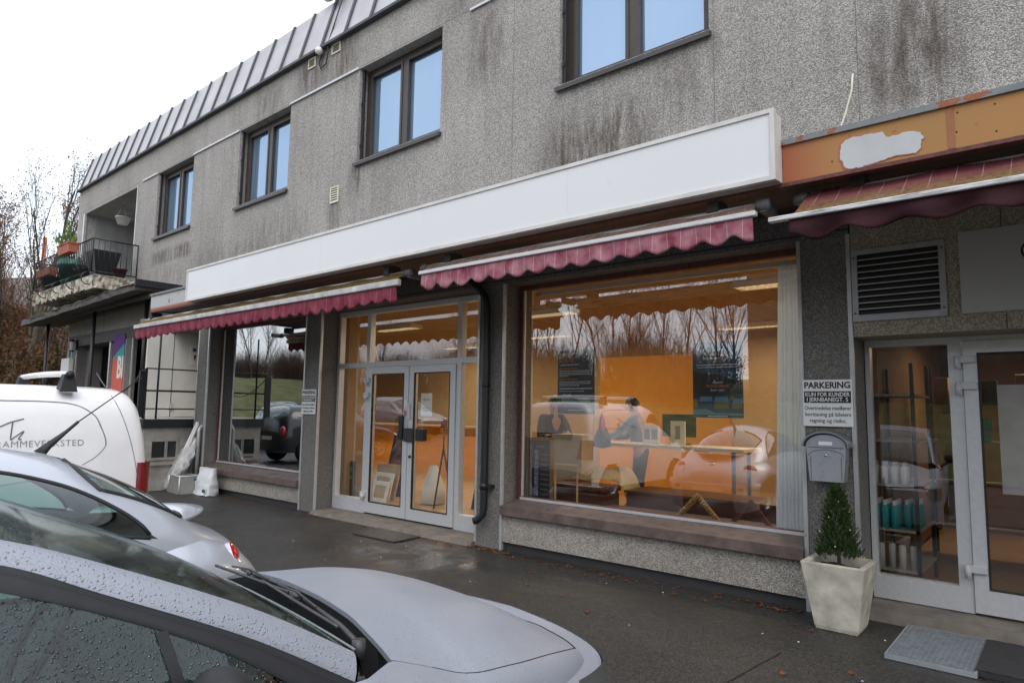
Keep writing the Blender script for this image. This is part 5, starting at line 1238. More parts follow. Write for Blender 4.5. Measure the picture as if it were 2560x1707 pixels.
    m.grid(rows, True, True); m.build('hair', M['hair'], t)
    SP = [pel+Vector((0, 0, -.02)), wai, che, at(lean*.95, 0, 1.465)]; SR = [(.165, .135), (.16, .125), (.185, .14), .075]; SE = [(0, 1), (1, 2), (2, 3)]
    for sh, el, wr in arms: n0 = len(SP); SP += [sh, el, wr]; SR += [.075, .058, .042]; SE += [(2, n0), (n0, n0+1), (n0+1, n0+2)]
    skin_mesh(SP, SE, SR, 'shirt', shirt, t)
    TP = [pel+Vector((0, 0, .06)), pel+Vector((0, 0, -.05))]; TR = [(.15, .12), (.155, .125)]; TE = [(0, 1)]
    for hp, kn, an, to in legs: n0 = len(TP); TP += [hp, kn, an]; TR += [.10, .072, .058]; TE += [(1, n0), (n0, n0+1), (n0+1, n0+2)]
    skin_mesh(TP, TE, TR, 'trousers', trousers, t)
    m = MB()
    for hp, kn, an, to in legs: m.tube([an-f*.04+Vector((0, 0, -.03)), an+Vector((0, 0, -.03)), to, to+f*.04], [.042, .05, .045, .02], 10)
    m.build('shoes', M['dark'], t)
    return t
person('man in a blue grey shirt leaning on the work table behind the window', (-5.02, 2.62, FZ), R(195), (-5.50, 2.30, 1.31), (-5.42, 2.48, 1.31), .07, M['bluewear'], M['jeans'])
person('man in a dark jacket standing at the left inside the window', (-6.05, 1.75, FZ), R(-15), (-5.60, 1.58, 1.40), (-5.80, 1.35, 1.36), .06, M['darkwear'], M['darkwear'])

# ------------------------------------------------------------------ vehicles
def frame_T(x, y, heading, z=0):
    """heading = direction (degrees) the nose points, 90 = towards the shops; returns map (right, along nose, up) -> world"""
    a = R(heading); f = Vector((math.cos(a), math.sin(a), 0)); r = Vector((f.y, -f.x, 0)); o = Vector((x, y, z))
    return lambda p: o+r*p[0]+f*p[1]+Vector((0, 0, p[2]))
def wheel(t, T, r, f, rad, wid, out):
    m = MB(); c = lambda a, rr, o: T((r+o*out, f+rr*math.cos(a), rad+rr*math.sin(a))); n = 28
    prof = [(rad*.62, 0), (rad*.9, .0), (rad*.985, -.02), (rad, -.05), (rad, -wid+.04), (rad*.95, -wid), (rad*.5, -wid)]
    m.grid([[c(2*math.pi*k/n, q, o) for k in range(n)] for q, o in prof], True, True); w_ = m.build('wheel', M['tyre'], t)
    m = MB(); m.grid([[c(2*math.pi*k/n, q, o) for k in range(n)] for q, o in ((rad*.64, .002), (rad*.60, -.012), (rad*.56, -.05))], True, True)
    for k in range(7):
        a = 2*math.pi*k/7; m.add([c(a-.16, rad*.12, -.005), c(a+.16, rad*.12, -.005), c(a+.13, rad*.60, -.012), c(a-.13, rad*.60, -.012)], [(0, 1, 2, 3)])
    m.grid([[c(2*math.pi*k/n, q, o) for k in range(n)] for q, o in ((rad*.16, .0), (rad*.001, .004))], True, True); m.build('rim', M['rim'], w_)
    m = MB(); m.grid([[c(2*math.pi*k/n, q, -.055) for k in range(n)] for q in (rad*.57, .001)], True, True); m.build('brake_disc', M['dark'], w_)
def tab(pts): return lambda s: interp(pts, s)
def make_car(t, T, L, wb, zb, zt, n, ub, ut, ur, paintm, glassm, wheels, rad=.31, zl=.22, tum=1.0, bulge=.04, step=.05, mid=None, undermat=None):
    """T maps (right, s from the tail, up); wb, zb, zt, n: tables of s; ub/ut: side window band; ur: windscreen band"""
    N = int(L/step); S_ = [L*i/N for i in range(N+1)]
    S_ = sorted(set(S_+[.015, .03, L-.015, L-.03]))
    def P(s, u, sd):
        th = u*math.pi/2; k = 2/n(s); c, z = math.cos(th)**k, math.sin(th)**k
        zz = zb(s)+(zt(s)-zb(s))*z
        return T((sd*wb(s)*c*lerp(1, tum, z), s, zz))
    body = MB(); side = MB(); scr = {}
    def low(s, v, sd):
        z0 = zl+.10*max(0, (abs(s-L/2)-L*.36)/(L*.14)); z = lerp(z0, zb(s), v); return T((sd*(wb(s)-.05*(1-v)**2+bulge*math.sin(math.pi*min(1, v*1.05))), s, z)), z
    for sd in (1, -1):
        B1, B3 = [], []
        for s in S_:
            b_, t_, r_ = ub(s), ut(s), ur(s)
            B1.append([P(s, lerp(0, b_, i/4), sd) for i in range(5)])
            B3.append([P(s, lerp(t_, max(t_, r_), i/8), sd) for i in range(9)])
        body.grid(B1); body.grid(B3)
        for a in range(len(S_)-1):
            s0, s1 = S_[a], S_[a+1]
            if ut(s0)-ub(s0) > .004 or ut(s1)-ub(s1) > .004:
                side.grid([[P(s, lerp(ub(s), ut(s), i/6), sd) for i in range(7)] for s in (s0, s1)])
            if ur(s0) < .995 or ur(s1) < .995:
                key = 'rear_glass' if s0 < L/2 else 'windscreen'
                scr.setdefault(key, MB()).grid([[P(s, lerp(max(ur(s), ut(s)), 1, i/8), sd) for i in range(9)] for s in (s0, s1)])
        M_ = 14; fine = [L*i/(N*2) for i in range(N*2+1)]
        rows = [[low(s, v/M_, sd) for v in range(M_+1)] for s in fine]
        vs = [p[0] for r in rows for p in r]; fs = []
        for i in range(len(fine)-1):
            for k in range(M_):
                sc = (fine[i]+fine[i+1])/2; zc = (rows[i][k][1]+rows[i][k+1][1])/2
                if any((sc-w_)**2+(zc-rad)**2 < (rad+.06)**2 for w_ in wheels): continue
                fs.append((i*(M_+1)+k, (i+1)*(M_+1)+k, (i+1)*(M_+1)+k+1, i*(M_+1)+k+1))
        body.add(vs, fs, True)
        for w_ in wheels: wheel(t, T, (wb(w_)+bulge*.6-.005)*sd, w_, rad, .2, sd)
    for s in (0, L):   # end caps
        ring = [low(s, v/14, 1)[0] for v in range(15)]+[P(s, i/12, 1) for i in range(1, 13)]+[P(s, 1-i/12, -1) for i in range(1, 12)]+[low(s, 1-v/14, -1)[0] for v in range(15)]
        body.add(ring, [range(len(ring))], True)
    bo = body.build('body', paintm, t, merge=.0008)
    side.build('side_glass', glassm, t, merge=.0008)
    for k, mb in scr.items(): mb.build(k, glassm, t, merge=.0008)
    m = MB(); m.add([T((a, b, zl+.02)) for a, b in ((-.6, .15), (.6, .15), (.6, L-.15), (-.6, L-.15))], [(0, 1, 2, 3)])
    for w_ in wheels:
        for sd in (1, -1):
            q = [T((sd*(wb(w_)-.02), w_+(rad+.07)*math.cos(a), rad+(rad+.07)*math.sin(a))) for a in [math.pi*k/12 for k in range(13)]]; q2 = [T((sd*(wb(w_)-.30), w_+(rad+.07)*math.cos(a), rad+(rad+.07)*math.sin(a))) for a in [math.pi*k/12 for k in range(13)]]
            m.grid([q, q2])
    m.build('underbody', M['dark'], t)
    return P, low
def seats(t, T, rows, mat, z0=.5, w=.45, hr=True):
    for s, r in rows:
        m = MB()
        c = lambda a, b, z: T((r+a, s+b, z))
        def bx(a0, a1, b0, b1, z0_, z1_, sh=0):
            m.add([c(a0, b0, z0_), c(a1, b0, z0_), c(a1, b1, z0_), c(a0, b1, z0_), c(a0*.9, b0+sh, z1_), c(a1*.9, b0+sh, z1_), c(a1*.9, b1+sh, z1_), c(a0*.9, b1+sh, z1_)], [(3, 2, 1, 0), (4, 5, 6, 7), (0, 1, 5, 4), (1, 2, 6, 5), (2, 3, 7, 6), (3, 0, 4, 7)])
        bx(-w/2, w/2, 0, .5, z0-.15, z0); bx(-w/2, w/2, -.1, .08, z0, z0+.55, -.14)
        if hr: bx(-.12, .12, -.24, -.15, z0+.58, z0+.76, -.03)
        o = m.build('seat', mat, t); md = o.modifiers.new('bev', 'BEVEL'); md.width = .04; md.segments = 3
def tube_T(mb, T, pts, r, n=8): mb.tube([T(p) for p in pts], r, n)
def plate(t, T, s, z, out=-.005):
    m = MB(); m.add([T((-.26, s, z)), T((.26, s, z)), T((.26, s, z+.11)), T((-.26, s, z+.11)), T((-.26, s+out*-3, z)), T((.26, s-out*3, z)), T((.26, s-out*3, z+.11)), T((-.26, s-out*3, z+.11))], [(0, 1, 2, 3), (4, 5, 6, 7)]); m.build('number_plate', M['paper'], t)

# --- silver beetle-shaped car, tail to the shops
t = thing('parked_car', 'silver dome-roofed car with rear spoiler parked tail towards the shops', 'car', (-4.75, -5.7, 0))
Tb = frame_T(-4.75, -3.84, -90)
zt = tab([(0, .56), (.06, .70), (.2, .86), (.4, .96), (.50, 1.02), (.7, 1.175), (.98, 1.33), (1.28, 1.44), (1.68, 1.495), (1.98, 1.49), (2.33, 1.42), (2.68, 1.27), (2.98, 1.08), (3.13, .99), (3.48, .92), (3.78, .78), (3.94, .58)])
zb = tab([(0, .44), (.15, .58), (.4, .78), (.65, .87), (1.1, .92), (2.7, .93), (3.1, .87), (3.5, .76), (3.94, .46)])
wb = tab([(0, .40), (.06, .52), (.2, .61), (.5, .69), (.9, .745), (2.3, .76), (2.9, .72), (3.3, .62), (3.7, .50), (3.94, .30)])
def arch(s, a, b, lo, hi, p=1.0):
    if s <= a or s >= b: return lo
    u = (s-a)/(b-a); return lo+(hi-lo)*(math.sin(math.pi*u**p)**.62)
ubB = lambda s: .10
utB = lambda s: arch(s, .85, 2.9, .10, .58, .92)
urB = lambda s: (1-.52*min(1, (min(s-.50, 1.18-s))/.10)**.6 if .50 < s < 1.18 else (1-.5*min(1, min(s-2.23, 3.0-s)/.08)**.6 if 2.23 < s < 3.0 else 1.0))
Pb, lowb = make_car(t, Tb, 3.94, wb, zb, zt, lambda s: 2.25, ubB, utB, urB, M['silverdry'], M['cleancarglass'], (.70, 3.18), .325, .24, .93, .02)
m = MB()
for sd in (1, -1):
    lo_ = [Pb(lerp(.855, 2.89, i/60), .10, sd) for i in range(61)]; up_ = [Pb(lerp(.855, 2.89, i/60), utB(lerp(.855, 2.89, i/60)), sd) for i in range(61)]
    m.tube(lo_, .009, 6); m.tube(up_, .011, 6); m.tube([Pb(1.63, lerp(.1, utB(1.63), i/6), sd) for i in range(7)], .022, 6)
    m.tube([Pb(lerp(.515, 1.165, i/20), urB(lerp(.515, 1.165, i/20)), sd) for i in range(21)], .014, 6)
m.build('window_seal', M['rubber'], t)
for sd in (1, -1):   # round fenders
    for s0, nm in ((.70, 'rear_fender'), (3.18, 'front_fender')):
        rows = []
        for j in range(9):
            v = j/8; rho = lerp(.635, .385, v**1.6); rr = .58+.275*math.sin(v*math.pi/2)
            rows.append([Tb((sd*(rr-.14*max(0, abs(math.cos(a)))**2.2*(1-v*.25)), s0+rho*1.12*math.cos(a), .325+rho*math.sin(a)*.97)) for a in [R(lerp(-22, 202, k/36)) for k in range(37)]])
        rows.append([Tb((sd*.74, s0+.37*math.cos(a), .325+.36*math.sin(a))) for a in [R(lerp(-22, 202, k/36)) for k in range(37)]])
        m = MB(); m.grid(rows); m.build(nm, M['silverdry'], t)
    m = MB()
    C0 = Vector((sd*.612, .30, .765)); nrm = Vector((sd*.50, -1, .45)).normalized(); ax = nrm.cross(Vector((0, 0, 1))).normalized(); az = ax.cross(nrm)
    rng = lambda q, o: [Tb(C0+ax*(.108*q*math.cos(a))+az*(.092*q*math.sin(a))+nrm*o) for a in [2*math.pi*k/24 for k in range(24)]]
    m.grid([rng(1.14, -.05), rng(1.13, -.005), rng(1.08, .01)], True, True); hl = m.build('tail_light', M['silverdry'], t)
    m = MB(); m.grid([rng(1.08, .01), rng(.9, .025), rng(.5, .036), rng(.01, .04)], True, True); m.build('lens', M['red'], hl)
    m = MB(); m.add([], []); C1 = Vector((sd*.55, .02, .47)); m.ball(Tb(C1), .06, .03, .04); m.build('fog_light', M['darkred'], t)
    m = MB(); C2 = Vector((sd*.52, 3.74, .66)); m.ball(Tb(C2), .11, .08, .11); m.build('headlight', M['lightgrey'], t)
m = MB(); rows = []   # rear spoiler
for j in range(7):
    a = 2*math.pi*j/7
    rows.append([Tb((lerp(-.53, .53, i/24),   .36+1.35*abs(lerp(-.53, .53, i/24))**2.0+.085*math.cos(a)*(1-.35*abs(i/12-1)**3)-.02, 1.0-.06*abs(lerp(-.53, .53, i/24))**2+.018*math.sin(a)+.02*math.cos(a)*-1)) for i in range(25)])
rows.append(rows[0]); m.grid(rows); m.build('spoiler', M['silverdry'], t)
m = MB(); rows = []
for z, o in ((.28, .05), (.33, -.0), (.44, -.03), (.52, -.03), (.58, .03)): rows.append([Tb((x, o+.22*abs(x/.78)**3, z)) for x in [lerp(-.80, .80, i/24) for i in range(25)]])
m.grid(rows); m.build('bumper', M['silverdry'], t); plate(t, Tb, -.034, .42)
m = MB(); m.lathe([(.001, 0), (.055, 0), (.055, .012), (.001, .014)], (0, 0, 0), 18); m.xf(Matrix.Translation(Pb(.21, 1, 1)+Vector((0, .0, -.009))) @ Matrix.Rotation(R(-25), 4, 'X')); m.build('round_badge', M['chrome'], t)
ab = Pb(1.24, 1, 1); m = MB(); m.tube([ab+Vector((0, 0, -.02)), ab+Vector((.0, .05, .035)), ab+Vector((0, .14, .12)), ab+Vector((0, .20, .18))], [.035, .022, .011, .009], 8); m.tube([ab+Vector((0, .20, .18)), ab+Vector((0, .55, .47))], .004, 5); m.build('antenna', M['rubber'], t)
seats(t, Tb, ((1.85, .36), (1.85, -.36)), M['seat'], .52); seats(t, Tb, ((1.2, .30), (1.2, -.30)), M['seat'], .45, .45, False); m = MB(); m.add([Tb((-.6, .45, .85)), Tb((.6, .45, .85)), Tb((.6, 1.0, .84)), Tb((-.6, 1.0, .84))], [(0, 1, 2, 3)]); m.add([Tb((-.65, 2.7, .9)), Tb((.65, 2.7, .9)), Tb((.65, 3.15, .92)), Tb((-.65, 3.15, .92))], [(0, 1, 2, 3)]); m.build('parcel_shelf', M['dark'], t)

# --- white van, tail to the shops
t = thing('white_van', 'white delivery van with roof bars parked tail towards the loading dock', 'van', (-7.82, -5.7, 0))
Tv = frame_T(-7.82, -3.575, -90)
zt = tab([(0, 1.16), (.035, 1.45), (.07, 1.66), (.11, 1.78), (.17, 1.845), (.27, 1.875), (.5, 1.885), (1.0, 1.89), (2.3, 1.88), (2.6, 1.82), (2.8, 1.70), (3.3, 1.28), (3.5, 1.15), (4.0, 1.0), (4.25, .85), (4.38, .66)])
zb = tab([(0, .95), (.2, 1.0), (3.0, 1.06), (3.5, 1.0), (4.0, .85), (4.38, .52)])
wb = tab([(0, .80), (.03, .85), (.1, .88), (.3, .89), (3.3, .89), (3.8, .84), (4.2, .70), (4.38, .5)])
ubV = lambda s: .10
utV = lambda s: arch(s, 2.25, 3.42, .10, .40, 1.0) if 2.25 < s < 3.42 else .10
urV = lambda s: 1-.55*min(1, min(s-2.66, 3.5-s)/.06)**.6 if 2.66 < s < 3.5 else 1.0
Pv, lowv = make_car(t, Tv, 4.38, wb, zb, zt, lambda s: 5.5, ubV, utV, urV, M['vanwhite'], M['cleancarglass'], (.78, 3.5), .32, .24, .915, .02)
def van_side(s, z, sd=-1, off=.004):
    """point on the van's flank at height z"""
    if z <= zbv(s):
        p = lowv(s, max(0, (z-.24)/(zbv(s)-.24)), sd)[0]
    else:
        k = ((z-zbv(s))/(ztv(s)-zbv(s))); th = math.asin(min(1, k)**(5.5/2)); p = Pv(s, th/(math.pi/2), sd)
    return p+Vector((off, 0, 0))
zbv, ztv = zb, zt
SD = 1 if Tv((1, 0, 0)).x > Tv((0, 0, 0)).x else -1
line = plain('panel_gap', (.20, .20, .21), .7)
m = MB()
m.tube([van_side(lerp(.10, .34, (i/14)**1.6), lerp(.85, 1.80, i/14), SD, .0) for i in range(15)], .004, 5)
pts = cr_spline([(0, 4.0, 1.73), (0, 2.2, 1.735), (0, 1.3, 1.735), (0, .9, 1.73), (0, .70, 1.70), (0, .56, 1.61), (0, .50, 1.49), (0, .465, 1.39), (0, .46, 1.33)], 60)
m.tube([van_side(p.y-.055, p.z, SD, -.002) for p in pts if p.y < 2.2], .006, 5)
pts2 = cr_spline([(0, .46, 1.33), (0, .50, 1.27), (0, .60, 1.19), (0, .85, 1.08), (0, 1.5, 1.0), (0, 2.2, 1.0)], 30)
m.tube([van_side(p.y-.055, p.z, SD, -.002) for p in pts2], .005, 5); m.tube([van_side(2.25, lerp(.4, 1.7, i/12), SD, .0) for i in range(13)], .004, 5)
m.build('panel_line', line, t)
for sd in (1, -1):
    m = MB(); rows = []
    for j in range(8):
        z = lerp(.80, 1.16, j/7); rows.append([Tv((sd*(wb(max(.0, s))+.018+(.006 if 0 < i < 6 else -.01)), s-.012, z)) for i, s in enumerate((-.004, .0, .02, .05, .09, .12, .14))])
    m.grid(rows); m.add([Tv((sd*.60, -.012, .8)), Tv((sd*.80, -.012, .8)), Tv((sd*.80, -.012, 1.16)), Tv((sd*.70, -.012, 1.16))], [(0, 1, 2, 3)]); m.build('tail_light', M['darkred'], t)
    m = MB(); m.add([], []); m.ball(Tv((sd*.62, 4.22, .78)), .16, .14, .09); m.build('headlight', M['lightgrey'], t)
    m = MB(); p = Tv((sd*1.0, 3.15, 1.13)); m.ball(p, .09, .05, .11); m.build('mirror', M['rubber'], t)
L_ = text_mb('RAMMEVERKSTED', .078, (0, 0, 0), (0, 1, 0), (0, 0, 1), .002, .0, 'RIGHT', 1.08)
for i, v in enumerate(L_.v): pass
ex = van_side(.585, 1.34, SD, .003); L_.v = [(van_side(-(ex.y+v[1]+3.575), 1.338+v[2], SD, .003).x, ex.y+v[1], 1.338+v[2]) for v in L_.v]
L_.build('lettering', plain('grey_vinyl', (.46, .46, .47), .6), t)
m = MB(); vs_ = lambda s, z: van_side(s-.055, z, SD, .002)
for path in ([(1.9, 1.36), (1.5, 1.44), (1.29, 1.51), (1.205, 1.55), (1.11, 1.58)], [(1.187, 1.553), (1.197, 1.41), (1.175, 1.42), (1.105, 1.475), (1.14, 1.41), (1.12, 1.405)]):
    m.tube([vs_(p.y, p.z) for p in cr_spline([(0, a, b) for a, b in path], 24)], .005, 5)
m.build('brush_emblem', M['lead'], t)
for k, s in enumerate((.72, 1.9)):
    m = MB(); zz = zt(s)+.095; m.tube([Tv((x, s, zz+.015*(1-(x/.8)**2))) for x in [lerp(-.76, .76, i/12) for i in range(13)]], .028, 8); rb = m.build('roof_bar', M['white'], t)
    for sd in (1, -1):
        m = MB(); m.tube([Tv((sd*.76, s, zz)), Tv((sd*.80, s, zz))], .034, 8)
        c = [Tv((sd*(.72+a), s+b, zz-h)) for a, b, h in ((-.05, -.07, .13), (.07, -.07, .16), (.07, .07, .16), (-.05, .07, .13), (-.03, -.04, 0), (.05, -.04, 0), (.05, .04, 0), (-.03, .04, 0))]
        m.add(c, [(3, 2, 1, 0), (4, 5, 6, 7), (0, 1, 5, 4), (1, 2, 6, 5), (2, 3, 7, 6), (3, 0, 4, 7)])
        m.build('foot', M['rubber'], rb)
m = MB(); m.add([Tv((-.5, -.012, 1.15)), Tv((.5, -.012, 1.15)), Tv((.5, .06, 1.5)), Tv((-.5, .06, 1.5))], [(0, 1, 2, 3)]); m.build('rear_window', M['blackpaint'], t); plate(t, Tv, -.02, .62)
m = MB(); rows = [[Tv((x, o+.12*abs(x/.9)**4, z)) for x in [lerp(-.9, .9, i/20) for i in range(21)]] for z, o in ((.26, .0), (.32, -.07), (.52, -.075), (.58, -.0))]; m.grid(rows); m.build('bumper', M['rubber'], t)
seats(t, Tv, ((2.35, .4), (2.35, -.4)), M['seat'], .7)

# --- parked cars across the lot that show in the shop glass
def suv(label, x, y, heading, paintm, z=0, tall=1.74, name='parked_car'):
    t = thing(name, label, 'car', (x, y, z)); T = frame_T(x, y, heading, z); L = 4.5; k = tall/1.74
    T2 = lambda p: T((p[0], p[1]-L/2, p[2]))
    zt = tab([(0, .95*k), (.05, 1.15*k), (.14, 1.45*k), (.3, 1.66*k), (.6, 1.72*k), (1.4, tall), (2.2, 1.72*k), (2.6, 1.6*k), (3.1, 1.24*k), (3.3, 1.13*k), (3.9, 1.04*k), (4.3, .92*k), (4.5, .7*k)])
    zb = tab([(0, .85*k), (.2, 1.0*k), (3.0, 1.0*k), (3.5, .96*k), (4.2, .82*k), (4.5, .6*k)]); wb = tab([(0, .72), (.08, .82), (.3, .87), (3.6, .87), (4.1, .80), (4.4, .64), (4.5, .5)])
    ut = lambda s: arch(s, .35, 3.15, .12, .42, 1.0) if .35 < s < 3.15 else .12
    ur = lambda s: 1-.55*min(1, min(s-.10, .42-s)/.05)**.6 if .10 < s < .42 else (1-.55*min(1, min(s-2.45, 3.25-s)/.06)**.6 if 2.45 < s < 3.25 else 1.0)
    P_, l_ = make_car(t, T2, L, wb, zb, zt, lambda s: 3.6, lambda s: .12, ut, ur, paintm, M['cleancarglass'], (.85, 3.5), .35, .30, .86, .03, .1)
    for sd in (1, -1):
        m = MB(); m.ball(T2((sd*.74, .06, .95*k)), .09, .09, .17); m.build('tail_light', M['red'], t)
        m = MB(); m.ball(T2((sd*.62, 4.36, .76*k)), .15, .12, .08); m.build('headlight', M['chrome'], t)
    m = MB(); m.add([T2((-.45, 4.515, .5)), T2((.45, 4.515, .5)), T2((.45, 4.49, .68*k)), T2((-.45, 4.49, .68*k))], [(0, 1, 2, 3)]); m.build('grille', M['black'], t); plate(t, T2, -.015, .7)
    seats(t, T2, ((1.9, .38), (1.9, -.38)), M['seat'], .7)
suv('black off-road car far down the row, seen mirrored in the dark display window', -18.6, -5.9, -92, M['blackpaint'])
suv('dark blue car beyond the black off-road car, seen mirrored in the dark display window', -25.5, -8.2, 40, M['bluepaint'], .25, 1.65)
suv('silver estate car on the raised lane behind, seen mirrored in the glass door', -21.4, -11.2, 8, M['silverdry'], .6, 1.55)

# --- near silver hatchback, nose towards the shops, wet with rain
t = thing('parked_car', 'rain-beaded silver hatchback in the foreground with its nose towards the shops', 'car', (-2.475, -5.9, 0))
Tn = frame_T(-2.475, -4.925, 90-5.5)
U = [(.755, 0, .985), (.715, -.30, 1.16), (.67, -.66, 1.325), (.625, -.885, 1.41), (.60, -1.1, 1.455), (.575, -1.6, 1.49), (.56, -2.2, 1.475), (.545, -2.75, 1.39)]
Lc = [(.80, -.02, .915), (.764, -.33, 1.10), (.73, -.68, 1.27), (.70, -.886, 1.365), (.685, -1.1, 1.41), (.67, -1.6, 1.44), (.66, -2.2, 1.425), (.65, -2.75, 1.34)]
Sl = [(.825, -.12, .885), (.80, -.37, 1.065), (.77, -.62, 1.20), (.752, -.90, 1.32), (.74, -1.1, 1.36), (.725, -1.6, 1.39), (.715, -2.2, 1.375), (.70, -2.7, 1.29)]
Bt = [(.845, -.02, .885), (.855, -.4, .90), (.865, -.9, .92), (.868, -1.3, .935), (.87, -1.7, .945), (.865, -2.2, .96), (.85, -2.5, .98), (.82, -2.75, 1.0)]
NU = 60
cu, cl_, cs, cb = (cr_spline(c, NU) for c in (U, Lc, Sl, Bt))
def both(fn):
    for sd in (1, -1): fn(lambda p: Tn((p[0]*sd, p[1], p[2])), sd)
zc = tab([(.1, 1.005), (.17, 1.0), (.45, .985), (.75, .93), (.95, .865), (1.08, .80), (1.2, .73), (1.32, .68)])
re_ = tab([(.05, .66), (.17, .70), (.31, .745), (.42, .785), (.5, .80), (.63, .80), (.87, .755), (1.12, .685), (1.32, .60)])
ze = tab([(.05, .93), (.17, .905), (.31, .86), (.42, .825), (.5, .815), (.63, .805), (.87, .77), (1.12, .72), (1.32, .66)])
def hz(r, f):
    q = min(1, abs(r)/re_(f)); return zc(f)-(zc(f)-ze(f))*q**2.6+.004*math.exp(-((abs(r)-.44+.08*f)/.07)**2)
hr_f = lambda q: .175+.02*math.cos(q*math.pi*.5)-.0*q      # rear lip of the bonnet
hf_f = lambda q: 1.31-.19*abs(q)**2.2
m = MB(); rows = []
for j in range(37):
    v = j/36; row = []
    for i in range(49):
        q = lerp(-1, 1, i/48); f = lerp(hr_f(q), hf_f(q), v); r = q*re_(f); row.append(Tn((r, f, hz(r, f))))
    rows.append(row)
m.grid(rows); rows2 = [rows[0], [p+Vector((0, 0, -.02)) for p in rows[0]]]; m.grid(rows2)
bonnet = m.build('bonnet', M['silver'], t)
m = MB()   # bonnet gap
for sd in (1, -1): m.tube([Tn((sd*(re_(f)+.003), f, ze(f)-.004)) for f in [lerp(.31, 1.13, i/30) for i in range(31)]], .0055, 6)
m.tube([Tn((q*re_(hf_f(q)), hf_f(q)+.004, hz(q*re_(hf_f(q)), hf_f(q))-.004)) for q in [lerp(-1, 1, i/40) for i in range(41)]], .006, 6)
m.build('bonnet_gap', M['darkvoid'], t)
body = MB()
plan = [(0, 1.41), (.25, 1.40), (.45, 1.37), (.64, 1.305), (.77, 1.20), (.845, 1.05), (.88, .85), (.89, .55)]
pl = cr_spline([(a, b, 0) for a, b in plan], 30)
def fender(Tm, sd):
    fs = [lerp(-.10, 1.14, i/40) for i in range(41)]; rows = []
    for f in fs:
        f2 = max(f, .03); r0 = re_(f2) if f > .17 else lerp(.80, re_(.17), max(0, min(1, (f-.02)/.15))); z0 = ze(f2) if f > .17 else lerp(.915, ze(.17), max(0, min(1, (f-.02)/.15)))
        ro = .885 if f < .55 else interp([(.55, .885), (.8, .862), (.99, .815), (1.15, .745)], f)
        ro = max(ro, r0+.02); row = [(r0+.006, f, z0), (lerp(r0, ro, .45), f, z0-.018), (lerp(r0, ro, .78), f, z0-.05), (ro-.012, f, z0-.10), (ro-.006, f, z0-.16), (ro+.004, f, lerp(z0, .62, .8)), (ro, f, .58), (ro-.005, f, .50), (ro-.01, f, .42), (ro-.02, f, .32), (ro-.04, f, .22)]
        rows.append([Tm(p) for p in row])
    n_ = 11; vs = [p for r in rows for p in r]; F = []
    for i in range(40):
        for k in range(10):
            zc_ = (vs[i*n_+k].z+vs[i*n_+k+1].z)/2; fc = (fs[i]+fs[i+1])/2
            if (fc-.62)**2+(zc_-.31)**2 < .36**2: continue
            F.append((i*n_+k, i*n_+k+1, (i+1)*n_+k+1, (i+1)*n_+k))
    body.add(vs, F, True)
    # doors and rear quarter
    rows = []
    for i in range(NU):
        p = cb[i]; rows.append([Tm((p.x+dr, p.y, z)) for dr, z in ((0, p.z), (.012, p.z-.05), (.025, .72), (.03, .6), (.02, .45), (-.01, .3), (-.04, .2))])
    vs = [p for r in rows for p in r]; F = []
    for i in range(NU-1):
        for k in range(6):
            zc_ = (vs[i*7+k].z+vs[i*7+k+1].z)/2; fc = (cb[i].y+cb[i+1].y)/2
            if (fc+1.98)**2+(zc_-.31)**2 < .36**2: continue
            F.append((i*7+k, i*7+k+1, (i+1)*7+k+1, (i+1)*7+k))
    body.add(vs, F, True)
    # A pillar and roof rail
    rows = []
    for i in range(NU):
        a, b = cu[i], cl_[i]; mid = (a+b)/2+Vector((.012, 0, .012)); rows.append([Tm(a), Tm(a.lerp(mid, .5)+Vector((.003, 0, .004))), Tm(mid), Tm(mid.lerp(b, .5)+Vector((.004, 0, .002))), Tm(b)])
    body.grid(rows)
    wheel(t, Tm if sd == 1 else Tn, .875*sd if sd == -1 else .875, .62, .31, .2, sd if sd == -1 else 1); wheel(t, Tn, .875*sd, -1.98, .31, .2, sd)
both(fender)
# front apron
def dz(z): return interp([(.2, .02), (.32, .05), (.5, .06), (.6, .03), (.69, 0)], z)
rows = []
for z in (.66, .62, .58, .50, .42, .34, .27, .21):
    full = [(-p.x, p.y) for p in pl[::-1]]+[(p.x, p.y) for p in pl[1:]]
    rows.append([Tn((a, b+dz(z)*(1 if abs(a) < .8 else .4), z+ (.03 if z > .6 else 0)*(1-abs(a)/.9))) for a, b in full])
body.grid(rows)
full = [(-p.x, p.y) for p in pl[::-1]]+[(p.x, p.y) for p in pl[1:]]
top = [Tn((a, b, .66+.03*(1-abs(a)/.9))) for a, b in full]; n_ = len(full)
inner = []
for k in range(n_): q = lerp(-1, 1, k/(n_-1)); f = hf_f(q); r = q*re_(f); inner.append(Tn((r, f+.01, hz(r, f)-.012)))
body.grid([inner, [a.lerp(b, .5)+Vector((0, 0, .012)) for a, b in zip(inner, top)], top])
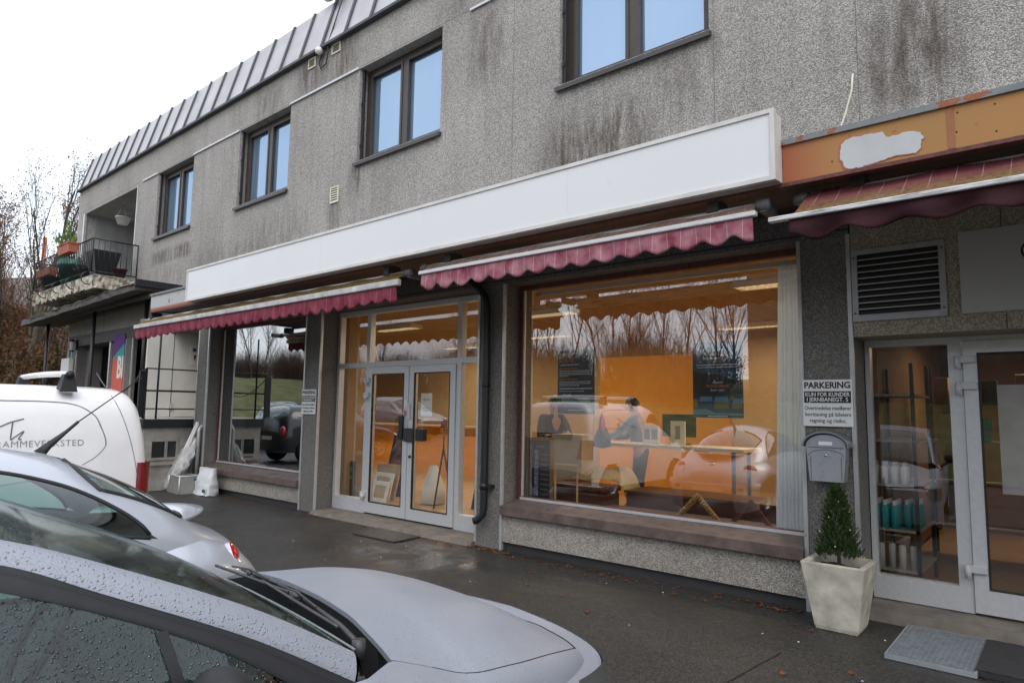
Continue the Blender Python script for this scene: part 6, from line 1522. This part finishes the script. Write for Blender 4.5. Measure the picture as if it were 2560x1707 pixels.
# roof and tail
rows = []
for i in range(NU):
    a = cu[i]
    if a.y > -.93: continue
    rows.append([Tn((a.x*q, a.y-.03*(1-q*q), a.z+.045*(1-q*q))) for q in [lerp(-1, 1, k/16) for k in range(17)]])
body.grid(rows)
last = cb[-1]; rows = []
for z, f, w_ in ((1.39, -2.75, .545), (1.36, -2.80, .6), (1.2, -2.9, .68), (1.0, -2.98, .78), (.8, -3.02, .83), (.55, -3.06, .84), (.3, -3.04, .82), (.22, -2.98, .80)):
    rows.append([Tn((w_*q, f+.05*q*q+(.0), z)) for q in [lerp(-1, 1, k/16) for k in range(17)]])
body.grid(rows); both(lambda Tm, sd: body.grid([[Tm((.545, -2.75, 1.39)), Tm((.65, -2.75, 1.34)), Tm((.72, -2.75, 1.2)), Tm((.82, -2.75, 1.0)), Tm((.86, -2.75, .6)), Tm((.8, -2.75, .22))], [Tm((.545, -2.75, 1.39)), Tm((.60, -2.78, 1.36)), Tm((.68, -2.86, 1.2)), Tm((.78, -2.93, 1.0)), Tm((.84, -3.01, .6)), Tm((.80, -2.98, .22))]]))
body.build('body', M['silver'], t, merge=.0006)
# glass
m = MB(); rows = []
for i in range(NU):
    a = cu[i]
    if a.y < -.99: break
    bow = lerp(.03, .03, i/22); rows.append([Tn((a.x*q, a.y+bow*(1-q*q), a.z+.012*(1-q*q)*(i/22)+.006*(1-q*q))) for q in [lerp(-1, 1, k/20) for k in range(21)]])
m.grid(rows); m.build('windscreen', M['wetscreen'], t)
m = MB(); m.tube([Tn((.755*q,   .002+.03*(1-q*q), .985+.006)) for q in [lerp(-1, 1, k/30) for k in range(31)]], .004, 6); m.build('screen_edge', plain('glass_edge', (.16, .19, .19), .3), t)
m = MB(); rows = []
for q in [lerp(-1.0, 1.0, k/40) for k in range(41)]:
    a = Vector((.78*q, .03*(1-q*q)+.004, .972)); f = hr_f(q*.97); b = Vector((q*.97*re_(f), f-.002, hz(q*.97*re_(f), f)-.016))
    if abs(q) > .9: b = b.lerp(Vector((math.copysign(.80, q), .05, .905)), (abs(q)-.9)/.1)
    rows.append([Tn(a.lerp(b, u)+Vector((0, 0, -.035*math.sin(math.pi*u)))) for u in (0, .25, .5, .75, 1)])
m.grid(rows); m.build('cowl', M['cowl'], t)
def sideglass(Tm, sd):
    g = MB(); rows = []
    for i in range(NU):
        a, b = cs[i], cb[i]
        rows.append([Tm(a.lerp(b, k/8)+Vector((.012*math.sin(math.pi*k/8), 0, 0))) for k in range(9)])
    g.grid(rows[:-6]); g.build('side_glass', M['carglass'], t)
    g = MB(); rows = []
    for i in range(NU):
        a, b = cl_[i], cs[i]; rows.append([Tm(a+Vector((.002, 0, 0))), Tm(a.lerp(b, .3)+Vector((-.008, 0, -.002))), Tm(a.lerp(b, .42)+Vector((.006, 0, .003))), Tm(a.lerp(b, .8)+Vector((.012, 0, .004))), Tm(b+Vector((.004, 0, 0)))])
    g.grid(rows)
    g.tube([Tm(p+Vector((.004, 0, 0))) for p in cb], .014, 6)
    k = min(range(NU), key=lambda i: abs(cs[i].y+.55)); k2 = min(range(NU), key=lambda i: abs(cb[i].y+.46)); a, b = cs[k], cb[k2]
    g.grid([[Tm(a+Vector((.006, o, 0))), Tm(a.lerp(b, .5)+Vector((.018, o, 0))), Tm(b+Vector((.008, o, 0)))] for o in (-.014, -.005, .005, .014)])
    k = min(range(NU), key=lambda i: abs(cs[i].y+1.55)); k2 = min(range(NU), key=lambda i: abs(cb[i].y+1.5)); a, b = cs[k], cb[k2]
    g.grid([[Tm(a+Vector((.006, o, 0))), Tm(a.lerp(b, .5)+Vector((.018, o, 0))), Tm(b+Vector((.008, o, 0)))] for o in (-.06, .06)])
    g.build('window_seal', M['rubber'], t)
    mr = MB(); mr.ball((0, 0, 0), .10, .075, .075, 18, 12); c = Tm((.98, -.485, 1.045 if sd == 1 else .95)); mr.xf(Matrix.Translation(c) @ Matrix.Rotation(R(-5.5), 4, 'Z')); mr.tube([Tm((.85, -.42, .92)), Tm((.95, -.46, 1.0))], .025, 8); mo = mr.build('mirror', M['rubber'], t)
    mr = MB(); mr.grid([[Tm((.98+.08*q*math.cos(a), -.563, (1.045 if sd == 1 else .95)+.055*q*math.sin(a))) for a in [2*math.pi*k_/20 for k_ in range(20)]] for q in (1, .01)], True, True); mr.build('mirror_glass', M['chrome'], mo)
    h = MB(); rows = []
    for z in (.70, .67, .63, .58, .54): rows.append([Tm((p.x+.012*(p.x/.9), p.y+.014+dz(z)*.6, z-.03*max(0, .72-p.x))) for p in pl[15:25]])
    h.grid(rows); h.build('headlight', plain('headlight_lens', (.10, .105, .10), .12, coat=.5), t)
both(sideglass)
wip = plain('wiper_black', (.045, .046, .048), .45)
def wiper(pv, el, tip0, tip1):
    m = MB(); c = lambda p: Tn(p)
    m.cyl(c((pv[0], pv[1], pv[2]-.04)), c((pv[0], pv[1], pv[2]+.015)), .022, n=10)
    m.tube([c(pv), c((lerp(pv[0], el[0], .3), lerp(pv[1], el[1], .3), lerp(pv[2], el[2], .3)+.012)), c(el)], [.011, .009, .006], 7)
    w_ = m.build('wiper', wip, t); m = MB()
    a, b = Vector(tip0), Vector(tip1)
    for k in range(1): m.tube([c(a.lerp(b, u)+Vector((0, -.012*math.sin(math.pi*u), .008*math.sin(math.pi*u)))) for u in [i/10 for i in range(11)]], .006, 6)
    m.tube([c(a.lerp(b, .25)+Vector((0, .0, .022))), c(a.lerp(b, .5)+Vector((0, 0, .035))), c(a.lerp(b, .75)+Vector((0, 0, .022)))], .004, 6)
    e = a.lerp(b, .5); q = c(e+Vector((0, 0, .02))); m.ball(q, .015, .012, .011, 8, 6); m.build('blade', wip, w_)
wiper((.66, .075, .965), (.20, .115, 1.005), (.56, .055, 1.0), (-.10, .085, 1.02))
wiper((.06, .15, .985), (-.38, .115, 1.01), (.10, .10, 1.012), (-.52, .055, 1.01))
seats(t, Tn, ((-1.45, .36), (-1.45, -.36), (-2.35, .36), (-2.35, -.36)), M['lightseat'], .58)
m = MB(); rows = [[Tn((x, f, z)) for x in (-.72, -.3, .3, .72)] for f, z in ((.03, .93), (-.2, .97), (-.42, .93), (-.5, .7))]; m.grid(rows); m.build('dashboard', M['dark'], t)
m = MB(); ctr = Vector((-.36, -.62, .88)); ax = Vector((0, -.9, .45)).normalized(); e1 = Vector((1, 0, 0)); e2 = ax.cross(e1)
m.tube([Tn(ctr+e1*.18*math.cos(a)+e2*.18*math.sin(a)) for a in [2*math.pi*k/30 for k in range(31)]], .016, 8); m.build('steering_wheel', M['rubber'], t)
m = MB(); m.add([Tn((-.8, .6, .25)), Tn((.8, .6, .25)), Tn((.8, -2.9, .25)), Tn((-.8, -2.9, .25))], [(0, 1, 2, 3)])
m.build('floor_pan', M['dark'], t)
plate(t, lambda p: Tn((p[0], 1.455-p[1], p[2])), 0, .40)
m = MB(); rows = [[Tn((x, 1.442-.12*abs(x/.5)**3, z)) for x in [lerp(-.42, .42, k/12) for k in range(13)]] for z in (.55, .63)]; m.grid(rows); m.build('grille', M['black'], t)

# ------------------------------------------------------------------ trees and shrubs
def tree(name, label, base, h, seed, spread=.35, leafm=None, leaves=0, leafsize=.08, depth=4, upright=.75, trunk=.12, group=None, barkm=None, forks=3, bare_below=.2):
    rnd = random.Random(seed); t = thing(name, label, 'tree', base, group)
    T_ = MB(); Cn = MB(); tips = []
    def grow(p, d, l, r, lev):
        n = 4; path = [p]; q = Vector(p); dd = Vector(d)
        for i in range(n):
            dd = (dd+Vector((rnd.uniform(-1, 1), rnd.uniform(-1, 1), rnd.uniform(-.2, .6)*upright))*.13).normalized(); q = q+dd*l/n; path.append(q.copy())
        (T_ if lev < 2 else Cn).tube(path, [lerp(r, r*.55, i/n) for i in range(n+1)], 7 if lev == 0 else (5 if lev == 1 else 3), caps=False)
        if lev >= 2: tips.extend(path[1:])
        if lev >= depth: return
        kids_ = forks+(1 if lev < 2 else 0)+(5 if lev == 0 else 0)
        for k in range(kids_):
            u = lerp(bare_below if lev == 0 else .3, 1.0, (k+rnd.random())/kids_); i = min(n-1, int(u*n)); b = path[i].lerp(path[i+1], u*n-i) if i < n else path[-1]
            a = rnd.uniform(0, 6.283); side = Vector((math.cos(a), math.sin(a), 0)); nd = (dd*upright+side*(1-upright)*1.6+Vector((0, 0, .25*upright))).normalized()
            grow(b, nd, l*rnd.uniform(.42, .68)*(1.15-.45*u if lev == 0 else 1), r*.5*(1.1-.5*u), lev+1)
        if lev == 0: grow(path[-1], dd, l*.4, r*.5, 1)
    grow(Vector(base)-Vector((0, 0, .2)), Vector((0, 0, 1)), h*.68, trunk, 0)
    T_.build('trunk', barkm or M['bark'], t)
    for _ in range(leaves):
        p = rnd.choice(tips)+Vector((rnd.gauss(0, .1), rnd.gauss(0, .1), rnd.gauss(0, .1))); s_ = leafsize*rnd.uniform(.5, 1.3); a = Vector((rnd.gauss(0, 1), rnd.gauss(0, 1), rnd.gauss(0, 1))).normalized(); b = a.orthogonal().normalized()
        Cn.add([p-a*s_, p+b*s_*.5, p+a*s_, p-b*s_*.5], [(0, 1, 2, 3)], False, 1)
    Cn.build('crown', [barkm or M['bark'], leafm or M['rustleaf']], t)
    return t
def shrub(label, c, rx, ry, h, n, seed, mat, leaf=.12):
    rnd = random.Random(seed); t = thing('shrub', label, 'shrub', c); m = MB(); cl = [(rnd.uniform(-.8, .8), rnd.uniform(-.8, .8), rnd.uniform(.15, .85), rnd.uniform(.25, .5)) for _ in range(14)]
    for _ in range(n):
        q = rnd.choice(cl); v = Vector((rnd.gauss(0, 1), rnd.gauss(0, 1), rnd.gauss(0, 1))).normalized()*q[3]*rnd.random()**.4
        p = Vector((c[0]+rx*(q[0]+v.x), c[1]+ry*(q[1]+v.y), c[2]+h*max(.02, q[2]+v.z*.7))); s_ = leaf*rnd.uniform(.5, 1.4); a = Vector((rnd.gauss(0, 1), rnd.gauss(0, 1), rnd.gauss(0, 1))).normalized(); b = a.orthogonal().normalized()
        m.add([p-a*s_, p+b*s_*.55, p+a*s_, p-b*s_*.55], [(0, 1, 2, 3)])
    m.build('foliage', mat, t); m = MB()
    for k in range(9): a = rnd.uniform(0, 6.28); m.tube([(c[0], c[1], c[2]-.1), (c[0]+rx*.4*math.cos(a), c[1]+ry*.4*math.sin(a), c[2]+h*.5), (c[0]+rx*.75*math.cos(a), c[1]+ry*.75*math.sin(a), c[2]+h*.95)], [.04, .025, .008], 5)
    m.build('stem', M['bark'], t)
GZ = lambda x, y: 4.2*sst(-25, -46, x)
tree('bare_tree', 'tall slender tree with mossy trunk and rusty buds left of the building', (-33.5, 1.5, GZ(-33.5, 0)), 10.2, 5, .3, M['rustleaf'], 3200, .045, 4, .82, .13, barkm=M['mossbark'], forks=4, bare_below=.25)
tree('bare_tree', 'second slender bare tree at the left edge of the picture', (-36.5, 1.0, GZ(-36.5, 0)), 8.0, 8, .3, M['rustleaf'], 2600, .05, 4, .80, .085, forks=4)
tree('bare_tree', 'reddish bare tree behind the balcony left of the tall one', (-41.0, 1.2, GZ(-41, 0)), 7.6, 11, .3, M['rustleaf'], 2800, .06, 4, .78, .085, forks=4)
tree('bare_tree', 'small bare tree between the tall tree and the building corner', (-34.5, 3.6, GZ(-34.5, 0)), 7.5, 14, .3, M['rustleaf'], 1800, .045, 4, .82, .075, forks=4)
hedge = [(-30.5, .6, 1.9, 1.6, 3.0, 'brownleaf'), (-31.5, 2.3, 2.0, 1.7, 3.6, 'brownleaf'), (-34, -.6, 2.2, 1.8, 2.8, 'brownleaf'), (-35.5, 3.8, 2.4, 2.0, 3.2, 'greenleaf'), (-38, .4, 2.6, 2.0, 3.4, 'brownleaf'), (-31, 4.6, 2.0, 2.0, 4.0, 'brownleaf'), (-40, 3.0, 2.8, 2.2, 3.0, 'greenleaf'), (-28.5, 2.6, 1.5, 1.3, 2.6, 'brownleaf')]
words = ['brown leaved hedge shrub nearest the canopy posts', 'tall brown hedge shrub behind the tall tree', 'low brown shrub at the far left edge', 'dark green shrub behind the brown hedge', 'broad brown shrub farther up the slope', 'tallest brown shrub beside the building corner', 'dark green shrub highest on the slope', 'small brown shrub just left of the building end']
M['rusttwig'] = leafmat('rusty_twigs', (.11, .06, .04), (.21, .10, .06))
def left_brush(label, c, rx, ry, h, n, seed):
    rnd = random.Random(seed); t = thing('thicket', label, 'shrub', c); m = MB()
    for _ in range(n):
        p = Vector((c[0]+rnd.gauss(0, .42)*rx, c[1]+rnd.gauss(0, .42)*ry, c[2])); d = Vector((rnd.gauss(0, .16), rnd.gauss(0, .16), 1)).normalized(); L = h*rnd.uniform(.4, 1.0); w_ = rnd.uniform(.010, .022); s_ = Vector((.3, 1, 0))
        m.add([p-s_*w_, p+s_*w_, p+d*L], [(0, 1, 2)])
        for k in range(7):
            u = rnd.uniform(.25, .97); b = p+d*L*u; q = (d+Vector((rnd.gauss(0, .5), rnd.gauss(0, .5), .1))).normalized(); l2 = L*.3*(1.1-u)*rnd.uniform(.6, 1.3)+.15; m.add([b-s_*w_*.4, b+s_*w_*.4, b+q*l2], [(0, 1, 2)])
            if rnd.random() < .6: e = b+q*l2*rnd.uniform(.5, 1); a_ = Vector((rnd.gauss(0, 1), rnd.gauss(0, 1), rnd.gauss(0, 1))).normalized()*.045; b_ = a_.orthogonal()*.6; m.add([e-a_, e+b_, e+a_, e-b_], [(0, 1, 2, 3)])
    m.build('twigs', M['rusttwig'], t)
for i, (x, y, rx, ry, h, n, wd) in enumerate(((-40, -.6, 2.4, 1.6, 6.0, 420, 'reddish leafless thicket at the left edge of the picture'), (-44, 1.6, 2.6, 2, 6.6, 420, 'tall reddish thicket behind the slender trees'), (-37, 2.6, 2.0, 1.6, 5.2, 360, 'reddish thicket right of the tall mossy tree'), (-33, 4.2, 1.8, 1.5, 5.0, 300, 'brown thicket between the shrubs and the building corner'))): left_brush(wd, (x, y, GZ(x, y)-.1), rx, ry, h, n, 400+i)
for i, ((x, y, rx, ry, h, mm), wd) in enumerate(zip(hedge, words)): shrub(wd, (x, y, GZ(x, y)-.1), rx, ry, h, 5200, 30+i, M[mm], .075)
m = MB(); m.cyl((-47, 5.2, 3), (-47, 5.2, 11.6), .12, n=8); tag(m.build('rusty_post', plain('rusty_post', (.30, .10, .06), .8)), 'rusty red post standing among the bare trees', 'post')
m = MB(); m.tube([(-69.5, 11.4, 6), (-69.4, 11.4, 21.3)], [.10, .05], 8); tag(m.build('flag_pole', M['paper']), 'tall thin white flagpole in the distance', 'pole')
m = MB()
for i in range(9): m.cyl((-32+.0*i, -3+i*1.0, GZ(-32, 0)-.1), (-32, -3+i*1.0, GZ(-32, 0)+1.0), .03, n=6)
for z in (.5, .95): m.tube([(-32, -3, GZ(-32, 0)+z), (-32, 5, GZ(-32, 0)+z)], .02, 6)
tag(m.build('slope_fence', M['black']), 'low black rail fence at the foot of the hedge slope', 'fence')
def brush(label, c, rx, ry, h, n, seed):
    rnd = random.Random(seed); t = thing('thicket', label, 'shrub', c, 'leafless thickets on the bank opposite the shops'); m = MB()
    for _ in range(n):
        p = Vector((c[0]+rnd.gauss(0, .45)*rx, c[1]+rnd.gauss(0, .45)*ry, c[2])); d = Vector((rnd.gauss(0, .22), rnd.gauss(0, .22), 1)).normalized(); L = h*rnd.uniform(.45, 1.0); w_ = rnd.uniform(.012, .026)
        e = p+d*L; s_ = Vector((1, 0, 0)); m.add([p-s_*w_, p+s_*w_, e], [(0, 1, 2)])
        for k in range(5):
            u = rnd.uniform(.3, .95); b = p+d*L*u; q = (d+Vector((rnd.gauss(0, .5), rnd.gauss(0, .5), .1))).normalized(); l2 = L*.35*(1.1-u)*rnd.uniform(.6, 1.3)+.2; m.add([b-s_*w_*.45, b+s_*w_*.45, b+q*l2], [(0, 1, 2)])
    m.build('twigs', M['twig'], t)
t = thing('opposite_building', 'brown flat roofed building across the lot, mirrored in the salon door', 'building', (2, -28, 0))
m = MB(); m.box(-11.4, 16, -34, -23.5, -.2, 8.8); m.build('wall', plain('brown_cladding', (.11, .085, .065), .85, var=.25, scale=1.5), t)
m = MB(); m.box(-11.7, 16.3, -34.3, -23.2, 8.801, 9.2); m.build('roof', M['seam'], t)
for fl in (1.2, 4.4):
    for i in range(9):
        x = -10+2.9*i; m = MB(); m.box(x, x+1.6, -23.5, -23.42, fl, fl+1.5); f_ = m.build('window', M['darkframe'], t); m = MB(); m.box(x+.08, x+1.52, -23.42, -23.41, fl+.08, fl+1.42); m.build('pane', plain('dim_window', (.03, .035, .04), .1) if i == 0 and fl < 2 else bpy.data.materials['dim_window'], f_)
for i in range(21):
    x = -13.2-2.2*i; y = -20.5-1.5*(i % 3)-.4*(i % 2); brush('leafless brown thicket on the bank across the lot, mirrored in the shop windows', (x, y, bankz(x, y)-.1), 2.2, 1.6, 2.6+1.5*((i*7) % 5)/5, 520, 200+i)
k = 0
for (x, y, h, sp) in [q for q in ((-8, -26, 8.5, 1), (-12, -27.5, 7.5, 2), (-3.5, -28, 8, 3), (-17, -26, 9, 4), (1.5, -25.5, 7, 5), (-22, -29, 8, 6), (-27, -27, 9, 7), (-33, -26, 8, 8), (-38, -20, 8, 9), (-15, -31, 9, 10), (-44, -24, 8, 11), (-50, -20, 9, 12), (-57, -25, 9, 13), (-47, -30, 9, 14), (-10, -29, 8, 15), (-6, -27, 7, 16), (-14, -28, 8, 17), (-1, -27, 8, 18), (-19.5, -28, 8, 19), (4, -27.5, 8, 20), (-24.5, -26, 8, 21), (-5, -31, 9, 22), (-13, -24, 8, 23), (-15.5, -25.5, 8, 24), (-18, -24, 8, 25), (-20.5, -25, 8, 26), (-21.8, -24, 11.5, 27)) if q[0] < -12]:
    tree('bare_tree', 'bare brown tree on the bank across the lot, mirrored in the shop windows', (x, y, bankz(x, y)), h*.80, 60+k, .4, M['twig'], 500, .04, 4, .74, .06, 'bare trees on the bank opposite the shops', forks=4); k += 1
for i, x in enumerate((-13.5, -16, -21, -26, -31, -37, -43, -49, -55)):
    o = shrub('brown winter bush on the bank across the lot, mirrored in the shop windows', (x, -22.5-1.2*(i % 2), bankz(x, -22.5)-.1), 2.6, 1.6, 2.0, 4200, 90+i, M['twig'], .055)
for o in bpy.data.objects:
    if o.name.startswith('shrub') and o.get('label', '').startswith('brown winter'): o['group'] = 'brown bushes on the bank opposite the shops'
